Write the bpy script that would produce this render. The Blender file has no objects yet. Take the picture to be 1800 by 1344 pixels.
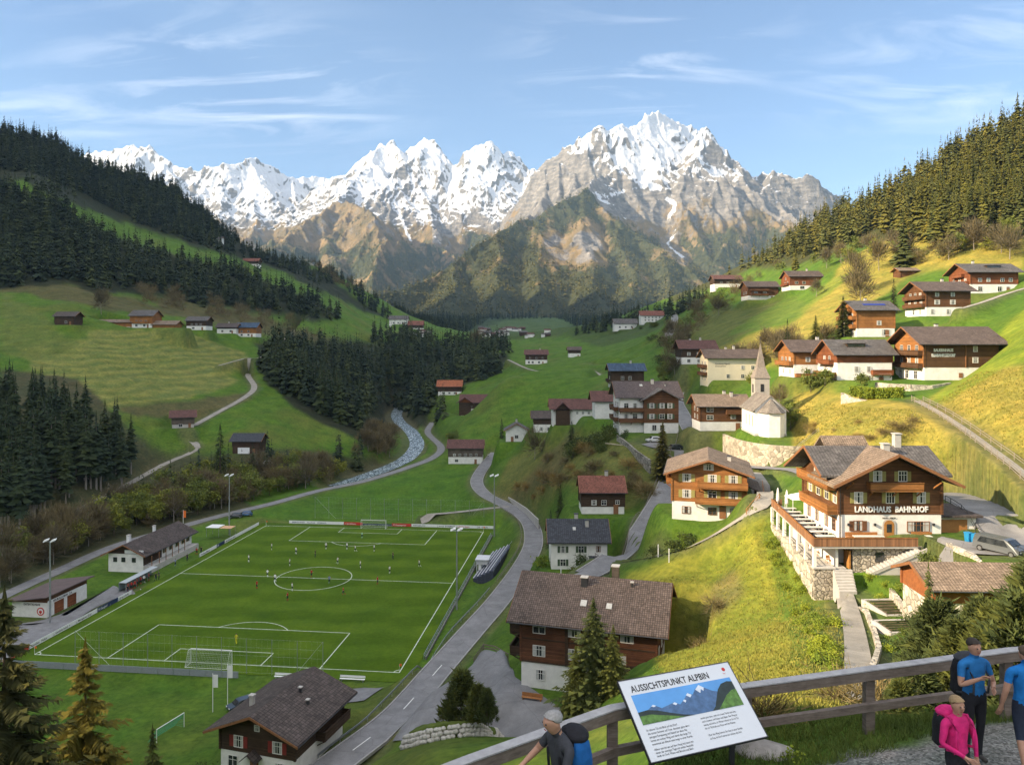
import bpy, bmesh, math, random
import numpy as np
from mathutils import Vector, Matrix, kdtree
R = math.radians
F = 1334.0; CZ = 58.0; HAZE = 0.00005; FILL_VEIL = 0.36
scene = bpy.context.scene
col = scene.collection
rng = np.random.default_rng(7)
random.seed(7)

def at(px, py, d):
    """a place in the valley, from its bearing, drop and distance as surveyed from the lookout"""
    return Vector(((px - 900) / F * d, d, CZ - (py - 600) / F * d))

# ---------------------------------------------------------------- noise
def _h(ix, iy, s):
    h = (ix.astype(np.int64) * 374761393 + iy.astype(np.int64) * 668265263 + s * 974634777) & 0xffffffff
    h = ((h ^ (h >> 13)) * 1274126177) & 0xffffffff
    h = (h ^ (h >> 16)) & 0xffffffff
    return h / 4294967296.0 * 2 * math.pi
def gnoise(x, y, s=0):
    x0 = np.floor(x); y0 = np.floor(y); fx = x - x0; fy = y - y0
    u = fx * fx * fx * (fx * (fx * 6 - 15) + 10); v = fy * fy * fy * (fy * (fy * 6 - 15) + 10)
    r = 0
    out = []
    for dx, dy in ((0, 0), (1, 0), (0, 1), (1, 1)):
        a = _h(x0 + dx, y0 + dy, s)
        out.append(np.cos(a) * (fx - dx) + np.sin(a) * (fy - dy))
    a = out[0] + (out[1] - out[0]) * u; b = out[2] + (out[3] - out[2]) * u
    return (a + (b - a) * v) * 1.5
def fbm(x, y, o=5, s=0, g=0.5, l=2.03):
    r = 0; a = 1; t = 0
    for i in range(o):
        r = r + a * gnoise(x, y, s + i * 17); t += a; a *= g; x = x * l + 3.1; y = y * l + 1.7
    return r / t
def ridged(x, y, o=6, s=0, g=0.5, l=2.05, off=1.0):
    r = 0; a = 1; t = 0; w = 1
    for i in range(o):
        n = off - np.abs(gnoise(x, y, s + i * 31)) * 1.6; n = np.clip(n, 0, 1) ** 2 * w
        r = r + a * n; w = np.clip(n * 1.7, 0, 1); t += a; a *= g; x = x * l + 5.2; y = y * l + 2.3
    return r / t
def sstep(a, b, x):
    t = np.clip((x - a) / (b - a), 0, 1); return t * t * (3 - 2 * t)

# ---------------------------------------------------------------- materials
class N:
    def __init__(s, name):
        s.m = bpy.data.materials.new(name); s.m.use_nodes = True; s.t = s.m.node_tree; s.n = s.t.nodes; s.l = s.t.links
        s.b = s.n['Principled BSDF']
    def node(s, t, **k):
        n = s.n.new(t)
        for a, v in k.items():
            if a == 'inp':
                for i, x in v.items():
                    if hasattr(x, 'is_output') or isinstance(x, bpy.types.NodeSocket): s.l.new(x, n.inputs[i])
                    else: n.inputs[i].default_value = x
            else: setattr(n, a, v)
        return n
    def noise(s, scale, detail=4, rough=0.6, vec=None, dist=0.0):
        n = s.node('ShaderNodeTexNoise', inp={'Scale': scale, 'Detail': detail, 'Roughness': rough, 'Distortion': dist})
        if vec is not None: s.l.new(vec, n.inputs['Vector'])
        return n.outputs['Fac']
    def ramp(s, fac, stops):
        r = s.node('ShaderNodeValToRGB'); e = r.color_ramp.elements
        while len(e) < len(stops): e.new(0.5)
        for i, (p, c) in enumerate(stops):
            e[i].position = p; e[i].color = (c[0], c[1], c[2], 1) if not isinstance(c, (int, float)) else (c, c, c, 1)
        s.l.new(fac, r.inputs[0]); return r.outputs[0]
    def mix(s, f, a, b, mode='MIX'):
        n = s.node('ShaderNodeMix', data_type='RGBA', blend_type=mode)
        for i, x in ((0, f), (6, a), (7, b)):
            if isinstance(x, bpy.types.NodeSocket): s.l.new(x, n.inputs[i])
            elif i == 0: n.inputs[0].default_value = x
            else: n.inputs[i].default_value = (x[0], x[1], x[2], 1)
        return n.outputs[2]
    def math(s, op, a, b=0.0, clamp=False):
        n = s.node('ShaderNodeMath', operation=op, use_clamp=clamp)
        for i, x in ((0, a), (1, b)):
            if isinstance(x, bpy.types.NodeSocket): s.l.new(x, n.inputs[i])
            else: n.inputs[i].default_value = x
        return n.outputs[0]
    def coord(s, k='Object', scale=None, rot=None):
        c = s.node('ShaderNodeTexCoord').outputs[k]
        if k == 'Position': pass
        if scale is not None or rot is not None:
            m = s.node('ShaderNodeMapping'); s.l.new(c, m.inputs[0])
            if scale is not None: m.inputs['Scale'].default_value = scale
            if rot is not None: m.inputs['Rotation'].default_value = rot
            c = m.outputs[0]
        return c
    def pos(s): return s.node('ShaderNodeNewGeometry').outputs['Position']
    def attr(s, name): return s.node('ShaderNodeAttribute', attribute_name=name)
    def bump(s, h, strength=0.3, dist=0.05):
        n = s.node('ShaderNodeBump', inp={'Strength': strength, 'Distance': dist}); s.l.new(h, n.inputs['Height'])
        s.l.new(n.outputs[0], s.b.inputs['Normal']); return n
    def out(s, colr=None, rough=None, metal=None, spec=None):
        for k, v in (('Base Color', colr), ('Roughness', rough), ('Metallic', metal), ('Specular IOR Level', spec)):
            if v is None: continue
            if isinstance(v, bpy.types.NodeSocket): s.l.new(v, s.b.inputs[k])
            elif k == 'Base Color': s.b.inputs[k].default_value = (v[0], v[1], v[2], 1)
            else: s.b.inputs[k].default_value = v
        return s.m
MATS = {}
def plain(name, c, rough=0.7, var=0.25, scale=3.0, metal=0.0, bump=0.0, spec=0.3):
    """mottled plain surface"""
    if name in MATS: return MATS[name]
    n = N(name); f = n.noise(scale, 5, 0.65, n.coord())
    d = tuple(x * (1 - var) for x in c); u = tuple(min(1, x * (1 + var)) for x in c)
    co = n.ramp(f, [(0.3, d), (0.7, u)])
    if bump: n.bump(f, bump, 0.03)
    MATS[name] = n.out(co, rough, metal, spec); return MATS[name]

# ---------------------------------------------------------------- mesh helpers
def link(name, me, mat=None, parent=None, smooth=False, loc=None, rz=0.0):
    o = bpy.data.objects.new(name, me); col.objects.link(o)
    if mat is not None and me is not None:
        for m in (mat if isinstance(mat, (list, tuple)) else [mat]): me.materials.append(m)
    if parent is not None: o.parent = parent
    if smooth and me is not None: me.shade_smooth()
    if loc is not None: o.location = loc
    if rz: o.rotation_euler.z = rz
    return o
def np_mesh(name, V, FQ=None, FT=None, mats=None):
    me = bpy.data.meshes.new(name)
    V = np.asarray(V, dtype=np.float32).reshape(-1, 3)
    me.vertices.add(len(V)); me.vertices.foreach_set('co', V.ravel())
    loops = []; starts = []; n = 0
    if FQ is not None and len(FQ):
        FQ = np.asarray(FQ, dtype=np.int32); loops.append(FQ.ravel()); starts.append(np.arange(len(FQ)) * 4); n = len(FQ) * 4
    if FT is not None and len(FT):
        FT = np.asarray(FT, dtype=np.int32); loops.append(FT.ravel()); starts.append(n + np.arange(len(FT)) * 3)
    L = np.concatenate(loops).astype(np.int32); S = np.concatenate(starts).astype(np.int32)
    me.loops.add(len(L)); me.loops.foreach_set('vertex_index', L)
    me.polygons.add(len(S)); me.polygons.foreach_set('loop_start', S)
    me.update(calc_edges=True); return me
def vcol(me, name, C):
    C = np.asarray(C, dtype=np.float32)
    if C.ndim == 1: C = np.stack([C, C, C], 1)
    a = me.color_attributes.new(name, 'FLOAT_COLOR', 'POINT')
    a.data.foreach_set('color', np.concatenate([C, np.ones((len(C), 1), np.float32)], 1).astype(np.float32).ravel())
def grid_faces(nr, nc):
    i = np.arange(nr - 1)[:, None] * nc + np.arange(nc - 1)[None, :]
    return np.stack([i, i + 1, i + 1 + nc, i + nc], -1).reshape(-1, 4)

class MB:
    def __init__(s): s.v = []; s.f = []; s.mi = []; s.cur = 0; s.M = None
    def add(s, vs, fs):
        b = len(s.v)
        s.v += [tuple(s.M @ Vector(v)) if s.M is not None else tuple(v) for v in vs]
        s.f += [tuple(b + i for i in f) for f in fs]; s.mi += [s.cur] * len(fs); return s
    def box(s, x0, x1, y0, y1, z0, z1):
        if x0 > x1: x0, x1 = x1, x0
        if y0 > y1: y0, y1 = y1, y0
        if z0 > z1: z0, z1 = z1, z0
        return s.add([(x0, y0, z0), (x1, y0, z0), (x1, y1, z0), (x0, y1, z0), (x0, y0, z1), (x1, y0, z1), (x1, y1, z1), (x0, y1, z1)],
                     [(0, 3, 2, 1), (4, 5, 6, 7), (0, 1, 5, 4), (1, 2, 6, 5), (2, 3, 7, 6), (3, 0, 4, 7)])
    def prism(s, pts, z0, z1):
        """polygon (x,y) ccw raised from z0 to z1"""
        n = len(pts)
        return s.add([(p[0], p[1], z0) for p in pts] + [(p[0], p[1], z1) for p in pts],
                     [tuple(range(n))[::-1], tuple(range(n, 2 * n))] + [(i, (i + 1) % n, n + (i + 1) % n, n + i) for i in range(n)])
    def ext(s, prof, x0, x1, axis='x'):
        """profile (a,z) extruded along x (a=y) or along y (a=x)"""
        n = len(prof)
        if axis == 'x': vs = [(x0, p[0], p[1]) for p in prof] + [(x1, p[0], p[1]) for p in prof]
        else: vs = [(p[0], x0, p[1]) for p in prof] + [(p[0], x1, p[1]) for p in prof]
        return s.add(vs, [tuple(range(n))[::-1], tuple(range(n, 2 * n))] + [(i, (i + 1) % n, n + (i + 1) % n, n + i) for i in range(n)])
    def bar(s, a, b, w, h=None):
        """box-section bar from a to b"""
        a = Vector(a); b = Vector(b); h = h or w; d = (b - a)
        if d.length < 1e-6: return s
        d.normalize(); up = Vector((0, 0, 1)) if abs(d.z) < 0.9 else Vector((0, 1, 0))
        x = d.cross(up).normalized() * w / 2; y = x.cross(d).normalized() * h / 2
        return s.add([a - x - y, a + x - y, a + x + y, a - x + y, b - x - y, b + x - y, b + x + y, b - x + y],
                     [(0, 3, 2, 1), (4, 5, 6, 7), (0, 1, 5, 4), (1, 2, 6, 5), (2, 3, 7, 6), (3, 0, 4, 7)])
    def tube(s, pts, rs, n=8, cap=True):
        pts = [Vector(p) for p in pts]; 
        if not isinstance(rs, (list, tuple)): rs = [rs] * len(pts)
        vs = []; fs = []
        for i, p in enumerate(pts):
            d = (pts[min(i + 1, len(pts) - 1)] - pts[max(i - 1, 0)]).normalized()
            up = Vector((0, 0, 1)) if abs(d.z) < 0.95 else Vector((0, 1, 0))
            x = d.cross(up).normalized(); y = x.cross(d).normalized()
            for k in range(n):
                a = 2 * math.pi * k / n; vs.append(p + (x * math.cos(a) + y * math.sin(a)) * rs[i])
        for i in range(len(pts) - 1):
            for k in range(n): fs.append((i * n + k, i * n + (k + 1) % n, (i + 1) * n + (k + 1) % n, (i + 1) * n + k))
        if cap: fs += [tuple(range(n))[::-1], tuple(range((len(pts) - 1) * n, len(pts) * n))]
        return s.add(vs, fs)
    def mesh(s, name):
        me = bpy.data.meshes.new(name); me.from_pydata(s.v, [], s.f); me.update()
        return me
    def build(s, name, mat, parent=None, smooth=False, loc=None, rz=0.0):
        me = s.mesh(name); o = link(name, me, mat, parent, smooth, loc, rz)
        if any(s.mi): me.polygons.foreach_set('material_index', s.mi)
        return o
def tag(o, label=None, cat=None, group=None, kind=None):
    if label: o['label'] = label
    if cat: o['category'] = cat
    if group: o['group'] = group
    if kind: o['kind'] = kind
    return o
def empty(name, loc, rz=0.0, label=None, cat=None, group=None):
    o = bpy.data.objects.new(name, None); col.objects.link(o); o.location = loc; o.rotation_euler.z = rz; o.empty_display_size = 0.5
    return tag(o, label, cat, group)
KIDS = {}
def copy_tree(o, parent=None, loc=None, rz=None, scale=None):
    if o.name not in KIDS: KIDS[o.name] = list(o.children)
    c = o.copy(); col.objects.link(c)
    c.parent = parent
    if loc is not None: c.location = loc
    if rz is not None: c.rotation_euler.z = rz
    if scale is not None: c.scale = (scale, scale, scale) if isinstance(scale, (int, float)) else scale
    for ch in KIDS[o.name]: copy_tree(ch, c)
    return c

# ---------------------------------------------------------------- camera, sun, sky
cam = bpy.data.cameras.new('camera'); cam.sensor_width = 36; cam.lens = 36 * F / 1800; cam.shift_y = -0.04
cam.clip_start = 0.3; cam.clip_end = 60000
co = bpy.data.objects.new('camera', cam); col.objects.link(co); co.location = (0, 0, CZ); co.rotation_euler = (R(90), 0, 0)
scene.camera = co
SUN_EL = 27.0; SUN_AZ = 18.0      # the light travels towards +X, turned 18 degrees to +Y
ld = Vector((math.cos(R(SUN_EL)) * math.cos(R(SUN_AZ)), math.cos(R(SUN_EL)) * math.sin(R(SUN_AZ)), -math.sin(R(SUN_EL))))
sl = bpy.data.lights.new('sun', 'SUN'); sl.energy = 5.0; sl.angle = R(0.5); sl.color = (1.0, 0.81, 0.56)
so = bpy.data.objects.new('sun', sl); col.objects.link(so); so.rotation_euler = ld.to_track_quat('-Z', 'Y').to_euler(); so.location = (-200, -80, 300)
w = bpy.data.worlds.new('World'); scene.world = w; w.use_nodes = True; nt = w.node_tree; nn = nt.nodes; ll = nt.links
bg = nn['Background']; sky = nn.new('ShaderNodeTexSky'); sky.sky_type = 'NISHITA'; sky.sun_disc = False
sky.sun_elevation = R(SUN_EL); sky.sun_rotation = math.atan2(-ld.x, -ld.y); sky.altitude = 1500; sky.air_density = 1.0; sky.dust_density = 0.3; sky.ozone_density = 1.3
# cirrus
tc = nn.new('ShaderNodeTexCoord')
def wn(t, **k):
    n = nn.new(t)
    for a, v in k.items():
        if a == 'inp':
            for i, x in v.items():
                if isinstance(x, bpy.types.NodeSocket): ll.new(x, n.inputs[i])
                else: n.inputs[i].default_value = x
        else: setattr(n, a, v)
    return n
sep = wn('ShaderNodeSeparateXYZ', inp={0: tc.outputs['Generated']})
zc = wn('ShaderNodeMath', operation='ADD', inp={0: sep.outputs[2], 1: 0.12})
ux = wn('ShaderNodeMath', operation='DIVIDE', inp={0: sep.outputs[0], 1: zc.outputs[0]})
uy = wn('ShaderNodeMath', operation='DIVIDE', inp={0: sep.outputs[1], 1: zc.outputs[0]})
cv = wn('ShaderNodeCombineXYZ', inp={0: ux.outputs[0], 1: uy.outputs[0], 2: 0.0})
mp = wn('ShaderNodeMapping', inp={0: cv.outputs[0], 'Rotation': (0, 0, R(50)), 'Scale': (0.7, 1.9, 1)})
n1 = wn('ShaderNodeTexNoise', inp={'Vector': mp.outputs[0], 'Scale': 2.3, 'Detail': 10, 'Roughness': 0.62, 'Distortion': 1.1})
mp2 = wn('ShaderNodeMapping', inp={0: cv.outputs[0], 'Location': (0.4, 1.3, 0), 'Scale': (0.55, 0.55, 1)})
n2 = wn('ShaderNodeTexNoise', inp={'Vector': mp2.outputs[0], 'Scale': 0.9, 'Detail': 2, 'Roughness': 0.5})
r1 = wn('ShaderNodeMapRange', inp={0: n1.outputs[0], 1: 0.48, 2: 0.76, 3: 0.0, 4: 1.0})
r2 = wn('ShaderNodeMapRange', inp={0: n2.outputs[0], 1: 0.47, 2: 0.66, 3: 0.0, 4: 1.0})
acc = wn('ShaderNodeMath', operation='MULTIPLY', inp={0: r2.outputs[0], 1: 0.45}).outputs[0]
for cx_, cy_, rr_, a_ in ((-0.78, 2.15, 0.7, .8), (0.36, 2.05, 0.55, .65), (1.2, 2.0, 0.7, .55), (-1.4, 2.3, .7, .45)):
    dn = wn('ShaderNodeVectorMath', operation='DISTANCE', inp={0: cv.outputs[0], 1: (cx_, cy_, 0)})
    g_ = wn('ShaderNodeMapRange', interpolation_type='SMOOTHSTEP', inp={0: dn.outputs['Value'], 1: rr_, 2: 0.0, 3: 0.0, 4: a_}); acc = wn('ShaderNodeMath', operation='MAXIMUM', inp={0: acc, 1: g_.outputs[0]}).outputs[0]
cm = wn('ShaderNodeMath', operation='MULTIPLY', inp={0: r1.outputs[0], 1: acc})
cm2 = wn('ShaderNodeMath', operation='MULTIPLY', inp={0: cm.outputs[0], 1: 0.7}, use_clamp=True)
mx = wn('ShaderNodeMix', data_type='RGBA', inp={0: cm2.outputs[0], 6: sky.outputs[0], 7: (8.6, 8.6, 8.9, 1)})
# added bright veil, unseen overhead and behind the lookout, to fill the shaded valley
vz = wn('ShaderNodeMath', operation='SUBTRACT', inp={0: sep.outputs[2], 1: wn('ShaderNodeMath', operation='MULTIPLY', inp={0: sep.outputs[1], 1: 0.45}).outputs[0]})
vm = wn('ShaderNodeMapRange', interpolation_type='SMOOTHSTEP', inp={0: vz.outputs[0], 1: 0.38, 2: 0.72, 3: 0.0, 4: FILL_VEIL})
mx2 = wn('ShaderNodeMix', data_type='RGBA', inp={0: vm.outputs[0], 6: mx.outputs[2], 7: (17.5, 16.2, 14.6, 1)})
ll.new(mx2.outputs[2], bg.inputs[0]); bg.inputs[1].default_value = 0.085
vs = scene.view_settings; vs.view_transform = 'Standard'; vs.look = 'None'; vs.exposure = 1.42; vs.gamma = 1
scene.display_settings.display_device = 'sRGB'
scene.render.engine = 'CYCLES'
cy = scene.cycles; cy.use_denoising = True; cy.max_bounces = 5; cy.diffuse_bounces = 2; cy.glossy_bounces = 2; cy.transmission_bounces = 2
cy.transparent_max_bounces = 6; cy.volume_bounces = 0; cy.use_adaptive_sampling = True; cy.adaptive_threshold = 0.02; cy.caustics_reflective = False; cy.caustics_refractive = False
try: cy.denoiser = 'OPENIMAGEDENOISE'; cy.denoising_input_passes = 'RGB_ALBEDO_NORMAL'
except Exception: pass
# ================================================================ TERRAIN
# houses: key -> (px, py of the ground in front, distance)
HP = dict(
 landhaus=(1565,946,92), farmhouse=(1030,1209,97), white=(1018,1000,150), redbarn=(1060,903,168), chalet=(1250,905,132),
 corner=(440,1369,91), church=(1363,768,170), hotel=(1150,761,215), brown=(1272,757,200), cream=(1290,668,262), village_a=(1228,640,310),
 sign=(1680,668,178), upper=(1650,556,242), top=(1735,516,272), balcony=(1530,592,228), left_r=(1440,663,202), mid_r=(1520,668,186),
 far_a=(1410,510,410), far_b=(1335,527,430), far_c=(1280,505,560), hut=(1597,487,330),
 long_w=(1012,746,262), small_w=(1072,736,242), blue=(1103,682,305), whitec=(908,776,315), dark2=(965,760,300),
 barnroad=(818,815,345), bigbarn=(842,727,480), orange=(790,694,565), hill_a=(943,640,600), hill_b=(1010,628,640),
 vil_l=(1100,578,900), vil_r=(1147,566,850),
 l_barn=(113,571,450), l_farm=(248,576,480), l_dark=(345,580,520), l_white=(398,586,555), l_solar=(432,592,560),
 m_barn=(315,752,350), m_barn2=(432,797,325), l_up=(440,468,1000), l_up2=(655,575,1000), l_up3=(700,570,1000), shed_r=(1720,1048,70))
P = [(k[0],k[1],k[2]) for k in HP.values() if k != HP['shed_r']]
P += [(50,1156,139),(465,925,238),(703,1182,133),(852,932,233),(300,1250,119.3),(620,1260,108),
 (0,1085,160),(0,1000,193.5),(200,940,228),(400,880,276),(600,840,322),(0,1180,134),(100,1344,104),
 # foreground slope
 (1230,1130,85),(1250,1050,100),(1300,980,112),(1400,950,100),(1400,1100,72),(1300,1150,65),(750,1330,72),(800,1295,82),
 (1450,1062,84),(1500,1030,87),(1510,1180,52),(1500,1110,70),(1560,1040,78),(1560,1080,72),(1600,1130,60),(1650,960,86),(1790,930,88),(1700,870,106),
 (1400,1005,99),(1368,948,109),(1432,1062,87.5),(1335,960,104),(1350,890,112),(1350,930,106),(1150,1020,112),(1100,1050,100),
 # valley road and bank
 (590,1340,94),(700,1260,105),(770,1180,122),(830,1110,137),(890,1040,156),(935,960,193),(930,920,221),(880,885,253),(845,850,291),(855,810,345),
 (630,1300,100),
 # river
 (728,798,410),(690,744,556),(660,832,352),(500,880,283),(250,945,230),(100,975,205),
 # left bank
 (340,860,290),(450,850,312),(550,815,345),(640,812,365),(600,790,370),(500,780,350),(640,770,385),(560,710,430),(480,650,470),
 (200,870,272),(300,815,325),(345,785,340),(325,765,350),(350,745,360),(400,715,385),(445,680,430),(435,655,480),
 (0,900,250),(100,870,270),(200,830,300),(100,800,290),(0,740,300),(200,760,330),(250,700,370),(100,690,350),(0,650,380),(100,640,400),
 (250,640,430),(350,620,480),(430,610,540),(0,590,430),(0,540,480),(100,530,500),(200,520,560),(300,545,600),(450,575,650),(520,600,640),
 (590,585,760),(560,545,800),(0,490,560),(150,480,600),(300,520,640),(0,400,640),(150,400,680),(300,480,720),(450,540,740),
 (40,312,720),(150,365,760),(330,430,850),(450,468,930),(560,500,1050),(650,545,1200),(720,575,1180),(800,600,1000),(640,570,950),
 (700,620,760),(600,640,640),(750,640,720),(700,700,620),(620,740,480),(560,660,540),
 (0,232,950),(100,247,1000),(150,283,1030),(200,297,1060),(295,320,1100),(335,358,1150),(402,418,1250),(465,446,1300),(535,464,1400),(600,485,1450),(660,528,1500),(690,572,1600),
 (0,310,780),(200,380,860),(320,400,950),(450,455,1100),
 (850,585,1600),(900,578,1900),(1000,565,2300),(820,560,2300),(700,572,2200),(1150,560,2300),(600,575,2300),
 # middle and right of the valley
 (850,640,700),(880,660,440),(900,720,400),(950,650,520),(860,700,450),(1000,650,520),(1000,700,380),(1050,620,650),(1100,590,750),
 (1170,620,500),(1000,600,800),(950,600,950),(1050,575,1300),(900,612,900),(750,830,330),(820,760,385),(780,720,490),(760,690,600),
 (900,800,320),(860,880,262),(950,800,272),(1000,765,252),(1050,762,236),(900,870,245),(950,870,218),(1000,860,205),(1100,800,200),(1080,870,182),
 (980,930,185),(1120,870,178),(1080,985,140),(1140,920,155),(1170,860,175),(1200,800,205),(1212,760,235),(1193,700,290),(1205,650,350),(1180,600,450),(1183,560,600),
 # right slopes
 (1350,812,149),(1340,845,140),(1280,800,160),(1450,750,152),(1400,700,190),(1550,722,142),(1500,702,165),(1650,722,132),(1700,800,110),(1600,770,120),(1450,790,128),(1800,835,100),
 (1800,700,125),(1800,600,160),(1800,540,200),(1750,650,150),(1600,692,155),(1400,645,240),(1350,600,300),(1450,560,300),(1550,520,300),
 (1650,480,310),(1750,440,320),(1800,400,340),(1500,480,370),(1400,535,370),(1300,560,400),(1250,600,360),(1450,455,440),(1600,430,380),
 (1550,420,450),(1700,410,350),(1380,490,520),(1300,530,600),(1250,545,650),(1200,572,650),
 (1800,215,520),(1700,270,560),(1640,305,600),(1540,355,650),(1466,380,700),(1402,410,750),(1335,455,820),(1278,480,900),(1201,515,1000),(1150,545,1150),
 (1720,1048,70)]
ctrl = [(p[0], p[2], CZ - (p[1] - 600) / F * p[2]) for p in P]
for px in (-1400, -400, 400, 1100, 1700, 2600):
    ctrl += [(px, 2.5, 52.0), (px, 6, 52.0)]
ctrl += [(px, 9, 51.8) for px in (1100, 1400, 1700, 2200, 2600)] + [(px, 12.6, z) for px, z in ((1250, 51.2), (1400, 51.25), (1532, 51.4), (1700, 51.6), (1900, 51.7), (2400, 52))]
ctrl += [(900, 9, 51.6), (1000, 8.8, 51.9), (1075, 11.3, 51.3), (700, 9, 50.6), (400, 9, 49), (0, 9, 49), (-400, 9, 49), (900, 12.5, 49.6), (700, 12.5, 48)]
ctrl += [(1300, 16, 50), (1300, 20, 47.6), (1300, 30, 43), (1300, 45, 37), (1500, 20, 47.6), (1500, 35, 41), (1700, 20, 47.5), (1700, 30, 42), (1700, 50, 35.5), (1700, 68, 33),
         (2100, 20, 50), (2100, 50, 41), (2100, 90, 43), (2600, 90, 55), (1100, 20, 43), (1100, 30, 38), (1100, 50, 30.5), (1120, 70, 24.6),
         (800, 20, 38), (800, 30, 30), (800, 50, 22), (400, 20, 36), (400, 30, 28), (400, 50, 16), (400, 70, 8.5), (0, 20, 36), (0, 30, 28), (0, 45, 17), (0, 70, 6), (0, 90, 1),
         (-400, 20, 38), (-400, 45, 17), (-400, 80, 3), (-400, 110, 0), (-400, 150, 0), (-400, 200, 3), (-400, 300, 45), (-400, 450, 95), (-400, 700, 240), (-400, 950, 370),
         (-1200, 50, 25), (-1200, 120, 20), (-1200, 250, 60), (-1200, 450, 220), (-1200, 700, 340), (-1400, 1200, 400), (-300, 1300, 380),
         (0, 1500, 170), (300, 1700, 130), (600, 2100, 95), (0, 2500, 200), (-1000, 2500, 300),
         (1800, 900, 150), (1500, 1200, 120), (1300, 1500, 100), (2300, 600, 330), (2300, 300, 120), (2300, 160, 66), (2300, 1000, 300), (1800, 2500, 200), (2500, 2500, 300)]
ctrl = np.array(ctrl, dtype=float)
def warp(px, d): return np.stack([(np.asarray(px) - 900) / 260.0, np.log(d) * 3.2], -1)
def rbf_fit(c, lam=2e-4):
    Q = warp(c[:, 0], c[:, 1]); n = len(c)
    r = np.linalg.norm(Q[:, None] - Q[None], axis=2)
    K = r ** 2 * np.log(r + 1e-9) * 0.5 + r * 1.0 * -1 * 0
    A = np.zeros((n + 3, n + 3)); A[:n, :n] = K + lam * np.eye(n) * n * 0.05
    Pm = np.concatenate([np.ones((n, 1)), Q], 1); A[:n, n:] = Pm; A[n:, :n] = Pm.T
    b = np.concatenate([c[:, 2] / np.sqrt(c[:, 1]), np.zeros(3)])
    return Q, np.linalg.solve(A, b)
_Q, _W = rbf_fit(ctrl)
def rbf_eval(px, d):
    q = warp(px, d).reshape(-1, 2); out = np.empty(len(q)); n = len(_Q)
    for i in range(0, len(q), 40000):
        b = q[i:i + 40000]
        r2 = (b[:, None, 0] - _Q[None, :, 0]) ** 2 + (b[:, None, 1] - _Q[None, :, 1]) ** 2
        out[i:i + 40000] = (0.25 * r2 * np.log(r2 + 1e-18)) @ _W[:n] + _W[n] + b @ _W[n + 1:]
    return out.reshape(np.shape(px)) * np.sqrt(d)
PXc = np.concatenate([np.arange(-1400, -60, 16), np.arange(-60, 1860, 3.0), np.arange(1860, 2620, 16)])
_l = math.log; LDr = np.concatenate([np.arange(_l(2.5), _l(345), 0.0085), np.arange(_l(345), _l(560), 0.0034), np.arange(_l(560), _l(2600), 0.0085)])
GP, GL = np.meshgrid(PXc, LDr); GD = np.exp(GL)
# coarse evaluation, refined bilinearly by columns and rows
cp = np.concatenate([np.arange(-1400, -60, 32), np.arange(-60, 1860, 12.0), np.arange(1860, 2660, 32)]); cl = np.arange(LDr[0], LDr[-1] + 0.05, 0.0255)
ccp, ccl = np.meshgrid(cp, cl); CZg = rbf_eval(ccp, np.exp(ccl))
def bil(G, gp, gl, px, l):
    j = np.clip(np.searchsorted(gp, px) - 1, 0, len(gp) - 2); i = np.clip(np.searchsorted(gl, l) - 1, 0, len(gl) - 2)
    fx = np.clip((px - gp[j]) / (gp[j + 1] - gp[j]), 0, 1); fy = np.clip((l - gl[i]) / (gl[i + 1] - gl[i]), 0, 1)
    return (G[i, j] * (1 - fx) + G[i, j + 1] * fx) * (1 - fy) + (G[i + 1, j] * (1 - fx) + G[i + 1, j + 1] * fx) * fy
GZ = bil(CZg, cp, cl, GP, GL)
for _ in range(14): GZ[:, 1:-1] = (GZ[:, 1:-1] * 2 + GZ[:, :-2] + GZ[:, 2:]) / 4   # soften the facets of the refinement
for _ in range(18): GZ[1:-1] = (GZ[1:-1] * 2 + GZ[:-2] + GZ[2:]) / 4
GX = (GP - 900) / F * GD; GY = GD
# natural unevenness
amp = np.clip(GD / 300.0, 0.05, 3.0)
GZ = GZ + fbm(GX / 38, GY / 38, 4, 3) * amp * 1.5 * sstep(15, 60, GD) + fbm(GX / 7, GY / 7, 3, 9) * 0.28 * sstep(14, 40, GD)
GZ = GZ + fbm(GX / 160, GY / 160, 4, 5) * 14 * sstep(600, 1000, GD)
def inpoly(px, py, poly):
    poly = np.array(poly, float); ins = np.zeros(np.shape(px), bool); n = len(poly); j = n - 1
    for i in range(n):
        xi, yi = poly[i]; xj, yj = poly[j]
        c = ((yi > py) != (yj > py)) & (px < (xj - xi) * (py - yi) / (yj - yi + 1e-12) + xi)
        ins ^= c; j = i
    return ins
GPY = 600 - (GZ - CZ) * F / GD
JX = GP + fbm(GX / 25, GY / 25, 3, 21) * 10; JY = GPY + fbm(GX / 25, GY / 25, 3, 22) * 7
# mown terraces on the left hill
TERR = [(30,610),(150,598),(155,585),(300,575),(430,618),(445,635),(400,660),(420,672),(330,702),(200,715),(140,700),(60,650)]
tm = inpoly(JX, JY, TERR) & (GD > 330) & (GD < 620)
def blur(m, n):
    m = m.astype(float)
    for _ in range(n): m[1:-1, 1:-1] = (m[1:-1, 1:-1] * 4 + m[:-2, 1:-1] + m[2:, 1:-1] + m[1:-1, :-2] + m[1:-1, 2:]) / 8
    return m
tmf = blur(tm, 8)
ph = GZ / 3.0 + fbm(GX / 60, GY / 60, 3, 31) * 1.6
saw = ph - np.floor(ph)
GZ = GZ + tmf * (np.where(saw < .75, saw / .75, (1 - saw) / .25) - .5) * 1.5 * (0.4 + 0.8 * np.clip(fbm(GX / 50, GY / 50, 2, 33) + .4, 0, 1))
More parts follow.
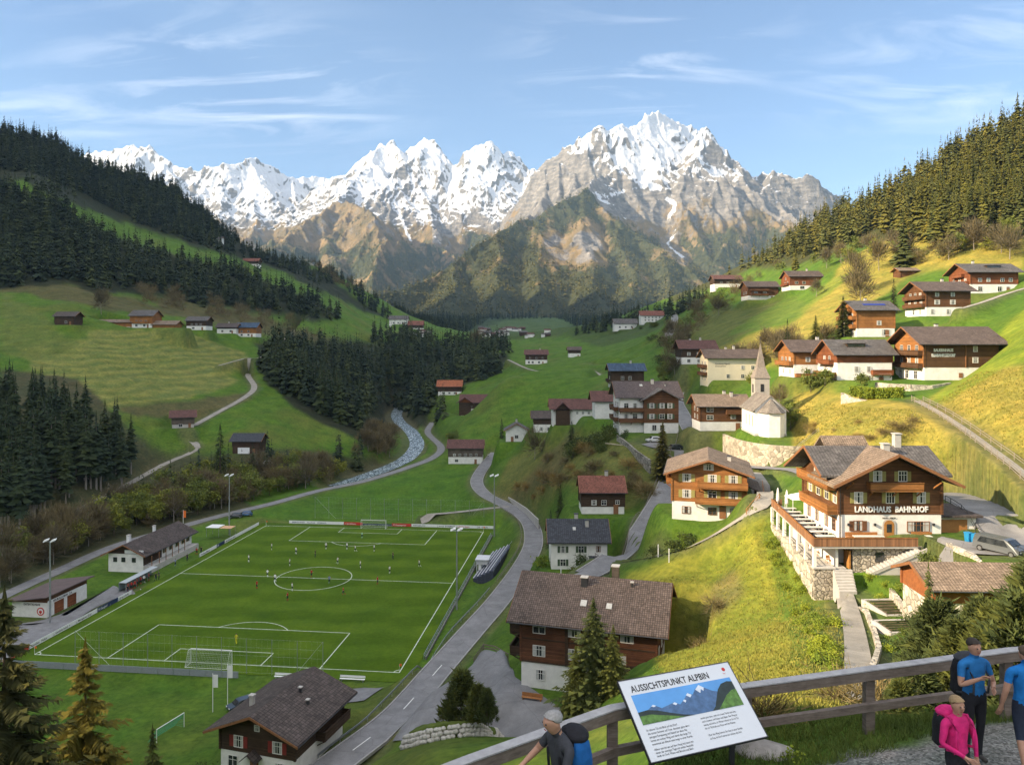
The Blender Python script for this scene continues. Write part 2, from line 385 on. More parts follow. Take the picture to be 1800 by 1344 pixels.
# scalloped bank below the hotel
SC = [(865,860),(900,800),(1000,745),(1080,770),(1000,800),(930,850),(880,880)]
sm = blur(inpoly(JX, JY, SC) & (GD > 205) & (GD < 340), 4)
ph = GZ / 0.9 + fbm(GX / 9, GY / 9, 3, 35) * 2.2; sa2 = ph - np.floor(ph)
GZ = GZ + sm * (sa2 - .5) * 0.35

# ---------------------------------------------------------------- pads and roads pressed into the ground
def pad(cx, cy, hw, hl, yaw, z, fall):
    global GZ
    rr = math.hypot(hw, hl) + fall
    m = (np.abs(GX - cx) < rr) & (np.abs(GY - cy) < rr)
    dx = GX[m] - cx; dy = GY[m] - cy; c, s = math.cos(yaw), math.sin(yaw)
    lx = np.abs(dx * c + dy * s) - hw; ly = np.abs(-dx * s + dy * c) - hl
    dist = np.hypot(np.maximum(lx, 0), np.maximum(ly, 0))
    f = 1 - sstep(0, fall, dist); GZ[m] = GZ[m] * (1 - f) + z * f
def spline(pts, step=1.5):
    pts = [Vector(p) for p in pts]; pts = [pts[0] * 2 - pts[1]] + pts + [pts[-1] * 2 - pts[-2]]; out = []
    for i in range(1, len(pts) - 2):
        a, b, c, d = pts[i - 1:i + 3]; n = max(2, int((c - b).length / step))
        for k in range(n):
            t = k / n; out.append(0.5 * ((2 * b) + (c - a) * t + (2 * a - 5 * b + 4 * c - d) * t * t + (3 * b - a - 3 * c + d) * t ** 3))
    out.append(pts[-2]); return out
def pxs(l): return [at(*p) for p in l]
ROADS = dict(
 valley=(pxs([(560,1362,90),(620,1318,96),(700,1255,106),(768,1178,123),(826,1112,138),(880,1050,155),(922,990,180),(938,950,200),(928,915,226),(893,890,250),(852,868,274),(838,845,300),(852,818,335),(872,795,365)]), 4.7),
 village=(pxs([(1035,1008,134),(1080,978,143),(1118,948,150),(1147,905,162),(1170,865,174),(1183,835,188),(1207,800,206),(1221,772,226),(1200,730,258),(1188,700,290),(1200,668,330),(1207,640,370),(1188,610,430),(1176,590,500),(1186,560,600),(1179,545,690)]), 5.0),
 chalet_path=(pxs([(1100,988,134),(1180,972,122),(1240,948,118),(1300,912,116),(1335,890,116),(1345,868,124),(1338,850,136),(1325,830,148)]), 2.6),
 wall_road=(pxs([(1215,800,206),(1260,812,172),(1310,818,156),(1345,822,149),(1400,826,140),(1440,838,132),(1500,832,124)]), 4.2),
 hotel_lot=(pxs([(1140,778,206),(1180,790,203),(1205,785,212)]), 8.0),
 river_road=(pxs([(-60,1085,160),(0,1050,172),(100,1004,192),(200,960,215),(300,930,234),(400,903,256),(480,884,273),(560,862,295),(640,845,316),(720,820,352),(762,803,381),(775,785,419),(752,760,484),(760,742,545)]), 4.0),
 field_road=(pxs([(762,742,545),(800,733,500),(840,735,470),(870,725,470)]), 2.8),
 hill_track=(pxs([(-40,975,205),(60,930,235),(160,885,268),(230,848,303),(290,815,325),(340,793,338),(344,780,342),(325,768,349),(333,753,357),(380,726,378),(430,698,402),(447,680,428),(436,658,470),(450,645,500)]), 3.2),
 upper_track=(pxs([(385,642,450),(430,630,475),(470,622,500),(520,580,760),(560,572,800)]), 1.6),
 link_road=(pxs([(895,890,250),(860,893,248),(800,900,244),(740,905,240)]), 2.2),
 meadow_path=(pxs([(893,632,620),(935,650,540),(990,655,520),(1035,650,520),(1062,665,470),(1050,678,420)]), 2.0),
 hill_path=(pxs([(1035,640,560),(1090,652,520),(1130,650,515)]), 1.2),
 right_road=(pxs([(1640,868,118),(1675,868,114),(1720,885,102),(1765,910,93),(1830,950,84),(1900,1000,76)]), 8.0),
 court=(pxs([(1640,950,87.5),(1700,962,85),(1780,965,83)]), 5.5),
 shed_road=(pxs([(-60,1130,146),(0,1108,152),(60,1098,155),(110,1085,159),(190,1050,172),(235,1040,176)]), 4.5),
 stair_path=(pxs([(1484,1042,85.3),(1494,1075,78),(1502,1110,70),(1507,1145,61),(1510,1180,52),(1514,1230,42)]), 1.9),
 top_path=(pxs([(1690,542,215),(1730,530,222),(1770,516,232),(1840,495,240)]), 1.6),
 slope_path=(pxs([(1612,704,150),(1650,724,137),(1700,757,122),(1745,790,111),(1790,824,102),(1840,870,92)]), 1.8),
 village_lane=(pxs([(1080,985,142),(1060,1000,137),(1020,1015,130),(985,1030,124)]), 4.0),
)
RIV = [at(*q) for q in [(590,855,321),(640,838,345),(690,819,374),(720,802,404),(733,780,445),(722,758,492),(703,742,545),(697,728,600),(705,712,680)]]
RS = [(p, 15) for p in spline(RIV, 1)]
for k, (pts, wd) in ROADS.items():
    for p in spline(pts, 0.5): RS.append((p, wd))
kd = kdtree.KDTree(len(RS))
for i, (p, wd) in enumerate(RS): kd.insert((p.x, p.y, 0), i)
kd.balance()
# coarse raster mask round the roads
cell = 4.0; mask = set()
for p, wd in RS:
    n = int((wd / 2 + 7) / cell) + 1; ix = int(p.x // cell); iy = int(p.y // cell)
    for a in range(-n, n + 1):
        for b in range(-n, n + 1): mask.add((ix + a, iy + b))
mk = np.array(list(mask)); key = lambda a, b: (a + 4000) * 20000 + (b + 4000)
mkk = np.sort(key(mk[:, 0], mk[:, 1])); vk = key(np.floor(GX / cell).astype(np.int64), np.floor(GY / cell).astype(np.int64))
sel = np.argwhere(np.isin(vk, mkk))
RD = np.full(GX.shape, 99.0)
for i, j in sel:
    c, idx, dist = kd.find((GX[i, j], GY[i, j], 0)); p, wd = RS[idx]
    e = dist - wd / 2 - 0.8; RD[i, j] = e
    if e < 5:
        f = 1 - float(sstep(0, 5, e)); GZ[i, j] = GZ[i, j] * (1 - f) + (p.z - 0.1) * f
def plane_pad(ppts, soft=10):
    global GZ
    q = [at(*p) for p in ppts]; A = np.array([(1, p.x, p.y) for p in q]); b = np.array([p.z for p in q]); s = np.linalg.lstsq(A, b, rcond=None)[0]
    f = blur(inpoly(GX, GY, [(p.x, p.y) for p in q]), soft); GZ = GZ * (1 - f) + (s[0] + s[1] * GX + s[2] * GY) * f
FARMYARD = [(690,1290,98),(765,1335,86),(930,1318,84.5),(990,1250,91),(905,1190,100),(893,1112,112),(846,1112,118),(828,1160,112),(762,1212,109)]
plane_pad(FARMYARD)
gs = GZ.copy()
for _ in range(14): gs[1:-1, 1:-1] = (gs[1:-1, 1:-1] * 2 + gs[:-2, 1:-1] + gs[2:, 1:-1] + gs[1:-1, :-2] + gs[1:-1, 2:]) / 6
fs_ = sstep(0.3, 2.0, RD) * (RD < 9); GZ = GZ * (1 - fs_) + gs * fs_
PITCH_YAW = -math.atan2(11, 98)    # long axis leans to the right of +Y
PU = Vector((math.cos(PITCH_YAW * 1), math.sin(PITCH_YAW * 1), 0)); PV = Vector((-PU.y, PU.x, 0))
PC = Vector((-48.6, 186, 0)); PHW = 34.6; PHL = 49.5
pad(PC.x, PC.y, PHW + 3.2, PHL + 4.5, PITCH_YAW, -0.02, 5)
PADS = dict(farmhouse=(11,98,11,8,R(-16),13.7,4), white=(0,0,7,5,0,None,3), church=(0,0,8,10,0,None,2.5), hotel=(0,0,10,8,0,None,3))
for k, (px, py, d) in HP.items():
    if k in ('shed_r', 'landhaus', 'hut', 'church', 'farmhouse', 'corner'): continue
    v = at(px, py, d); pad(v.x, v.y + 4, 27 if k == 'l_farm' else 7, 6, 0, v.z, 5)
pad(11.5, 98.5, 11.5, 8.5, R(-16), 13.7, 3)
pad(-27, 98, 8, 8, R(16), 5.6, 4)
pad(-97, 168, 14, 14, 0, 0.0, 8); pad(-93, 203, 10, 18, PITCH_YAW, 0.0, 6)
v = at(*HP['church']); pad(v.x, 171.5, 5.5, 8.5, 0, 37.2, 1.8); pad(57, 157, 5, 4, 0, 37.0, 1.0)
pad(38.6, 99, 2.2, 11, R(-6), 31.2, .8); pad(47.2, 99, 7.4, 7.0, 0, 34.0, 1.0); pad(56, 88, 6, 4.5, 0, 34.7, 2)
pad(38.6, 92.5, 2.0, 2.9, 0, 31.2, 0.6)
xw = 35.4 + (GY - 89) * .118
mz = (GX > xw - 9) & (GX < xw + .35) & (GY > 80) & (GY < 111); tz = 27.9 + (GY - 89) * .125 - .12 * (xw - GX)
GZ = np.where(mz, np.minimum(GZ, tz + 2.5 * sstep(5, 9, xw - GX) + 1.5 * sstep(85, 80, GY)), GZ)
mz = (GX > 36.6) & (GX < 48.6) & (GY > 76) & (GY < 89.55); GZ = np.where(mz, np.minimum(GZ, 30.9 + (88 - GY) * .12 + 2 * sstep(79, 76, GY)), GZ)
mz = (GX > 36.0) & (GX < 41.2) & (GY > 66) & (GY < 89.2); GZ = np.where(mz, np.minimum(GZ, np.interp(GY, [61, 70, 78, 85.5, 89.2], [34.2, 31.3, 30.1, 29.6, 29.6])), GZ)
mz = (GX > 33.5) & (GX < 37.7) & (GY > 80) & (GY < 89.3); GZ = np.where(mz, np.minimum(GZ, 27.8 + (88.8 - GY) * .16 + sstep(82, 80, GY)), GZ)
GPY = 600 - (GZ - CZ) * F / GD
def H(x, y):
    d = max(y, 2.6); px = x / d * F + 900
    return float(bil(GZ, PXc, LDr, np.array([px]), np.array([math.log(d)]))[0])
def Hn(x, y):
    d = np.maximum(y, 2.6); return bil(GZ, PXc, LDr, x / d * F + 900, np.log(d))
# first surface seen along each bearing
_vis = np.minimum.accumulate(np.vstack([np.full((1, GPY.shape[1]), 1e9), GPY[:-1]]), axis=0)
VIS = GPY < _vis + 0.5
def hit(px, py, dmin=14.0):
    """ground point on the bearing px whose drop is py"""
    j = int(np.clip(np.searchsorted(PXc, px), 0, len(PXc) - 1)); c = GPY[:, j]; i0 = int(np.searchsorted(LDr, math.log(dmin)))
    for i in range(i0, len(c) - 1):
        if c[i + 1] <= py: 
            t = (c[i] - py) / max(1e-6, c[i] - c[i + 1]) if c[i] > py else 0
            d = math.exp(LDr[i] + (LDr[i + 1] - LDr[i]) * t); x = (px - 900) / F * d
            return Vector((x, d, H(x, d)))
    return None

# ---------------------------------------------------------------- ground colours: which plants grow where
JX = GP + fbm(GX / 30, GY / 30, 4, 41) * 14; JY = GPY + fbm(GX / 30, GY / 30, 4, 42) * 9
C = np.zeros(GX.shape + (3,)); 
def paint(polys, c, d0=0, d1=9999, soft=3, a=1.0):
    m = np.zeros(GX.shape, bool)
    for p in polys: m |= inpoly(JX, JY, p)
    m &= (GD >= d0) & (GD <= d1); f = (blur(m, soft) * a)[..., None]
    C[:] = C * (1 - f) + np.array(c) * f
C[:] = (0.066, 0.130, 0.014)
n1_ = fbm(GX / 45, GY / 45, 4, 51)[..., None]; C = C * (1 - sstep(0.0, 0.5, n1_)) + np.array((0.088, 0.120, 0.022)) * sstep(0.0, 0.5, n1_)
DRY = (0.25, 0.215, 0.045); BRN = (0.085, 0.068, 0.035); LUSH = (0.085, 0.16, 0.018); FOR = (0.022, 0.028, 0.014); OLV = (0.115, 0.125, 0.033)
paint([TERR], (0.165, 0.18, 0.045), 330, 620)
sw = (np.sin((GZ / 3.0 + fbm(GX / 60, GY / 60, 3, 31) * 1.6) * 2 * math.pi) * .5 + .5) * tmf
C = C * (1 - 0.6 * sw[..., None]) + np.array((0.055, 0.085, 0.025)) * 0.8 * sw[..., None]
paint([[(0,480),(120,500),(300,540),(330,560),(200,545),(60,520),(0,515)], [(250,510),(420,545),(560,590),(640,600),(560,605),(440,585),(300,550)], [(200,715),(330,705),(430,690),(440,700),(330,745),(250,730)]], BRN, 300, 900, 6, .8)
paint([[(0,515),(60,540),(140,610),(60,640),(0,620)]], (0.10, 0.13, 0.03), 300, 700, 8, .8)
paint([[(0,600),(60,590),(240,760),(300,800),(350,800),(500,790),(640,800),(690,790),(690,830),(560,865),(400,905),(200,965),(0,1050)]], (0.05, 0.045, 0.028), 170, 380, 5, .85)
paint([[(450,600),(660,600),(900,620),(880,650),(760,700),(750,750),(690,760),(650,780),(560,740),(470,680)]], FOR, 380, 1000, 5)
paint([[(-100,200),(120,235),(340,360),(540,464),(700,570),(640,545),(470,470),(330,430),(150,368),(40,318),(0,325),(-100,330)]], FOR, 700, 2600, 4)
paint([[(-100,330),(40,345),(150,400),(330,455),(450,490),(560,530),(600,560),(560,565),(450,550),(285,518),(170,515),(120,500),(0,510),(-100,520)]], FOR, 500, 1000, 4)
paint([[(1160,540),(1260,500),(1325,471),(1387,470),(1451,450),(1501,427),(1560,440),(1700,435),(1800,415),(2300,380),(2300,0),(1640,250),(1300,440),(1200,505)]], (0.05, 0.055, 0.02), 300, 2000, 5)
paint([[(850,560),(1200,560),(1180,640),(1130,640),(1000,590),(850,600)]], (0.04, 0.06, 0.02), 700, 1500, 5, .7)
paint([[(0,100),(1800,100),(1800,640),(0,640)]], (0.028, 0.045, 0.02), 1500, 2700, 3, .9); paint([[(830,580),(900,560),(1000,550),(1010,570),(960,600),(850,600)]], (0.06, 0.10, 0.03), 1500, 2600, 3, .9)
paint([[(865,870),(900,805),(1000,748),(1080,768),(1160,800),(1170,840),(1140,880),(1090,900),(1000,850),(940,900),(890,890)]], OLV, 170, 345, 5, .9)
paint([[(960,800),(1000,770),(1020,790),(960,860),(900,890),(890,880)]], BRN, 180, 300, 5, .6)
paint([[(1180,600),(1260,540),(1330,540),(1400,520),(1430,550),(1330,580),(1250,620),(1200,640)]], OLV, 250, 700, 5, .8)
# sunny right-hand slopes: dry grass above, fresh strips between
paint([[(1480,460),(1560,420),(1800,410),(1800,480),(1700,470),(1600,480),(1500,560),(1440,600),(1380,640),(1200,640),(1400,560)]], DRY, 200, 600, 8, .9)
paint([[(1390,760),(1400,690),(1500,690),(1620,710),(1700,770),(1800,860),(1800,900),(1690,840),(1400,800)]], DRY, 95, 220, 6, .95)
paint([[(1600,730),(1700,650),(1800,640),(1850,900),(1700,770)]], (0.25, 0.215, 0.045), 95, 200, 6, .95)
paint([[(1400,560),(1520,470),(1440,490),(1300,570),(1280,590)]], LUSH, 250, 500, 6, .6)
paint([[(1640,700),(1740,600),(1800,540),(1850,540),(1850,620),(1760,650),(1690,690),(1630,715)]], (0.15, 0.20, 0.02), 130, 260, 4, .9)
# slope in front of the lookout
paint([[(1100,1010),(1250,940),(1360,900),(1460,1060),(1480,1200),(1400,1320),(1180,1200),(1100,1100)]], (0.18, 0.195, 0.026), 20, 130, 6, .95)
paint([[(1200,1060),(1290,1000),(1310,1040),(1250,1090),(1180,1150)]], (0.16, 0.14, 0.055), 60, 130, 8, .8)
paint([[(1340,920),(1365,900),(1450,1050),(1480,1180),(1410,1200),(1370,1060)]], (0.10, 0.155, 0.022), 40, 120, 6, .9)
paint([[(400,860),(820,820),(880,890),(860,915),(480,915)]], (0.058, 0.13, 0.011), 230, 380, 5, .9)
rdm = np.clip(1 - RD / 2.0, 0, 1)[..., None] * 0.6; C = C * (1 - rdm) + np.array((0.10, 0.10, 0.055)) * rdm
n2_ = fbm(GX / 6, (GY + 1.6 * GZ) / 6, 4, 61)[..., None]; C = C * (1 + 0.35 * n2_)
# gravel of the lookout path
gr = sstep(.35, -.35, GD - (11.5 + (GX - 4.4) * .38) + fbm(GX / 1.2, GY / 1.2, 3, 71) * .7) * sstep(2.6, 3.6, GX + fbm(GX, GY, 2, 72))
C = C * (1 - gr[..., None]) + np.array((0.17, 0.165, 0.16)) * gr[..., None]
C = np.clip(C, 0.004, 1)
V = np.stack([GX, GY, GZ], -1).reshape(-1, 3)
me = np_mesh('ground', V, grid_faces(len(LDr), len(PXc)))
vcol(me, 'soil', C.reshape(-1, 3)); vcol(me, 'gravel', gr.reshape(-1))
gm = N('ground_cover'); p_ = gm.pos()
a_ = gm.attr('soil').outputs['Color']; g_ = gm.attr('gravel').outputs['Fac']
nA = gm.noise(0.9, 6, 0.7, p_); nB = gm.noise(0.12, 5, 0.65, p_); nC = gm.noise(7.0, 3, 0.7, p_)
cA = gm.mix(1.0, a_, gm.ramp(nA, [(0.25, (0.5, 0.56, 0.5)), (0.5, (1, 1, 1)), (0.78, (1.6, 1.42, 1.35))]), 'MULTIPLY')
cB = gm.mix(1.0, cA, gm.ramp(nB, [(0.3, (0.7, 0.82, 0.75)), (0.7, (1.3, 1.12, 1.1))]), 'MULTIPLY')
vor = gm.node('ShaderNodeTexVoronoi', inp={'Scale': 28.0}); gm.l.new(p_, vor.inputs['Vector'])
cG = gm.mix(g_, cB, gm.mix(1.0, cB, gm.ramp(vor.outputs['Color'], [(0.1, 0.45), (0.6, 1.2), (0.9, 1.9)]), 'MULTIPLY'))
bh = gm.math('ADD', gm.math('MULTIPLY', nA, 1.0), gm.math('MULTIPLY', nC, 0.25))
gm.bump(bh, 0.9, 0.35); gm.out(cG, 0.95, 0, 0.15)
ground = link('ground', me, gm.m, smooth=True); tag(ground, kind='structure')
# unseen hillside behind the lookout, with a crag added to shade the lookout
def field(name, x0, x1, y0, y1, st, fn, mat, kind='structure'):
    xs = np.arange(x0, x1 + st, st); ys = np.arange(y0, y1 + st, st); X, Y = np.meshgrid(xs, ys)
    me = np_mesh(name, np.stack([X, Y, fn(X, Y)], -1).reshape(-1, 3), grid_faces(len(ys), len(xs)))
    vcol(me, 'soil', np.tile(np.array([[0.05, 0.08, 0.025]]), (X.size, 1))); vcol(me, 'gravel', np.zeros(X.size))
    return tag(link(name, me, mat, smooth=True), kind=kind)
field('hillside', -260, 260, -300, 2.4, 6, lambda X, Y: 52 - 0.1 + np.clip(-Y - 2, 0, 400) * 0.12 + 118 * np.exp(-((X + 150) / 26) ** 2 - ((Y + 38) / 14) ** 2) - sstep(-70, -200, X) * 40 + sstep(60, 200, X) * 40, gm.m)
# ================================================================ MOUNTAINS
mm = N('alpine_rock'); p_ = mm.pos()
sn = mm.attr('snow').outputs['Fac']; vg = mm.attr('veg').outputs['Fac']
m1 = mm.coord('Object', (1, 1, 1)); nz = mm.noise(0.006, 9, 0.68, p_); nf = mm.noise(0.03, 7, 0.7, p_); nst = mm.noise(0.012, 8, 0.7, mm.coord('Object', (1.0, 1.0, 4.0)))
rock = mm.ramp(nst, [(0.3, (0.10, 0.10, 0.10)), (0.5, (0.20, 0.188, 0.175)), (0.72, (0.35, 0.32, 0.29))])
rock = mm.mix(1.0, rock, mm.ramp(nf, [(0.3, 0.6), (0.7, 1.25)]), 'MULTIPLY')
alp = mm.ramp(nz, [(0.35, (0.10, 0.085, 0.045)), (0.65, (0.26, 0.185, 0.095))])
fo = mm.ramp(nf, [(0.3, (0.024, 0.034, 0.019)), (0.6, (0.07, 0.074, 0.032)), (0.8, (0.11, 0.09, 0.045))])
vn = mm.math('ADD', vg, mm.math('MULTIPLY', mm.math('SUBTRACT', nf, 0.5), 0.7))
c1 = mm.mix(mm.ramp(vn, [(0.22, 0.0), (0.36, 1.0)]), rock, alp)
c2 = mm.mix(mm.ramp(vn, [(0.58, 0.0), (0.70, 1.0)]), c1, fo)
sv = mm.math('ADD', sn, mm.math('MULTIPLY', mm.math('SUBTRACT', nf, 0.5), 0.5))
sf = mm.ramp(sv, [(0.46, 0.0), (0.54, 1.0)])
c3 = mm.mix(sf, c2, (0.60, 0.63, 0.68)); mm.bump(mm.math('ADD', nst, mm.math('MULTIPLY', nf, 0.6)), 0.9, 20.0)
mountain_mat = mm.out(c3, 0.85, 0, 0.1)

def gauss(px, py, cx, cy, sx, sy, a=0.0):
    dx = px - cx; dy = py - cy; c, s = math.cos(R(a)), math.sin(R(a)); u = dx * c + dy * s; v = -dx * s + dy * c
    return np.exp(-(u / sx) ** 2 - (v / sy) ** 2)
def lineish(px, py, pts, w):
    d = np.full(px.shape, 1e9)
    for (x0, y0), (x1, y1) in zip(pts[:-1], pts[1:]):
        L = (x1 - x0) ** 2 + (y1 - y0) ** 2; t = np.clip(((px - x0) * (x1 - x0) + (py - y0) * (y1 - y0)) / L, 0, 1)
        d = np.minimum(d, np.hypot(px - x0 - t * (x1 - x0), py - y0 - t * (y1 - y0)))
    return np.clip(1 - d / w, 0, 1)
# far snow range
skyA = [(60,330),(120,290),(150,270),(175,264),(205,258),(224,254),(235,256),(264,256),(280,270),(295,279),(301,286),(330,293),(345,295),(355,296),(375,288),(402,285),(425,281),(445,275),(456,279),(469,286),(490,297),(509,307),(522,311),(552,309),(572,311),(600,307),(610,306),(615,297),(630,280),(644,270),(667,254),(680,250),(692,245),(702,257),(714,264),(723,255),(731,250),(740,243),(748,240),(756,243),(761,247),(770,257),(778,267),(798,287),(808,279),(819,265),(830,254),(835,249),(850,247),(861,246),(875,260),(882,270),(892,263),(902,267),(910,276),(915,284),(922,296),(935,294),(949,299),(990,330),(1060,360),(1150,390)]
skyB = [(820,470),(860,440),(900,380),(935,310),(949,299),(952,282),(960,276),(969,272),(982,264),(1002,250),(1022,240),(1036,230),(1048,220),(1056,216),(1064,220),(1072,222),(1080,214),(1086,209),(1091,209),(1101,217),(1110,213),(1118,212),(1134,200),(1148,195),(1163,196),(1178,198),(1188,205),(1198,219),(1215,222),(1233,221),(1241,225),(1251,242),(1268,259),(1292,277),(1305,293),(1318,306),(1335,303),(1355,299),(1379,302),(1395,306),(1409,305),(1420,309),(1432,317),(1442,324),(1452,334),(1466,346),(1500,372),(1560,410),(1660,470)]

# ridges: surveyed crest lines and spurs (bearing, drop, distance); steepness of the flanks
RID = [
 ([(x, y, 7600 + 350 * math.sin(x / 75.0)) for x, y in skyA if x <= 949], 1.45, 1), ([(x, y, 5600 + 220 * math.sin(x / 60.0)) for x, y in skyB if 945 <= x <= 1500], 1.75, 1),
 ([(1500,372,5400),(1580,430,5100),(1700,500,4800)], 1.0, 1),
 # spurs of the high massif
 ([(952,282,5570),(955,330,5250),(938,372,4950),(912,400,4650)], 1.7, 2), ([(1022,240,5550),(1010,300,5250),(990,345,4950)], 1.5, 2), ([(1056,216,5540),(1062,262,5330),(1050,305,5100),(1028,340,4800)], 1.4, 2),
 ([(1091,209,5600),(1100,250,5400),(1090,290,5200),(1075,325,5000),(1100,365,4750)], 1.4, 2), ([(1134,200,5650),(1128,235,5500),(1118,262,5400)], 1.3, 2),
 ([(1233,221,5500),(1222,262,5330),(1208,300,5150),(1198,335,5000),(1212,380,4750),(1232,430,4500),(1255,470,4250)], 1.25, 3), ([(1268,259,5480),(1255,300,5250),(1262,340,5050),(1285,375,4850),(1300,415,4600)], 1.2, 2),
 ([(1355,299,5380),(1335,335,5150),(1305,372,4900),(1278,410,4600),(1258,455,4300)], 1.0, 2), ([(1409,305,5500),(1402,350,5250),(1385,400,4950),(1350,450,4600)], 1.2, 2), ([(1452,334,5600),(1450,380,5200),(1420,430,4850)], 1.1, 2),
 ([(1100,300,5150),(1120,345,4950),(1142,385,4750),(1165,430,4500),(1190,475,4200)], 1.1, 2),
 # wooded front hill leaning on the massif
 ([(1050,305,5080),(1019,336,4300),(982,351,4120),(945,374,3950),(912,388,3820),(868,408,3650),(835,428,3520),(788,461,3350),(734,491,3180),(700,506,3050),(667,521,2950),(620,535,2850)], 1.05, 3),
 ([(1019,336,4300),(1049,357,4200),(1091,384,4050),(1134,418,3900),(1168,434,3750),(1211,471,3550),(1260,505,3350)], 1.05, 2),
 ([(1019,336,4300),(1015,385,3950),(1022,430,3600),(1035,480,3250),(1050,530,2850)], .8, 3), ([(945,374,3950),(955,420,3650),(945,470,3300),(940,525,2900)], .75, 2), ([(868,408,3650),(880,455,3350),(870,500,3050),(860,535,2750)], .75, 2), ([(788,461,3350),(800,495,3100),(795,530,2800)], .7, 2),
 ([(1091,384,4050),(1095,430,3700),(1105,480,3300),(1120,530,2900)], .75, 2), ([(1168,434,3750),(1170,475,3400),(1180,520,3000)], .75, 2),
 # spurs of the snow range
 ([(692,245,7550),(712,285,7250),(735,325,6950),(752,365,6650),(768,405,6300)], 1.15, 3), ([(667,254,7500),(640,292,7200),(610,330,6800),(588,354,6350),(560,372,5900),(530,396,5500),(500,418,5150),(470,445,4800)], .95, 3),
 ([(588,354,6350),(625,358,5950),(652,372,5600),(662,410,5200),(658,460,4750),(664,512,4250)], .95, 3), ([(560,372,5900),(575,420,5350),(590,470,4800),(600,510,4350)], .9, 2), ([(748,240,7650),(768,285,7350),(792,325,7050),(812,360,6750)], 1.2, 2), ([(714,264,7600),(735,300,7300),(748,335,7050)], 1.2, 1),
 ([(861,246,7700),(848,290,7400),(858,330,7150)], 1.2, 2), ([(835,249,7650),(822,290,7400),(828,330,7100)], 1.2, 2), ([(902,267,7650),(905,305,7350),(918,345,7000),(900,400,6500),(850,440,6000)], 1.1, 2), ([(935,294,7300),(935,345,6700),(925,390,6200)], 1.2, 2),
 ([(445,275,7500),(455,310,7250),(442,345,6950),(452,385,6500),(430,420,6100)], .9, 3), ([(400,285,7500),(380,320,7150),(392,360,6700),(380,400,6300)], .9, 2), ([(510,309,7700),(520,345,7200),(500,372,6800),(505,410,6300),(480,440,5700)], .9, 2), ([(264,256,7600),(300,300,7200),(330,350,6700),(345,400,6200)], .9, 2),
 ([(768,405,6300),(740,440,5900),(745,475,5400)], 1.0, 2),
]
SEG = []; sr = random.Random(12)
def addridge(pts, k, lev):
    for a, b in zip(pts[:-1], pts[1:]): SEG.append((a, b, k))
    if lev <= 0: return
    acc = 0.0; stepl = {3: 420, 2: 300, 1: 240}[lev]
    for a, b in zip(pts[:-1], pts[1:]):
        L = (b - a).length; n = int((L + acc) / stepl); acc = (L + acc) - n * stepl
        for q in range(n):
            p = a.lerp(b, sr.random()); d = (b - a); d.z = 0; d.normalize()
            for sg in (-1, 1):
                if sr.random() < .25: continue
                an = sg * R(sr.uniform(42, 80)); e = Vector((d.x * math.cos(an) - d.y * math.sin(an), d.x * math.sin(an) + d.y * math.cos(an), 0))
                if e.y > .55: continue
                ln_ = min(sr.uniform(.35, .8) * max(60, p.z - 150), 900) * (.75 if lev < 3 else 1); ch = [p - Vector((0, 0, 6))]; cur = ch[0].copy(); m_ = 4
                for z in range(m_):
                    e2 = Vector((e.x + sr.uniform(-.35, .35), e.y + sr.uniform(-.35, .35) - .12, 0)).normalized(); cur = cur + e2 * ln_ / m_; cur.z -= ln_ / m_ * k * sr.uniform(.55, .85); ch.append(cur.copy())
                addridge(ch, k * 1.12, lev - 1 if lev > 1 and sr.random() < .8 else 0)
for pts, k, lev in RID: addridge([at(*p) for p in pts], k, lev)
mc = np.arange(60, 1720, 1.55); md = np.concatenate([np.linspace(2350, 4500, 330), np.linspace(4508, 8300, 470), np.linspace(8340, 9100, 10)])
gc = np.arange(50, 1740, 3.6); gd_ = np.linspace(2330, 9120, 480); CG, DG = np.meshgrid(gc, gd_)
Xg = (CG - 900) / F * DG; Yg = DG; wX = fbm(Xg / 520, Yg / 520, 4, 301) * 70; wY = fbm(Xg / 520, Yg / 520, 4, 302) * 70; Xw = Xg + wX; Yw = Yg + wY
Zg = np.full(Xg.shape, 60.0); cell_h = 1.0
for a, b, k in SEG:
    rad = max(a.z, b.z) / k * 1.35 + 150; x0, x1 = min(a.x, b.x) - rad, max(a.x, b.x) + rad; y0, y1 = min(a.y, b.y) - rad, max(a.y, b.y) + rad
    i0, i1 = np.searchsorted(gd_, [y0, y1]); 
    if i1 <= i0: continue
    S_ = (slice(i0, i1), slice(None)); lo = 900 + x0 / (gd_[i0] if x0 > 0 else gd_[i0]) * F; pa = [900 + x / y * F for x in (x0, x1) for y in (max(y0, 2330), max(y1, 2331))]
    j0, j1 = np.searchsorted(gc, [min(pa), max(pa)])
    if j1 <= j0: continue
    S_ = (slice(i0, i1), slice(j0, j1)); X = Xw[S_]; Y = Yw[S_]; dx, dy = b.x - a.x, b.y - a.y; L2 = dx * dx + dy * dy + 1e-6
    t = np.clip(((X - a.x) * dx + (Y - a.y) * dy) / L2, 0, 1); dist = np.hypot(X - a.x - t * dx, Y - a.y - t * dy); h = a.z + (b.z - a.z) * t
    z = h - k * dist * (1 - .18 * np.clip(dist / 900, 0, 1)); Zg[S_] = np.maximum(Zg[S_], z)
MPX, MD = np.meshgrid(mc, md); Z = bil(Zg, gc, gd_, MPX, MD) ; X = (MPX - 900) / F * MD; Y = MD
wx = fbm(X / 300, Y / 300, 4, 311) * 90; wy = fbm(X / 300, Y / 300, 4, 312) * 90; hi = np.clip((Z - 150) / 600, 0, 1)
r2_ = ridged((X + wx) / 210, (Y + wy) / 300, 6, 321, .58); r3_ = ridged((X + wx) / 70, (Y + wy) / 95, 5, 322, .6); r4_ = fbm(X / 26, Y / 30, 4, 323)
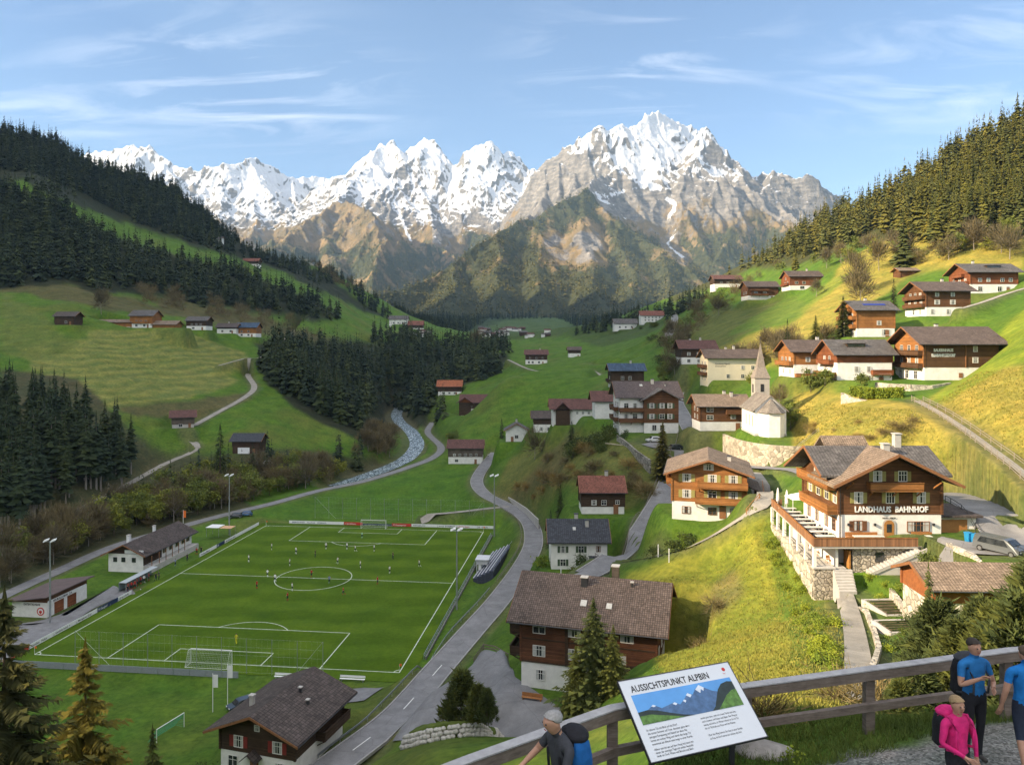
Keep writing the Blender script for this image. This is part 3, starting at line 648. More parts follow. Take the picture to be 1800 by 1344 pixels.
Z = Z + (r2_ - .45) * (22 + 34 * hi) * np.where(MD < 4400, .55, 1) + (r3_ - .4) * (8 + 9 * hi) * np.where(MD < 4400, .6, 1) + r4_ * (2 + 3 * hi); Z = np.maximum(Z, 62 + r4_ * 3 + sstep(2350, 2700, MD) * 25)
e1 = np.stack([np.gradient(X, axis=1), np.gradient(Y, axis=1), np.gradient(Z, axis=1)], -1); e2 = np.stack([np.gradient(X, axis=0), np.gradient(Y, axis=0), np.gradient(Z, axis=0)], -1)
n = np.cross(e1, e2); n /= np.linalg.norm(n, axis=-1, keepdims=True) + 1e-9; Zs = Z.copy()
for _ in range(6): Zs[1:-1, 1:-1] = (Zs[1:-1, 1:-1] * 2 + Zs[:-2, 1:-1] + Zs[2:, 1:-1] + Zs[1:-1, :-2] + Zs[1:-1, 2:]) / 6
conc = np.clip((Zs - Z) / 6.0, -1, 1)          # hollows hold snow
py = 600 - (Z - CZ) * F / MD; px = MPX; far = MD > 6100
nz_ = n[..., 2]
sA = .05 + (Z - 1000) / 1000 + (nz_ - .60) * 2.6 + conc * .12 + fbm(X / 170, Y / 170, 5, 201) * .35
sA = sA + .35 * gauss(px, py, 830, 345, 75, 45) + .4 * gauss(px, py, 480, 330, 120, 32) + .3 * gauss(px, py, 640, 330, 60, 25, -30) - .35 * gauss(px, py, 660, 365, 50, 22, 25) + .25 * gauss(px, py, 730, 350, 60, 30)
sA = sA + 1.0 * lineish(px, py, [(700,370),(712,400),(727,435)], 5) + 1.0 * lineish(px, py, [(765,415),(775,430),(785,458)], 5) - sstep(385, 430, py) * .5
sB = .06 + (Z - 1150) / 640 + (nz_ - .56) * 2.4 + conc * .12 + fbm(X / 130, Y / 130, 5, 211) * .35
sB = sB + .6 * gauss(px, py, 1150, 275, 40, 24) + .6 * gauss(px, py, 1140, 315, 46, 24, 15) + .45 * gauss(px, py, 1090, 262, 26, 30) + .4 * gauss(px, py, 1215, 260, 30, 25) + .6 * gauss(px, py, 1275, 303, 50, 12, 8) + .5 * gauss(px, py, 1170, 212, 48, 20) + .4 * gauss(px, py, 1025, 250, 34, 14, -40) + .4 * gauss(px, py, 1355, 308, 20, 10)
sB = sB - .5 * gauss(px, py, 985, 315, 40, 45)
cl = [(1173,350),(1186,358),(1185,368),(1176,380),(1180,395),(1187,405),(1183,417),(1174,429),(1185,440),(1204,455)]
sB = sB + 1.7 * lineish(px, py, cl, 6) + .8 * lineish(px, py, [(1040,345),(1075,360),(1100,385)], 4) + .7 * lineish(px, py, [(1030,338),(1070,345),(1120,330),(1160,330)], 7) - sstep(350, 400, py) * .35
inB = (MD < 6100) & (MD > 4450); snow = np.where(far, sA, np.where(inB, sB, -.5))
vA = sstep(385, 450, py + fbm(X / 300, Y / 300, 4, 203) * 60) * .8 - .25 * (nz_ < .5)
vB = sstep(340, 420, py + fbm(X / 220, Y / 220, 4, 213) * 60 - 10) * .72 - .3 * (nz_ < .5) + .3 * gauss(px, py, 1320, 375, 60, 30, -35) + .25 * gauss(px, py, 1210, 365, 35, 30) - .45 * gauss(px, py, 1400, 360, 40, 30)
vC = .80 + fbm(X / 130, Y / 200, 5, 221) * .5 - .9 * gauss(px, py, 1030, 425, 32, 30) - .5 * gauss(px, py, 970, 420, 25, 20) - .5 * gauss(px, py, 1000, 455, 60, 12, 8) - .45 * gauss(px, py, 1065, 370, 22, 8) + sstep(495, 520, py) * .2
vD = .44 + sstep(400, 460, py) * .3 + fbm(X / 150, Y / 150, 5, 231) * .5
veg = np.where(far, vA, np.where(inB, vB, vC)); dz_ = (px < 760) & (MD > 4150) & (MD < 6500); veg = np.where(dz_, vD, veg); snow = np.where(dz_ & (MD < 6300), -.4 + (Z - 950) / 350 + conc * .2, snow)
veg = np.where(lineish(px, py, cl, 14) > .1, np.minimum(veg, .3), veg)
me = np_mesh('mountains', np.stack([X, Y, Z], -1).reshape(-1, 3), grid_faces(len(md), len(mc))); vcol(me, 'snow', np.clip(snow, 0, 1).reshape(-1)); vcol(me, 'veg', np.clip(veg, 0, 1).reshape(-1))
o = tag(link('mountains', me, mountain_mat, smooth=True), kind='structure'); MR = (o, np.stack([X, Y, Z], -1), py, veg, n)
# high ridge to the west, outside the picture, that keeps the valley in its evening shade
def west(X, Y):
    cr = np.interp(Y, [-2500, -1500, -900, -665, -625, -596, -570, -530, -511, -477, -350, -146, 128, 728, 1328, 1828, 2063, 2223, 2339, 2528, 2828], [700, 1050, 1150, 1196, 1213, 1217, 1228, 1243, 1250, 1264, 1338, 1352, 1385, 1440, 1500, 1690, 1725, 1500, 1148, 800, 300])
    s = np.clip(1 - np.abs(X + 2200) / np.where(X > -2200, 880, 1150), 0, 1); s2 = s ** 0.9
    return 60 + (cr - 60) * s2 + fbm(X / 400, Y / 400, 5, 701) * 80 * np.clip(s * 3, 0, 1) * np.clip((1 - s) * 8, 0, 1)
xs = np.concatenate([np.arange(-3350, -2200, 50.0), np.arange(-2200, -1040, 30.0)]); ys = np.concatenate([np.arange(-2600, -760, 40.0), np.arange(-760, -300, 10.0), np.arange(-300, 3100, 30.0)]); X_, Y_ = np.meshgrid(xs, ys); Z_ = west(X_, Y_)
me = np_mesh('mountains', np.stack([X_, Y_, Z_], -1).reshape(-1, 3), grid_faces(len(ys), len(xs)))
vcol(me, 'snow', np.clip((Z_ - 900) / 500, 0, 1).reshape(-1)); vcol(me, 'veg', np.clip(1.2 - Z_ / 900, 0, 1).reshape(-1))
tag(link('mountains', me, mountain_mat, smooth=True), kind='structure')
# wide base plain under everything
bm_ = MB(); bm_.box(-14000, 14000, -6000, 14000, -60, -45); o = bm_.build('terrain', plain('plain_soil', (0.05, 0.07, 0.03))); tag(o, kind='structure')
# air
hz = MB(); hz.box(-9000, 9000, -3000, 9200, -62, 2150)
hm = bpy.data.materials.new('valley_air'); hm.use_nodes = True; t_ = hm.node_tree; t_.nodes.remove(t_.nodes['Principled BSDF'])
pv = t_.nodes.new('ShaderNodeVolumePrincipled'); pv.inputs['Color'].default_value = (0.45, 0.70, 1.0, 1); pv.inputs['Density'].default_value = HAZE; pv.inputs['Anisotropy'].default_value = 0.3
t_.links.new(pv.outputs[0], t_.nodes['Material Output'].inputs['Volume'])
if HAZE > 0: tag(hz.build('haze', hm), kind='stuff')
# ================================================================ ROADS, RIVER, PITCH
def asphalt(name, c):
    n = N(name); p = n.pos(); a = n.noise(0.35, 6, 0.7, p); b = n.noise(25, 2, 0.6, p)
    co = n.mix(1.0, n.ramp(a, [(0.3, tuple(x * .72 for x in c)), (0.7, tuple(x * 1.25 for x in c))]), n.ramp(b, [(0.3, 0.8), (0.7, 1.2)]), 'MULTIPLY')
    v = n.node('ShaderNodeTexVoronoi', feature='DISTANCE_TO_EDGE', inp={'Scale': 0.22}); n.l.new(p, v.inputs['Vector']); co = n.mix(1.0, co, n.ramp(v.outputs[0], [(0.0, 0.72), (0.012, 1.0)]), 'MULTIPLY'); n.bump(b, 0.2, 0.02); return n.out(co, 0.85, 0, 0.3)
M_ROAD = asphalt('road_asphalt', (0.19, 0.187, 0.19)); M_PATH = asphalt('gravel_path', (0.27, 0.25, 0.215)); M_KERB = plain('kerb_stone', (0.3, 0.29, 0.28), .8, .2, 2)
def strip(pts, wd, lift=0.09, nx=4, edge=0.0):
    """ribbon following the ground"""
    pts = [Vector(p) for p in pts]; vs = []; n = nx + 1
    for i, p in enumerate(pts):
        d = (pts[min(i + 1, len(pts) - 1)] - pts[max(i - 1, 0)]); d.z = 0; d.normalize(); s = Vector((d.y, -d.x, 0))
        ww = wd[i] if isinstance(wd, (list, tuple)) else wd
        for k in range(n):
            q = p + s * ((k / nx - 0.5) * ww + edge); vs.append((q.x, q.y))
    a = np.array(vs); z = Hn(a[:, 0], a[:, 1]); e = 0.5
    pz = np.repeat([p.z - 0.1 for p in pts], n)
    z = np.where(z - pz > 0.5, pz, np.maximum(z, np.where(pz - z < 1.2, pz, z))).reshape(-1, n) + lift
    f = [(i * n + k, i * n + k + 1, (i + 1) * n + k + 1, (i + 1) * n + k) for i in range(len(pts) - 1) for k in range(nx)]
    return np.concatenate([a, z.reshape(-1, 1)], 1), f
PATHS = {'chalet_path', 'hill_track', 'upper_track', 'meadow_path', 'hill_path', 'stair_path', 'top_path', 'slope_path', 'link_road', 'field_road'}
LIFT = dict(valley=.10, village=.10, village_lane=.13, chalet_path=.16, wall_road=.14, hotel_lot=.17, river_road=.10, field_road=.13, link_road=.13, court=.14, right_road=.10, shed_road=.12)
SPL = {k: spline(p, 2.0) for k, (p, w_) in ROADS.items()}
for k, (pts, wd) in ROADS.items():
    v, f = strip(SPL[k], dict(slope_path=1.1, right_road=7.0).get(k, wd), LIFT.get(k, .12)); me = np_mesh('road', v, f)
    o = link('path' if k in PATHS else 'road', me, M_PATH if k in PATHS else M_ROAD, smooth=True); tag(o, kind='structure')
for k, s_ in (('valley', 1), ('valley', -1), ('village', 1), ('village', -1), ('right_road', -1)):
    wd = ROADS[k][1]; v, f = strip(SPL[k], 0.22, 0.2, 1, s_ * (wd / 2 + 0.05)); v2 = v.copy(); v2[:, 2] -= 0.4
    m = MB(); m.v = [tuple(x) for x in v] + [tuple(x) for x in v2]; n = len(v); m.f = [tuple(q) for q in f]
    for i in range(0, n - 2, 2):
        m.f += [(i + 2, i, i + n, i + 2 + n), (i + 1, i + 3, i + 3 + n, i + 1 + n)]
    m.mi = [0] * len(m.f); tag(m.build('kerb', M_KERB), kind='structure')
M_LINE = plain('road_paint', (0.7, 0.7, 0.68), .7, .15, 3)
m = MB(); pts = SPL['valley'][3:22]
for i in range(0, len(pts) - 3, 6):
    v, f = strip(pts[i:i + 3], 0.14, 0.125, 1); b = len(m.v); m.v += [tuple(x) for x in v]; m.f += [tuple(b + q for q in t) for t in f]; m.mi += [0] * len(f)
tag(m.build('road_marking', M_LINE), kind='structure')
# yards and hardstandings
def yard(name, pts, lift=0.14, mat=None):
    c = sum((Vector(p) for p in pts), Vector()) / len(pts); m = MB(); n = 14; V_ = []; F_ = []
    ring = []
    for i in range(len(pts)):
        a, b = Vector(pts[i]), Vector(pts[(i + 1) % len(pts)])
        for k in range(6): ring.append(a.lerp(b, k / 6))
    for j in range(n + 1):
        for p in ring:
            q = c.lerp(p, j / n); V_.append((q.x, q.y))
    a = np.array(V_); z = Hn(a[:, 0], a[:, 1]) + lift; L = len(ring)
    F_ = [(j * L + k, j * L + (k + 1) % L, (j + 1) * L + (k + 1) % L, (j + 1) * L + k) for j in range(n) for k in range(L)]
    me = np_mesh(name, np.concatenate([a, z.reshape(-1, 1)], 1), F_); return tag(link(name, me, mat or M_ROAD), kind='structure')
def wp(x, y): return Vector((x, y, H(x, y)))
yard('pavement', [at(-90,1105,152), at(60,1098,155), at(95,1090,158.5), at(120,1080,161), at(200,1030,180), at(215,1038,177), at(120,1098,155), at(30,1150,141), at(-60,1200,129)], .2)
yard('pavement', [at(545,1215,126), at(640,1208,127), at(680,1218,125), at(640,1262,117), at(560,1260,118)], .15)
yard('pavement', [at(*p) for p in FARMYARD], .17)
# river
n = N('river_water'); p = n.pos(); mp_ = n.node('ShaderNodeMapping', inp={'Scale': (1, 0.35, 1)}); n.l.new(p, mp_.inputs[0])
a = n.noise(1.1, 9, 0.8, mp_.outputs[0], 1.5); co_ = n.ramp(a, [(0.40, (0.05, 0.085, 0.10)), (0.52, (0.14, 0.19, 0.22)), (0.59, (0.55, 0.62, 0.64))])
n.bump(a, 0.6, 0.3); M_WATER = n.out(co_, n.ramp(a, [(0.45, 0.12), (0.62, 0.6)]), 0, 0.5)
rv = spline(RIV, 3); v, f = strip(rv, [8.5 for p in rv], .25, 8)
tag(link('river', np_mesh('river', v, f), M_WATER, smooth=True), kind='structure')
# ---------------- pitch
PM = Matrix.Translation(PC) @ Matrix.Rotation(PITCH_YAW, 4, 'Z')
def P2(u, v, z=0.0): return PM @ Vector((u, v, z))     # u across (-34.6..34.6), v along (-49.5..49.5)
n = N('pitch_turf'); oc = n.coord('Object'); p = n.pos()
sx = n.node('ShaderNodeSeparateXYZ'); n.l.new(oc, sx.inputs[0])
s1 = n.math('SINE', n.math('MULTIPLY', sx.outputs[1], 0.57)); s2 = n.math('SINE', n.math('MULTIPLY', n.math('ADD', sx.outputs[0], n.math('MULTIPLY', sx.outputs[1], -0.9)), 0.42))
bands = n.ramp(n.math('ADD', n.math('MULTIPLY', s1, 0.25), n.math('ADD', n.math('MULTIPLY', s2, 0.14), 0.5)), [(0.35, (0.053, 0.100, 0.005)), (0.65, (0.070, 0.124, 0.008))])
nb = n.noise(0.09, 6, 0.7, p); nf_ = n.noise(1.3, 6, 0.75, p)
co_ = n.mix(1.0, bands, n.ramp(nb, [(0.3, (0.72, 0.80, 0.8)), (0.7, (1.28, 1.16, 1.1))]), 'MULTIPLY'); co_ = n.mix(1.0, co_, n.ramp(nf_, [(0.3, 0.82), (0.7, 1.18)]), 'MULTIPLY')
n.bump(nf_, 0.4, 0.05); M_TURF = n.out(co_, 0.95, 0, 0.1)
m = MB(); m.add([(-37.2, -53.2, 0.05), (37.2, -53.2, 0.05), (37.2, 53.2, 0.05), (-37.2, 53.2, 0.05)], [(0, 1, 2, 3)])
o = m.build('pitch', M_TURF); o.matrix_world = PM; tag(o, kind='structure')
m = MB(); W = PHW; L = PHL; lw = 0.085
def ln(x0, y0, x1, y1):
    if x0 == x1: m.add([(x0 - lw, y0, .062), (x0 + lw, y0, .062), (x0 + lw, y1, .062), (x0 - lw, y1, .062)], [(0, 1, 2, 3)])
    else: m.add([(x0, y0 - lw, .066), (x1, y0 - lw, .066), (x1, y0 + lw, .066), (x0, y0 + lw, .066)], [(0, 1, 2, 3)])
ln(-W, -L, -W, L); ln(W, -L, W, L); ln(-W, -L, W, -L); ln(-W, L, W, L); ln(-W, 0, W, 0)
for s in (-1, 1):
    for hw, dp in ((20.15, 16.5), (9.16, 5.5)):
        y0, y1 = sorted((s * L, s * (L - dp))); ln(-hw, y0, -hw, y1); ln(hw, y0, hw, y1); ln(-hw, s * (L - dp), hw, s * (L - dp))
def arc(cx, cy, r, a0, a1, z):
    k = max(8, int(abs(a1 - a0) * r / 0.8)); b = len(m.v)
    for i in range(k + 1):
        a = a0 + (a1 - a0) * i / k
        for rr in (r - lw, r + lw): m.v.append((cx + rr * math.cos(a), cy + rr * math.sin(a), z))
    for i in range(k): m.f.append((b + 2 * i, b + 2 * i + 1, b + 2 * i + 3, b + 2 * i + 2)); m.mi.append(0)
arc(0, 0, 9.15, 0, 2 * math.pi, .07); arc(0, -L + 11, 9.15, R(37), R(143), .07); arc(0, L - 11, 9.15, R(-143), R(-37), .07); arc(0, 0, .15, 0, 6.28, .075)
for sx_ in (-1, 1):
    for sy_ in (-1, 1): arc(sx_ * W, sy_ * L, 1, math.atan2(-sy_, -sx_) - R(45), math.atan2(-sy_, -sx_) + R(45), .07)
o = m.build('pitch_marking', plain('chalk_line', (0.55, 0.6, 0.5), .9, .3, 1.5)); o.matrix_world = PM; tag(o, kind='structure')
# ---- materials
WHITE = plain('white_paint', (0.74, 0.74, 0.73), .5, .06, 1.5); GALV = plain('galvanised_steel', (0.36, 0.38, 0.40), .45, .15, 2, .6); DARKM = plain('dark_metal', (0.05, 0.05, 0.055), .5, .2, 2, .3)
NAVY = plain('navy_board', (0.02, 0.035, 0.10), .5, .1); REDB = plain('red_board', (0.50, 0.035, 0.03), .5, .1); BLUEB = plain('blue_plastic', (0.02, 0.20, 0.42), .45, .15); INK = plain('black_ink', (0.02, 0.02, 0.022), .6, .1)
def text_mesh(body, size, mat, parent, mw, name='lettering', ext=0.0, align='LEFT', bold=0.0, wscale=1.0):
    cu = bpy.data.curves.new(name, 'FONT'); cu.body = body; cu.size = size; cu.extrude = ext; cu.align_x = align; cu.offset = bold; cu.resolution_u = 2
    t = bpy.data.objects.new('t', cu); col.objects.link(t); dg = bpy.context.evaluated_depsgraph_get(); me = bpy.data.meshes.new_from_object(t.evaluated_get(dg)); bpy.data.objects.remove(t)
    if wscale != 1.0: me.transform(Matrix.Diagonal((wscale, 1, 1, 1)))
    o = link(name, me, mat); o.parent = parent; o.matrix_local = mw; return o
def face(x, y, z, yaw=0.0, tilt=90.0): return Matrix.Translation((x, y, z)) @ Matrix.Rotation(yaw, 4, 'Z') @ Matrix.Rotation(R(tilt), 4, 'X')
# net material: thin see-through mesh as real strings
def net(m, a, b, c, d, n1, n2, w=0.012):
    a, b, c, d = map(Vector, (a, b, c, d))
    for i in range(n1 + 1): t = i / n1; m.bar(a.lerp(b, t), d.lerp(c, t), w)
    for i in range(n2 + 1): t = i / n2; m.bar(a.lerp(d, t), b.lerp(c, t), w)
NET = plain('net_cord', (0.55, 0.58, 0.56), .8, .1)
def goal(label, v, s, big=1.0):
    root = empty('football_goal', P2(0, v), PITCH_YAW + (0 if s > 0 else math.pi), label, 'goal', 'goals on the main pitch'); hw = 3.9 * big; h = 2.6 * big
    f = MB(); f.tube([(-hw, 0, 0), (-hw, 0, h), (hw, 0, h), (hw, 0, 0)], .07, 6); f.build('goal_frame', WHITE, root)
    f = MB(); 
    for x in (-hw, hw): f.tube([(x, 0, h), (x, .9, h), (x, 2.0, 0.05), (x, 0, .05)], .035, 5)
    f.tube([(-hw, 2, .05), (hw, 2, .05)], .04, 5); f.build('net_stay', WHITE, root)
    g = MB(); net(g, (-hw, .9, h), (hw, .9, h), (hw, 2, 0), (-hw, 2, 0), 26, 9); net(g, (-hw, 0, h), (hw, 0, h), (hw, .9, h), (-hw, .9, h), 26, 3)
    for x in (-hw, hw): net(g, (x, 0, 0), (x, 0, h), (x, .9, h), (x, 2, 0), 8, 4)
    g.build('net', NET, root)
goal('white football goal at the near end of the pitch behind the net fence', -L - .15, -1)
goal('white football goal at the far end of the pitch, before the red and white boards', L + .15, 1)
# light masts
def mast(px, py, d, h, label):
    b = at(px, py, d); b.z = H(b.x, b.y); root = empty('floodlight_mast', b, 0, label, 'floodlight', 'floodlight masts round the pitch')
    m = MB(); m.tube([(0, 0, -.3), (0, 0, h)], [.22, .11], 10); m.build('pole', GALV, root)
    m = MB(); m.bar((-1.1, 0, h - .1), (1.1, 0, h - .1), .1); m.build('cross_arm', GALV, root)
    for x in (-.75, .75):
        m = MB(); m.M = Matrix.Translation((x, 0, h + .1)) @ Matrix.Rotation(R(-25), 4, 'Y') @ Matrix.Rotation(R(20), 4, 'X'); m.box(-.6, .6, -.35, .35, 0, .16); m.box(-.3, .3, -.12, .12, .16, .3); m.build('lamp_head', WHITE, root)
mast(88, 1097, 156, 17, 'tall grey floodlight mast in front of the low storage shed')
mast(403, 938, 229, 18, 'grey floodlight mast behind the far left corner of the pitch, by the river road')
mast(803, 1070, 164.5, 17.2, 'grey floodlight mast beside the covered terraces on the right touchline')
mast(869, 942, 226, 18, 'grey floodlight mast at the far right corner of the pitch, below the road junction')
# boards along the left touchline
def board_run(u0, v0, u1, v1, segs, where, grp, zoff=0.0, h=1.0):
    a = P2(u0, v0); b = P2(u1, v1); d = (b - a); Ln = d.length; d.normalize(); yaw = math.atan2(d.y, d.x); tot = sum(s[0] for s in segs); p0 = 0
    for k, (ln_, mat_, txt, tm_, lab) in enumerate(segs):
        w_ = ln_ / tot * Ln; p = a + d * p0; p0 += w_; p.z = max(H(p.x, p.y), 0) + zoff
        root = empty('advertising_board', p, yaw, lab + ' ' + where, 'board', grp)
        m = MB(); m.box(0.03, w_ - .03, -.03, .03, 0.12, h); m.build('panel', mat_, root)
        
        for fx_ in (.1, w_ - .16): m = MB(); m.box(fx_, fx_ + .06, -.05, .25, 0, .5); m.build('foot', GALV, root)
        if txt:
            size = h * .62; text_mesh(txt, size, tm_, root, face(w_ * .06, -.035, .12 + h * .2), 'lettering', .002, wscale=min(1.3, w_ * .9 / (len(txt) * size * .62)), bold=.008)
board_run(-W - 2.6, -L - 2.5, -W - 2.6, -16, [(8, REDB, 'SB Aktiv', WHITE, 'red advertising board at the very corner'), (12, WHITE, 'Alpenbau   Huber', INK, 'first white board after the red one'), (12, WHITE, 'Getränke Imhof  +', INK, 'second white board after the red one'),
    (12, WHITE, 'Metzgerei Graf', INK, 'third white board after the red one'), (8, NAVY, 'TC Berghof', WHITE, 'dark blue board with white script, nearer of two'), (5, NAVY, '', WHITE, 'plain dark blue board, farther of two'), (9, WHITE, '@ Sportbahn', INK, 'white board beside the team shelter')],
    'along the left touchline of the pitch', 'boards along the left touchline')
board_run(-W - 2.6, 14, -W - 2.6, L + .5, [(10, WHITE, 'Holzbau Meier', INK, 'long white board past the clubhouse, nearest'), (5, NAVY, 'VB', WHITE, 'dark board past the clubhouse'), (12, WHITE, 'Bergbahnen Bank', INK, 'white board past the clubhouse, middle'), (12, WHITE, '', INK, 'blank white board past the clubhouse, farthest')],
    'along the left touchline', 'boards along the left touchline')
board_run(-W + 6, L + 3.6, -4.4, L + 3.6, [(19, WHITE, 'BERGLAND    Kochtal   Wildbach', NAVY, 'longest white board'), (6.5, REDB, 'n Sportfriseur', WHITE, 'red board left of the far goal')], 'behind the far goal line, left of the goal', 'boards behind the far goal line')
board_run(5, L + 3.6, W + 2.6, L + 3.6, [(7.5, REDB, 'FC.Hauptagentur', WHITE, 'red board right of the far goal'), (10, WHITE, 'NEOSELIOI', INK, 'white board with large black capitals'), (7, WHITE, 'moor EXAMOT', INK, 'white board with small dark capitals'), (8, WHITE, 'LEON bort', REDB, 'white board with red print'), (6, WHITE, 'K  Gaphi', INK, 'white board at the far right corner')], 'behind the far goal line', 'boards behind the far goal line')
# scoreboard banner behind far goal
o = empty('banner', P2(-7.2, L + 12.5), PITCH_YAW, 'long dark blue banner with white capitals hung behind the far goal', 'banner'); o.location.z = H(o.location.x, o.location.y)
m = MB(); m.box(0, 15.4, -.04, .04, 1.2, 2.5); m.build('panel', NAVY, o); m = MB(); m.box(15.4, 16.4, -.04, .04, 1.2, 2.5); m.build('end_panel', REDB, o)
text_mesh('KONSPIDORBA   SI AVIVSTEGALOLTINON', .95, WHITE, o, face(.3, -.05, 1.5), wscale=.66, bold=.01)
for x in (.1, 5.5, 10.9, 16.3): m = MB(); m.bar((x, .08, 0), (x, .08, 2.6), .08); m.build('post', GALV, o)
# high catch fences
def catch_fence(u0, v0, u1, v1, h, nposts, label, base=0.0):
    root = empty('catch_fence', P2(u0, v0), PITCH_YAW, label, 'fence'); d = Vector((u1 - u0, v1 - v0, 0))
    for i in range(nposts):
        p = d * (i / (nposts - 1)); m = MB(); m.tube([(p.x, p.y, 0), (p.x, p.y, h)], .05, 6); m.build('post', GALV, root)
    m = MB()
    for k in range(5): m.bar((0, 0, .3 + (h - .35) * k / 4), (d.x, d.y, .3 + (h - .35) * k / 4), .010)
    for k in range(int(d.length / 1.0)): p = d * (k / int(d.length / 1.0)); m.bar((p.x, p.y, .2), (p.x, p.y, h - .05), .004)
    for a, b in ((0, 1), (1, nposts - 1)): pass
    m.bar((0, 0, h), (d.x * 1.6 / nposts, d.y, 0.2), .035); m.bar((d.x, d.y, h), (d.x - d.x * 1.2 / nposts, d.y, .2), .035)
    m.build('mesh_panel', NET, root)
catch_fence(-24, -L - 3.4, 22, -L - 3.4, 6.2, 11, 'high see-through net fence across the near end of the pitch')
catch_fence(-23, L + 11.5, 33, L + 11.5, 7.0, 13, 'high net fence beyond the far goal, standing in the meadow')
# low wall at the near end
o = empty('barrier', P2(-W - 2, -L - 5.2), PITCH_YAW, 'low pale grey panelled barrier below the near goal line', 'barrier')
for k in range(15):
    m = MB(); m.box(k * 2.95, k * 2.95 + 2.85, -.06, .06, 0.05, 1.05); m.build('panel', plain('grey_panel', (0.24, 0.26, 0.28), .6, .1), o)
m = MB(); m.bar((0, 0, 1.12), (44.2, 0, 1.12), .07); m.build('handrail', GALV, o)
# spectator rail right touchline
m = MB(); root = empty('touchline_rail', P2(W + 3, -L + 6), PITCH_YAW, 'dark low rail and kerb along the right touchline', 'railing')
m.bar((0, 0, 1), (0, 88, 1), .07); m.bar((0, 0, .55), (0, 88, .55), .05); m.build('rail', GALV, root)
for k in range(30): m = MB(); m.bar((0, k * 3.03, -.2), (0, k * 3.03, 1), .07); m.build('post', GALV, root)
m = MB(); m.box(.2, .5, 0, 88, -.4, .5); m.build('kerb_wall', plain('old_concrete', (0.16, 0.16, 0.15), .9, .3, 1.5), root)
# terraces (seating steps) on the right and the little shelter
root = empty('spectator_terrace', P2(W + 4.5, 3), PITCH_YAW - R(4), 'dark stepped spectator terrace with pale edges on the bank right of the pitch', 'terrace'); 
for k in range(5):
    m = MB(); m.box(k * 1.0, k * 1.0 + .95, 0, 24, -1.5, .45 + k * .5); m.build('step', plain('dark_step', (0.045, 0.05, 0.075), .7, .3), root)
    m = MB(); m.box(k * 1.0 - .12, k * 1.0 + .12, 0, 24, .45 + k * .5, .56 + k * .5); m.build('seat_board', plain('grey_board', (0.42, 0.43, 0.46), .7, .2), root)
for y in (0, 8, 16, 24): m = MB(); m.bar((5.1, y, 2.2), (5.1, y, 3.6), .06); m.build('rail_post', GALV, root)
m = MB(); m.bar((5.1, 0, 3.5), (5.1, 24, 3.5), .05); m.build('rail', GALV, root)
root = empty('commentary_hut', P2(W + 5.6, 11.5), PITCH_YAW, 'small open white hut with flat pale roof standing before the terrace', 'hut')
m = MB(); m.box(-1.7, 1.7, -2.2, 2.2, 3.0, 3.18); m.build('roof', plain('pale_roof', (0.55, 0.56, 0.58), .5, .08), root)
m = MB(); m.box(-1.4, 1.4, -1.9, 1.9, 1.9, 3.0); m.build('wall', plain('white_board', (0.5, 0.5, 0.5), .6, .1), root)
for x in (-1.3, 1.3):
    for y in (-1.8, 1.8): m = MB(); m.bar((x, y, -.5), (x, y, 3.0), .14); m.build('post', WHITE, root)
m = MB(); m.box(-.9, -.2, -1.7, -1.0, 0, 1.9); m.build('panel', WHITE, root)
# corner flags, water bottles etc.
CFM = plain('flag_orange', (0.75, 0.16, 0.03), .7, .1)
for u, v, lab in ((W, -L, 'orange corner flag at the near right corner'), (-W, -L, 'orange corner flag at the near left corner'), (-W, L, 'thin corner flag at the far left corner'), (W, L, 'thin corner flag at the far right corner')):
    root = empty('corner_flag', P2(u, v), PITCH_YAW, lab + ' of the pitch', 'flag', 'corner flags of the pitch'); m = MB(); m.tube([(0, 0, 0), (0, 0, 1.6)], .03, 5); m.build('pole', WHITE, root); m = MB(); m.box(0, .42, -.01, .01, 1.2, 1.6); m.build('flag', CFM, root)
# training goal on the near-left field
root = empty('training_goal', at(300, 1300, 110) * 1, R(70), 'green netted training goal on the lower field behind the fence', 'goal'); root.location.z = H(root.location.x, root.location.y)
m = MB(); m.tube([(-2.6, 0, 0), (-2.6, 0, 2.1), (2.6, 0, 2.1), (2.6, 0, 0)], .06, 6); m.build('goal_frame', WHITE, root)
m = MB(); net(m, (-2.6, 0, 2.1), (2.6, 0, 2.1), (2.6, 1.6, 0), (-2.6, 1.6, 0), 20, 9, .02); net(m, (2.6, 0, 0), (2.6, 0, 2.1), (2.6, .1, 2.1), (2.6, 1.6, 0), 8, 5, .02); m.build('net', plain('green_net', (0.05, 0.35, 0.22), .8, .1), root)
# poles with flags below the near goal line
for px, py, d, h, lab in ((374, 1258, 118, 6, 'thin pole with a white flag, left of two by the lower field'), (400, 1240, 121, 6.4, 'thin pole with a white flag, right of two by the lower field'), (322, 950, 221, 9, 'orange and white flag pole beside the clubhouse roof')):
    p = at(px, py, d); p.z = H(p.x, p.y); root = empty('flag_pole', p, 0, lab, 'flagpole'); m = MB(); m.tube([(0, 0, 0), (0, 0, h)], .06, 6); m.build('pole', WHITE, root)
    m = MB(); m.box(.08, .8, -.02, .02, h - 2.2, h - .2); m.build('flag', WHITE if h < 8 else CFM, root)
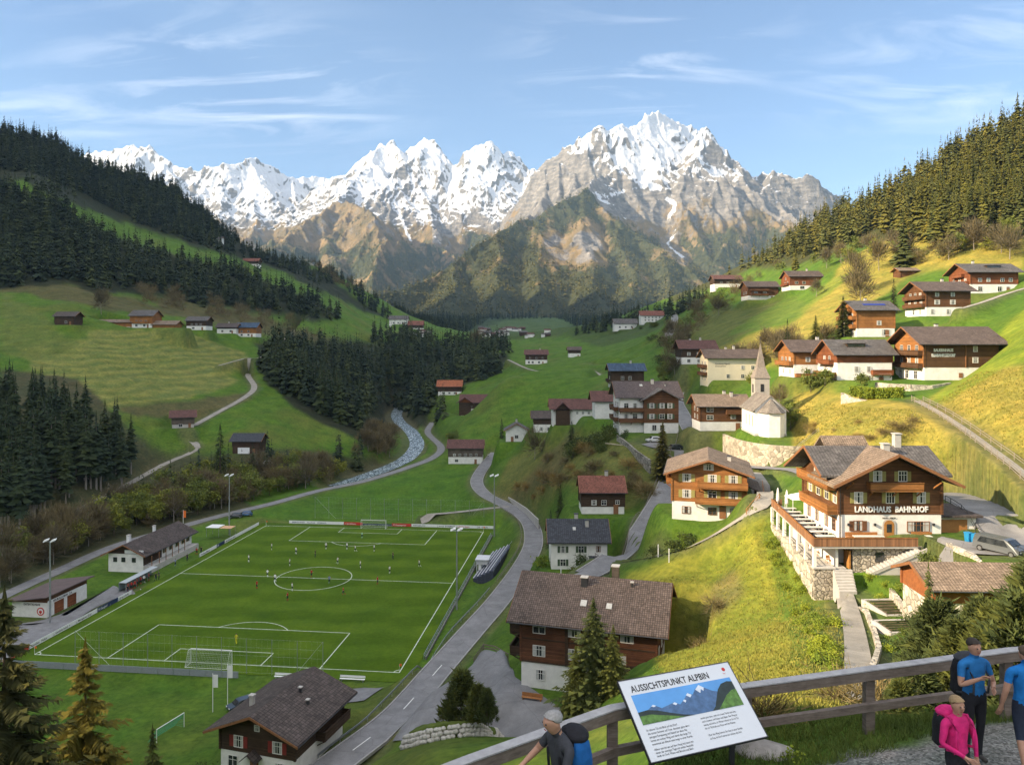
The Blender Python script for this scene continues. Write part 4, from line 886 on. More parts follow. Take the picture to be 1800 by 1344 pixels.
# substitutes' bench by the near right corner, dark bags
for u, v, yaw, lab in ((27.5, -L - 4.2, 0, 'pale bench in front of the fence at the near right corner'), (16, -L - 4.6, 0, 'grey bench behind the bottom-left house roof')):
    root = empty('bench', P2(u, v), PITCH_YAW, lab, 'bench'); m = MB(); m.box(-2.2, 2.2, -.2, .2, .42, .48); m.build('seat', WHITE, root); m = MB(); m.box(-2.2, 2.2, .22, .27, .6, .95); m.build('backrest', WHITE, root)
    for x in (-1.9, 1.9): m = MB(); m.box(x - .05, x + .05, -.2, .25, 0, .42); m.build('leg', GALV, root)
# metal guard rail along the near end of the valley road and fence along its outer edge
def guard(pts, h, post, label, cat, mat, name='guard_rail', rails=((.7, .12),), posts_as_parts=True, off=0.0, w=.08):
    pts = [Vector(p) for p in pts]; root = empty(name, (pts[0].x, pts[0].y, H(pts[0].x, pts[0].y)), 0, label, cat); base = Vector(root.location)
    q = []
    for i, p in enumerate(pts):
        d = (pts[min(i + 1, len(pts) - 1)] - pts[max(i - 1, 0)]); d.z = 0; d.normalize(); s = Vector((d.y, -d.x, 0)) * off; x = p + s; q.append(Vector((x.x, x.y, H(x.x, x.y))) - base)
    for rz_, rh in rails:
        m = MB()
        for a, b in zip(q[:-1], q[1:]): m.bar(a + Vector((0, 0, rz_)), b + Vector((0, 0, rz_)), w * .6, rh)
        m.build('rail', mat, root)
    acc = 0; last = None
    for a in q:
        if last is None or (a - last).length >= post:
            m = MB(); m.bar(a - Vector((0, 0, .3)), a + Vector((0, 0, h)), w); m.build('post', mat, root); last = a
    return root
guard(SPL['valley'][2:34], .8, 4, 'pale steel guard rail along the left edge of the road below the pitch', 'guard rail', GALV, off=-3.4, rails=((.68, .28),))
guard(SPL['valley'][36:78], 1.0, 4, 'wooden rail fence along the left edge of the road beside the terraces', 'fence', plain('grey_wood', (0.19, 0.165, 0.145), .9, .3, 3), 'rail_fence', ((.9, .1), (.5, .1)), off=-3.3)
guard(SPL['village'][4:42], 1.0, 3, 'wooden rail fence on the left side of the village road above the red roofed barn', 'fence', plain('grey_wood', (0.2, 0.17, 0.14), .9, .3, 3), 'rail_fence', ((.9, .1), (.5, .1)), off=-3.0)
# ================================================================ BUILDINGS
def timber(name, c, plank=0.18, var=0.35):
    n = N(name); oc = n.coord('Object'); s = n.node('ShaderNodeSeparateXYZ'); n.l.new(oc, s.inputs[0])
    z = n.math('FRACT', n.math('DIVIDE', s.outputs[2], plank)); gap = n.math('GREATER_THAN', z, 0.1)
    fl = n.math('FLOOR', n.math('DIVIDE', s.outputs[2], plank)); wn_ = n.node('ShaderNodeTexWhiteNoise', noise_dimensions='1D'); n.l.new(fl, wn_.inputs['W'])
    g = n.noise(2.2, 7, 0.7, n.coord('Object', (0.6, 0.6, 5))); g2 = n.noise(0.35, 4, 0.6, oc)
    co = n.ramp(g, [(0.25, tuple(x * (1 - var) for x in c)), (0.75, tuple(x * (1 + var) for x in c))])
    co = n.mix(1.0, co, n.ramp(wn_.outputs[0], [(0, 0.78), (1, 1.2)]), 'MULTIPLY'); co = n.mix(1.0, co, n.ramp(gap, [(0, 0.45), (0.5, 1)]), 'MULTIPLY')
    co = n.mix(1.0, co, n.ramp(g2, [(0.3, 0.72), (0.7, 1.22)]), 'MULTIPLY')
    n.bump(n.math('ADD', gap, n.math('MULTIPLY', g, 0.3)), 0.5, 0.02); return n.out(co, 0.75, 0, 0.2)
def tiles(name, c, row=0.34, wid=0.28, c2=None, moss=0.35):
    n = N(name); oc = n.coord('Object'); s = n.node('ShaderNodeSeparateXYZ'); n.l.new(oc, s.inputs[0])
    cb = n.node('ShaderNodeCombineXYZ'); n.l.new(s.outputs[0], cb.inputs[0]); n.l.new(n.math('MULTIPLY', n.math('ABSOLUTE', s.outputs[1]), 1.12), cb.inputs[1])
    b = n.node('ShaderNodeTexBrick', offset=0.0, inp={'Scale': 1.0, 'Mortar Size': 0.035, 'Mortar Smooth': 0.6, 'Brick Width': wid, 'Row Height': row, 'Bias': 0.0})
    n.l.new(cb.outputs[0], b.inputs['Vector']); b.inputs['Color1'].default_value = (*[x * .75 for x in c], 1); b.inputs['Color2'].default_value = (*[min(1, x * 1.28) for x in (c2 or c)], 1); b.inputs['Mortar'].default_value = (*[x * .28 for x in c], 1)
    g = n.noise(0.5, 6, 0.7, oc); g2 = n.noise(4, 4, 0.7, oc)
    co = n.mix(1.0, b.outputs[0], n.ramp(g, [(0.3, 1 - moss), (0.7, 1 + moss * .6)]), 'MULTIPLY'); co = n.mix(1.0, co, n.ramp(g2, [(0.3, .8), (.7, 1.2)]), 'MULTIPLY')
    n.bump(b.outputs['Fac'], 0.8, -0.04); return n.out(co, 0.8, 0, 0.25)
def rubble(name, c, scale=2.2, joint=0.35):
    n = N(name); oc = n.coord('Object'); v = n.node('ShaderNodeTexVoronoi', feature='DISTANCE_TO_EDGE', inp={'Scale': scale}); v2 = n.node('ShaderNodeTexVoronoi', inp={'Scale': scale})
    d = n.noise(3, 4, .6, oc); mp_ = n.node('ShaderNodeMix', data_type='RGBA', inp={0: 0.08}); n.l.new(oc, mp_.inputs[6]); n.l.new(n.node('ShaderNodeTexNoise', inp={'Scale': 3.0}).outputs[1], mp_.inputs[7])
    for q in (v, v2): n.l.new(mp_.outputs[2], q.inputs['Vector'])
    co = n.mix(1.0, n.ramp(v2.outputs['Color'], [(0.1, tuple(x * .62 for x in c)), (0.9, tuple(min(1, x * 1.3) for x in c))]), n.ramp(v.outputs[0], [(0.01, joint), (0.07, 1.0)]), 'MULTIPLY')
    co = n.mix(1.0, co, n.ramp(d, [(.3, .75), (.7, 1.2)]), 'MULTIPLY'); n.bump(n.ramp(v.outputs[0], [(0, 0), (0.12, 1)]), 1.0, 0.08); return n.out(co, 0.9, 0, 0.2)
PLAS = plain('white_render', (0.72, 0.70, 0.665), .85, .12, .8, bump=.1); PLAS2 = plain('cream_render', (0.68, 0.60, 0.44), .85, .06, .5)
T_ORG = timber('honey_timber', (0.30, 0.13, 0.042)); T_BRN = timber('brown_timber', (0.135, 0.062, 0.028)); T_DRK = timber('dark_timber', (0.062, 0.038, 0.024)); T_RED = timber('red_timber', (0.20, 0.070, 0.030)); T_GRY = timber('grey_timber', (0.12, 0.095, 0.075))
R_BRN = tiles('brown_roof_tiles', (0.125, 0.094, 0.080)); R_GRY = tiles('grey_roof_tiles', (0.125, 0.115, 0.11), .25, .4); R_RED = tiles('red_roof_tiles', (0.22, 0.085, 0.06)); R_MAR = tiles('maroon_roof', (0.135, 0.065, 0.055), .4, .3)
R_SLT = tiles('slate_roof', (0.055, 0.06, 0.072), .3, .4, moss=.15); R_TAN = tiles('tan_shingle_roof', (0.27, 0.20, 0.145), .22, .3); R_BLU = tiles('blue_metal_roof', (0.045, 0.075, 0.12), 2, .5, moss=.1); R_ORG = tiles('orange_roof_tiles', (0.36, 0.12, 0.055)); R_DRK = tiles('dark_roof_tiles', (0.085, 0.067, 0.06), .5, .45)
STONE = rubble('rubble_stone', (0.42, 0.37, 0.30)); STONE2 = rubble('rough_stone', (0.50, 0.45, 0.37), 1.3, .6)
FRAME = plain('window_frame', (0.72, 0.70, 0.66), .5, .05); WOODF = plain('wood_frame', (0.22, 0.10, 0.045), .6, .2)
g_ = N('window_glass'); gn_ = g_.noise(1.3, 3, .6, g_.coord()); GLASS = g_.out(g_.ramp(gn_, [(.35, (0.012, 0.015, 0.018)), (.7, (0.05, 0.055, 0.06))]), 0.08, 0, 0.8)
CURT = plain('window_curtain', (0.42, 0.42, 0.40), .8, .2, 4)
SH = dict(green=plain('green_shutter', (0.055, 0.085, 0.045), .6, .15), olive=plain('olive_shutter', (0.27, 0.24, 0.08), .6, .15), red=plain('red_shutter', (0.22, 0.03, 0.025), .6, .15), brown=plain('brown_shutter', (0.13, 0.06, 0.03), .6, .2))
CONC = plain('pale_concrete', (0.42, 0.40, 0.37), .85, .15, .8)
class Bld:
    """a building: origin at the middle of its footprint, ridge along its own x"""
    def __init__(s, name, label, loc, yaw, L, W, cat='house', group=None):
        s.r = empty(name, loc, yaw, label, cat, group); s.L = L; s.W = W
    def fr(s, face, u, z):
        """matrix on a wall: local x along the wall, local -y outwards, z up"""
        L2, W2 = s.L / 2, s.W / 2
        p = {'S': ((u, -W2), 0), 'N': ((u, W2), math.pi), 'W': ((-L2, u), -math.pi / 2), 'E': ((L2, u), math.pi / 2)}[face]
        return Matrix.Translation((p[0][0], p[0][1], z)) @ Matrix.Rotation(p[1], 4, 'Z')
    def walls(s, hb, hw, rise, base, wood, sink=3.0, split=None, inset=0.0):
        s.hb, s.H, s.rise = hb, hb + hw, rise; L2, W2 = s.L / 2, s.W / 2
        if base is not None:
            m = MB(); m.box(-L2 + .05, L2 - .05, -W2 + .05, W2 - .05, -sink, hb); m.build('wall', base, s.r)
        m = MB(); m.ext([(-W2, hb), (W2, hb), (W2, s.H), (0, s.H + rise), (-W2, s.H)], -L2, L2); m.build('upper_wall', wood, s.r)
        if hw > 1 and wood not in (PLAS, PLAS2):   # corner posts of the log walls
            for x in (-L2, L2):
                for y in (-W2, W2): m = MB(); m.box(x - .14, x + .14, y - .14, y + .14, hb, s.H); m.build('corner_post', wood, s.r)
    def roof(s, mat, over=1.2, gable=1.4, th=0.24, x0=None, x1=None):
        k = s.rise / (s.W / 2); W2 = s.W / 2 + over; a = s.H + s.rise + .06; e = a - k * W2; x0 = -s.L / 2 - gable if x0 is None else x0; x1 = s.L / 2 + gable if x1 is None else x1
        m = MB(); m.ext([(-W2, e), (0, a), (W2, e), (W2, e + th), (0, a + th), (-W2, e + th)], x0, x1); s.rf = m.build('roof', mat, s.r)
        for x in (x0, x1):
            sx = .05 if x == x1 else -.05; f = MB()
            f.ext([(-W2, e - .08), (0, a - .08), (W2, e - .08), (W2, e + .22), (0, a + .22), (-W2, e + .22)], x + sx * .6 - .045, x + sx * .6 + .045); f.build('verge_board', WOODF, s.rf)
        for y in (-W2 - .06, W2 + .06): m = MB(); m.tube([(x0, y, e + .08), (x1, y, e + .08)], .08, 5); m.build('gutter', DARKM, s.rf)
        s.apex = a + th; s.k = k; return s.rf
    def chimney(s, x, y, h=1.1, w=.7, mat=None):
        z = s.apex - abs(y) * s.k; m = MB(); m.box(x - w / 2, x + w / 2, y - w / 2, y + w / 2, z - .5, z + h); c = m.build('chimney', mat or CONC, s.rf)
        m = MB(); m.box(x - w / 2 - .1, x + w / 2 + .1, y - w / 2 - .1, y + w / 2 + .1, z + h, z + h + .12); m.build('chimney_cap', DARKM if mat is None else CONC, s.rf)
    def skylight(s, x, y, w=.8, l=1.0):
        z = s.apex - abs(y) * s.k; a = math.atan(s.k) * (1 if y < 0 else -1); m = MB(); m.M = Matrix.Translation((x, y, z)) @ Matrix.Rotation(a, 4, 'X'); m.box(-w / 2, w / 2, -l / 2, l / 2, -.05, .1); m.build('skylight', CURT, s.rf)
    def window(s, face, u, z, w=1.0, h=1.2, sh=None, frame=None, panes=2, sub=True, glass=None):
        M = s.fr(face, u, z); t = .07; m = MB(); m.M = M
        m.box(-w / 2 - t, -w / 2, -.06, .02, -t, h + t); m.box(w / 2, w / 2 + t, -.06, .02, -t, h + t); m.box(-w / 2, w / 2, -.06, .02, h, h + t); m.box(-w / 2, w / 2, -.09, .02, -t, 0)
        for i in range(1, panes): x = -w / 2 + w * i / panes; m.box(x - .03, x + .03, -.05, .01, 0, h)
        if panes > 1 and sub: m.box(-w / 2, w / 2, -.048, .012, h * .62, h * .62 + .05)
        f = m.build('window', frame or FRAME, s.r); m = MB(); m.M = M; m.box(-w / 2, w / 2, -.03, .03, 0, h); m.build('pane', glass or GLASS, f)
        if sub and random.random() < .6 and glass is None:
            m = MB(); m.M = M; m.box(-w / 2 + .02, -w * .2, -.036, .02, .02, h - .02); m.box(w * .22, w / 2 - .02, -.036, .02, .02, h - .02); m.build('curtain', CURT, f)
        if sh:
            for q in (-1, 1): m = MB(); m.M = M; x = q * (w * .75 + t); m.box(x - w * .24, x + w * .24, -.07, .01, -.02, h + .02); m.build('shutter', SH[sh], f)
    def row(s, face, z, us, **k):
        for u in us: s.window(face, u, z, **k)
    def door(s, face, u, z=0, w=1.1, h=2.1, mat=None):
        M = s.fr(face, u, z); m = MB(); m.M = M; m.box(-w / 2, w / 2, -.06, .03, 0, h); d = m.build('door', mat or WOODF, s.r)
        m = MB(); m.M = M; m.box(w * .32, w * .32 + .06, -.12, -.05, 1.0, 1.1); m.build('handle', DARKM, d)
    def balcony(s, face, z, u0, u1, dep=1.2, mat=None, h=1.0):
        mat = mat or WOODF; M = s.fr(face, 0, z); m = MB(); m.M = M; m.box(u0, u1, -dep, 0.0, -.18, 0); b = m.build('balcony', mat, s.r)
        m = MB(); m.M = M; m.box(u0, u1, -dep - .03, -dep + .04, .08, h); m.box(u0 - .03, u0 + .04, -dep, 0, .08, h); m.box(u1 - .04, u1 + .03, -dep, 0, .08, h); m.box(u0 - .06, u1 + .06, -dep - .1, -dep + .08, h, h + .08); m.build('parapet', mat, b)
        for u in (u0 + .3, (u0 + u1) / 2, u1 - .3): m = MB(); m.M = M; m.bar((u, -dep + .1, -.2), (u, 0, -.9), .12); m.build('bracket', mat, b)
    def dormer(s, x, y, w=2.4, d=2.4, mat=None):
        z = s.apex - abs(y) * s.k; m = MB(); m.box(x - w / 2, x + w / 2, y, y + d, z - .9, z + .85); c = m.build('dormer', mat or T_DRK, s.rf)
        m = MB(); m.box(x - w / 2 - .3, x + w / 2 + .3, y - .4, y + d, z + .85, z + 1.0); m.build('dormer_roof', R_GRY, s.rf)
        m = MB(); m.box(x - w / 2 + .2, x + w / 2 - .2, y - .04, y + .02, z + .05, z + .7); m.build('dormer_window', GLASS, s.rf)
def base_at(key, back=0.0, dx=0.0):
    px, py, d = HP[key]; v = at(px, py, d); return Vector((v.x + dx, v.y + back, v.z))
def simple(key, label, L, W, hb, hw, rise, base, wood, rmat, yaw=0.0, S=(), Wn=(), balS=(), balW=(), sh=None, chim=((0, 0),), over=1.0, gable=1.2, name='chalet', cat='house', sub=True, door=True, swap=False, dz=0.0, dx=0.0, group=None, frame=None, skin=3.0):
    """S rows: (z, [u...], w, h); the front wall stands at the surveyed distance"""
    v = base_at(key); front = (L if swap else W) / 2
    if abs(dx) > 10: v.z = max(H(v.x + dx + a, v.y + c) for a in (-L / 2, L / 2) for c in (0, W)) - 1.2; dz = 0
    b = Bld(name, label, (v.x + dx - math.sin(yaw) * front * 0, v.y + front, v.z + dz), yaw + (math.pi / 2 if swap else 0), L, W, cat, group)
    b.walls(hb, hw, rise, base, wood, skin); b.roof(rmat, over, gable)
    for fc, rows in (('S' if not swap else 'W', S), ('W' if not swap else 'N', Wn)):
        for z, us, w, h in rows: b.row(fc, z, us, w=w, h=h, sh=sh, sub=sub, frame=frame)
    for fc, bl in (('S' if not swap else 'W', balS), ('W' if not swap else 'N', balW)):
        for z, u0, u1 in bl: b.balcony(fc, z, u0, u1, mat=wood if wood not in (PLAS, PLAS2) else T_BRN)
    if door: b.door('S' if not swap else 'W', L * .3 if not swap else W * .2, 0)
    for c in chim: b.chimney(*c)
    return b
# --- the large farmhouse in front
fx, fy = (1.6 + 20.7) / 2, (104 + 98.6) / 2
b = Bld('farmhouse', 'large dark log farmhouse with a broad brown tiled roof beside the asphalt yard', (fx, fy, 13.9), R(-16), 17.2, 12.6); b.walls(3.1, 6.0, 3.35, PLAS, timber('deep_brown_logs', (0.115, 0.048, 0.025), .24), 3); b.roof(R_BRN, 1.5, 1.5, .3)
b.row('S', 4.0, [-6.2, -1.6], w=1.5, h=1.25); b.row('S', 6.9, [-6.2, -1.6, 5.0], w=1.5, h=1.25); b.window('S', 3.6, 3.7, 2.6, 1.5, frame=WOODF); b.window('S', -6.0, 1.0, 1.1, 1.2, frame=FRAME); b.row('E', 4.2, [-3, 1], w=1.1, h=1.2); b.row('E', 7, [0], w=1.1, h=1.2)
for z in (3.5, 6.3): b.balcony('W', z, -5.5, 5.5, 1.7, T_DRK, 1.05)
b.balcony('S', 3.3, 1.5, 7.6, .9, T_DRK); b.door('S', 1.0, 0, 1.2, 2.1); b.chimney(-1.2, -1.5, 1.0, .8, DARKM); b.chimney(2.6, .6, 1.7, .9, T_GRY); b.skylight(-.8, -4.3); b.skylight(2.5, -4.4, .7, .9); b.chimney(5.0, -1.1, .5, .25, DARKM)
for z in (3.1, 6.0): m = MB(); m.M = b.fr('S', 0, z); m.box(-8.6, 8.6, -.1, 0, 0, .18); m.build('string_course', T_DRK, b.r)
m = MB(); m.M = b.fr('S', -2.6, 3.1); m.box(-.2, .2, -.16, 0, 0, 6); m.build('wall_post', T_DRK, b.r)
# --- house at the lower edge
b = Bld('farmhouse', 'dark log house with red shutters and brown ribbed roof below the pitch', (-29.2, 97.3, 5.4), R(90 - 16.2), 11.6, 10.4); b.walls(2.7, 2.9, 2.1, PLAS, T_DRK); b.roof(R_DRK, 1.3, 1.5, .26)
b.row('W', 3.3, [-2.8, 2.6], w=1.2, h=1.3, sh='red'); b.row('W', .8, [-3.2, 3.4], w=1.2, h=1.3); b.door('W', .4); b.chimney(-2.5, 3.0, 1.2, .5, CONC); b.chimney(1.2, -1.6, .6, .3, DARKM); b.chimney(0, -3.4, .5, .3, DARKM); b.window('W', 0, 5.6, .6, .6)
m = MB(); m.M = b.fr('W', .4, 2.3); m.ext([(-1.1, 0), (0, .9), (1.1, 0), (1.1, .12), (0, 1.05), (-1.1, .12)], -1.5, 0, 'y'); m.build('porch_roof', R_DRK, b.r)
b.balcony('S', 2.9, -1, 5.4, 1.3, T_DRK)
# --- white house with slate roof
b = simple('white', 'white two storey house with dark slate roof and green shutters', 11.2, 8.6, 5.2, .5, 3.0, PLAS, PLAS, R_SLT, S=[(3.3, [-3.2, .4], 1.0, 1.25), (.7, [-3.2, .4], 1.0, 1.25)], sh='green', chim=((1.8, -1.5), (-0.2, .3)), over=.8, gable=.7); b.skylight(-.8, -2.2, .6, .8); b.window('S', 3.8, 3.5, .8, 1.0, frame=WOODF)
m = MB(); m.M = b.fr('S', 3.9, 0); m.box(-1.7, 1.7, -1.6, 0, -1, 1.9); m.build('porch', PLAS, b.r); m = MB(); m.M = b.fr('S', 3.9, 1.9); m.ext([(-2.0, .1), (0, .75), (0, .6), (-2.0, -.05)], -2, 2, 'x'); m.build('porch_roof', R_SLT, b.r)
b = simple('redbarn', 'dark wooden barn with rusty red tiled roof behind the white house', 9.5, 7.2, 1.6, 3.6, 2.4, PLAS, T_DRK, R_RED, S=[(2.2, [3.2], .8, .8), (2.0, [-2.0, .2], 1.0, 1.0)], chim=((1.2, .2),), over=.9, gable=.5, name='barn', cat='barn')
# --- lit chalet
v = Vector((33.8, 128, 28.3)); yw = R(90 - 14); b = Bld('chalet', 'honey brown four storey chalet with two wide balconies facing the lookout', (34.9, 135, 28.2), yw, 13.6, 12.2); b.walls(2.6, 5.0, 2.1, PLAS, T_ORG); b.roof(R_TAN, 1.3, 1.5, .22)
b.row('W', 6.0, [3.6, -.6, -4.0], w=1.3, h=1.25, sh='olive'); b.row('W', 3.3, [3.6, -.6, -4.0], w=1.3, h=1.25, sh='olive'); b.row('W', .6, [3.7, -.6, -4.2], w=1.3, h=1.1, frame=WOODF); b.row('W', 8.1, [.0], w=1.5, h=.9); b.row('N', 3.3, [-3, 1], w=1.2, h=1.2)
b.balcony('W', 5.3, -1.8, 6.3, 1.5, T_ORG, .9); b.balcony('W', 2.7, -2.2, 6.3, 1.5, T_ORG, .9); b.balcony('N', 5.3, -3, 5, 1.0, T_ORG, .9); b.chimney(0, -3.6, .8, .6); b.door('W', -2.3)
m = MB(); m.ext([(-8.8, 4.4), (-6.1, 5.4), (-6.1, 5.2), (-8.8, 4.2)], -5, 5); m.build('lean_to_roof', R_DRK, b.r); m = MB(); m.box(-4.6, 4.6, -8.4, -8.1, -1, 4.2); m.build('lean_to_wall', T_DRK, b.r)
# --- hotel with cross gable
v = base_at('hotel'); b = Bld('hotel', 'big hotel with white ground floor, brown gable and maroon grey roof by the village road', (v.x - 1.2, v.y + 8.5, v.z), 0, 16.8, 14, 'hotel'); b.walls(9.6, .8, 3.6, PLAS, PLAS); b.roof(tiles('hotel_roof', (0.10, 0.078, 0.075), .4, .4, moss=.12), 1.3, 1.3)
m = MB(); cx = 3.2; m.box(cx - 4.9, cx + 4.9, -8.6, -6.9, 2.9, 9.6); m.ext([(cx - 4.9, 9.6), (cx + 4.9, 9.6), (cx, 12.3)], -8.6, -4, 'y'); m.build('front_gable', T_BRN, b.r); m = MB(); m.box(cx - 4.85, cx + 4.85, -8.5, -6.9, -3, 2.9); m.build('ground_floor', PLAS, b.r)
m = MB(); m.ext([(cx - 6.1, 8.95), (cx, 12.35), (cx + 6.1, 8.95), (cx + 6.1, 9.25), (cx, 12.65), (cx - 6.1, 9.25)], -10, -1.5, 'y'); m.build('gable_roof', R_GRY, b.r)
sv = b.W; b.W = 17.2
for z in (4.1, 7.1): b.row('S', z, [cx - 2.7, cx + .2, cx + 2.4], w=1.25, h=1.3, sh='green')
b.row('S', .8, [cx - 2, cx + .2], w=1.1, h=1.5, sub=False); b.W = sv
for z in (3.1, 6.1): b.balcony('S', z, -8.6, -1.8, 1.6, T_BRN); b.row('S', z + .8, [-6.5, -4], w=1.2, h=1.4)
for z in (3.1, 6.1): b.balcony('W', z, -6, 5, 1.3, T_BRN); b.row('W', z + .8, [-3, 1], w=1.2, h=1.4)
b.chimney(2, -1.2, 1.2, .8); b.skylight(-1.5, -2.2); b.chimney(5.5, -2.4, .5, .4)
# --- Landhaus (gasthof)
LX, LY, LZ = 45.85, 97.6, 34.0
b = Bld('guesthouse', 'lit inn with LANDHAUS BAHNHOF in white letters, dark timber gable and terrace', (LX, LY, LZ), 0, 12.5, 11.2, 'inn'); b.walls(3.05, 3.9, 3.1, PLAS, T_BRN, 3)
T_LND = T_BRN
kk = 3.75 / 7.6; xa = 0.0
m = MB(); m.ext([(-5.55, 7.50), (0, 10.35), (7.0, 6.75), (7.0, 7.0), (0, 10.62), (-5.55, 7.76)], -8.3, 7.6); rf = m.build('roof', R_GRY, b.r); b.rf = rf; b.apex = 10.62; b.k = 3.6 / 7
m = MB(); m.ext([(-7.75, 6.62), (0, 10.40), (7.75, 6.62), (7.75, 6.9), (0, 10.68), (-7.75, 6.9)], -7.8, 0.3, 'y'); gr_ = m.build('gable_roof', R_TAN, b.r)
for q in (-7.75, 7.75): f = MB(); f.bar((q, -7.85, 6.74), (0, -7.85, 10.52), .12, .34); f.build('verge_board', WOODF, gr_)
m = MB(); m.ext([(-6.25, 6.6), (6.25, 6.6), (6.25, 7.2), (0, 10.2), (-6.25, 7.2)], -5.62, -2, 'y'); m.build('gable_wall', T_BRN, b.r)
for q, z in ((-5.5, 7.6), (7, 6.9)): f = MB(); f.bar((-8.35, q, z), (-8.35, 0, 10.5), .12, .3); f.build('verge_board', WOODF, rf)
b.row('S', 4.45, [-3.85, .0, 3.75], w=.95, h=1.25, sh='olive', panes=3); b.row('S', 7.1, [-1.55, 1.5], w=.95, h=1.15, sh='olive', panes=3)
b.balcony('S', 6.15, -2.85, 3.5, 1.1, T_ORG, .85)
b.window('S', -3.9, 1.1, 1.0, 1.15, frame=WOODF, sh='brown'); b.window('S', 3.4, 1.0, 2.6, 1.15, frame=WOODF, panes=5)
# arched door
M = b.fr('S', -.15, 0); m = MB(); m.M = M; pts = [(-.62, 0), (.62, 0), (.62, 1.75)] + [(.62 * math.cos(a), 1.75 + .62 * math.sin(a)) for a in [i * math.pi / 8 for i in range(1, 8)]] + [(-.62, 1.75)]
m.ext(pts, -.05, 0.02, 'y'); arch = m.build('door', plain('honey_wood', (0.36, 0.17, 0.05), .55, .2), b.r)
m = MB(); m.M = M; m.ext([(p[0] * 1.3, p[1] * 1.07) for p in pts], -.03, 0.03, 'y'); m.build('door_surround', CONC, b.r); m = MB(); m.M = M; m.box(-.3, .3, -.07, -.04, .9, 1.9); m.build('door_glass', GLASS, arch)
text_mesh('LANDHAUS  BAHNHOF', .98, WHITE, b.r, b.fr('S', -4.35, 3.35) @ Matrix.Translation((0, -.06, 0)) @ Matrix.Rotation(R(90), 4, 'X'), 'lettering', .05, bold=.025, wscale=.86)
text_mesh('BAHN  REICH', .24, INK, b.r, b.fr('S', -.95, 2.55) @ Matrix.Translation((0, -.03, 0)) @ Matrix.Rotation(R(90), 4, 'X'), 'small_lettering', .005, bold=.01, wscale=1.1)
for z in (3.15, 6.1): b.balcony('W', z, -3.6 if z < 4 else -4.5, 5.4, 1.3, T_ORG, .95)
b.row('W', 4.3, [-4.6, -2.2, .4, 3], w=1.0, h=1.3, sh='olive'); b.row('W', 7.1, [-1.5, 1.2], w=1.0, h=1.2); b.row('W', .9, [-4.2, -2, 1, 3.6], w=.8, h=1.4, frame=WOODF)
for x, y in ((1.15, 2.0), (3.6, 0.0)):
    b.chimney(x, -y, 1.5, .8, CONC)
for u in (-5.3, 5.2):
    m = MB(); m.bar((u, -5.65, 6.2), (u, -7.4, 7.2 if True else 0), .16); m.build('eaves_brace', T_ORG, b.r)
m = MB(); m.bar((-6.12, -5.7, 0), (-6.12, -5.7, 6.9), .09); m.build('downpipe', DARKM, b.r)
for u in (-5.1, -1.9, 5.2): m = MB(); m.M = b.fr('S', u, 1.7); m.box(-.12, .12, -.22, -.02, 0, .3); m.build('wall_lamp', DARKM, b.r)
# rear wing roof seen behind the ridge
m = MB(); m.ext([(2.0, 7.2), (7, 10.8), (12, 7.2), (12, 7.4), (7, 11.05), (2, 7.4)], -3.4, 2.6, 'x'); m.build('rear_roof', R_TAN, b.r); m = MB(); m.box(-3, 2, 5.5, 11.5, -2, 7.4); m.build('rear_wall', PLAS, b.r)
# garage annex
m = MB(); m.box(6.35, 11.0, -4.6, 1.5, -1, 2.55); an = m.build('garage', PLAS, b.r); m = MB(); m.box(6.3, 11.5, -5.3, 2, 2.55, 2.8); m.build('garage_roof', R_DRK, an); m = MB(); m.box(6.7, 9.9, -4.68, -4.58, 0, 2.2); m.build('garage_door', plain('garage_wood', (0.33, 0.15, 0.05), .6, .15), an)
# terrace: deck, parapets, arcade and retaining walls
TR = Vector((0, 0, 0)); root = empty('terrace', (36, 89, 31.4), 0, 'raised inn terrace with plank parapet above a pale arcade and rough stone wall', 'terrace')
def tb(name, mat, fn):
    m = MB(); m.M = Matrix.Translation((-36, -89, -31.4)); fn(m); return m.build(name, mat, root)
NL = (35.4, 89.0); FL = (38.0, 111.0); NR = (47.6, 89.0)
tb('deck', CONC, lambda m: m.prism([NL, (47.6, 89.0), (47.6, 92.05), (39.5, 92.05), (39.5, 111), FL], 33.72, 33.98))
M_PLK = timber('parapet_plank', (0.25, 0.11, 0.045), .6); 
n = N('upright_plank'); oc = n.coord('Object'); s_ = n.node('ShaderNodeSeparateXYZ'); n.l.new(oc, s_.inputs[0]); q_ = n.math('ADD', s_.outputs[0], s_.outputs[1]); fr_ = n.math('FRACT', n.math('DIVIDE', q_, .2)); wn_ = n.node('ShaderNodeTexWhiteNoise', noise_dimensions='1D'); n.l.new(n.math('FLOOR', n.math('DIVIDE', q_, .2)), wn_.inputs['W'])
M_UPL = n.out(n.mix(1.0, n.ramp(wn_.outputs[0], [(0, (0.16, 0.075, 0.035)), (1, (0.33, 0.16, 0.075))]), n.ramp(fr_, [(.04, .3), (.1, 1)]), 'MULTIPLY'), .8)
tb('parapet', M_UPL, lambda m: m.bar((NL[0], NL[1], 34.45), (47.6, 89, 34.45), .1, .95)); tb('parapet', M_UPL, lambda m: m.bar((NL[0] - .02, NL[1], 34.45), (FL[0] - .02, FL[1], 34.45), .1, .95)); tb('parapet', M_UPL, lambda m: m.bar((FL[0], FL[1], 34.45), (39.5, 111, 34.45), .1, .95))
tb('handrail', T_ORG, lambda m: (m.bar((NL[0], NL[1], 34.97), (47.6, 89, 34.97), .2, .09))); tb('handrail', T_ORG, lambda m: m.bar((NL[0], NL[1], 34.98), (FL[0], FL[1], 34.98), .2, .09))
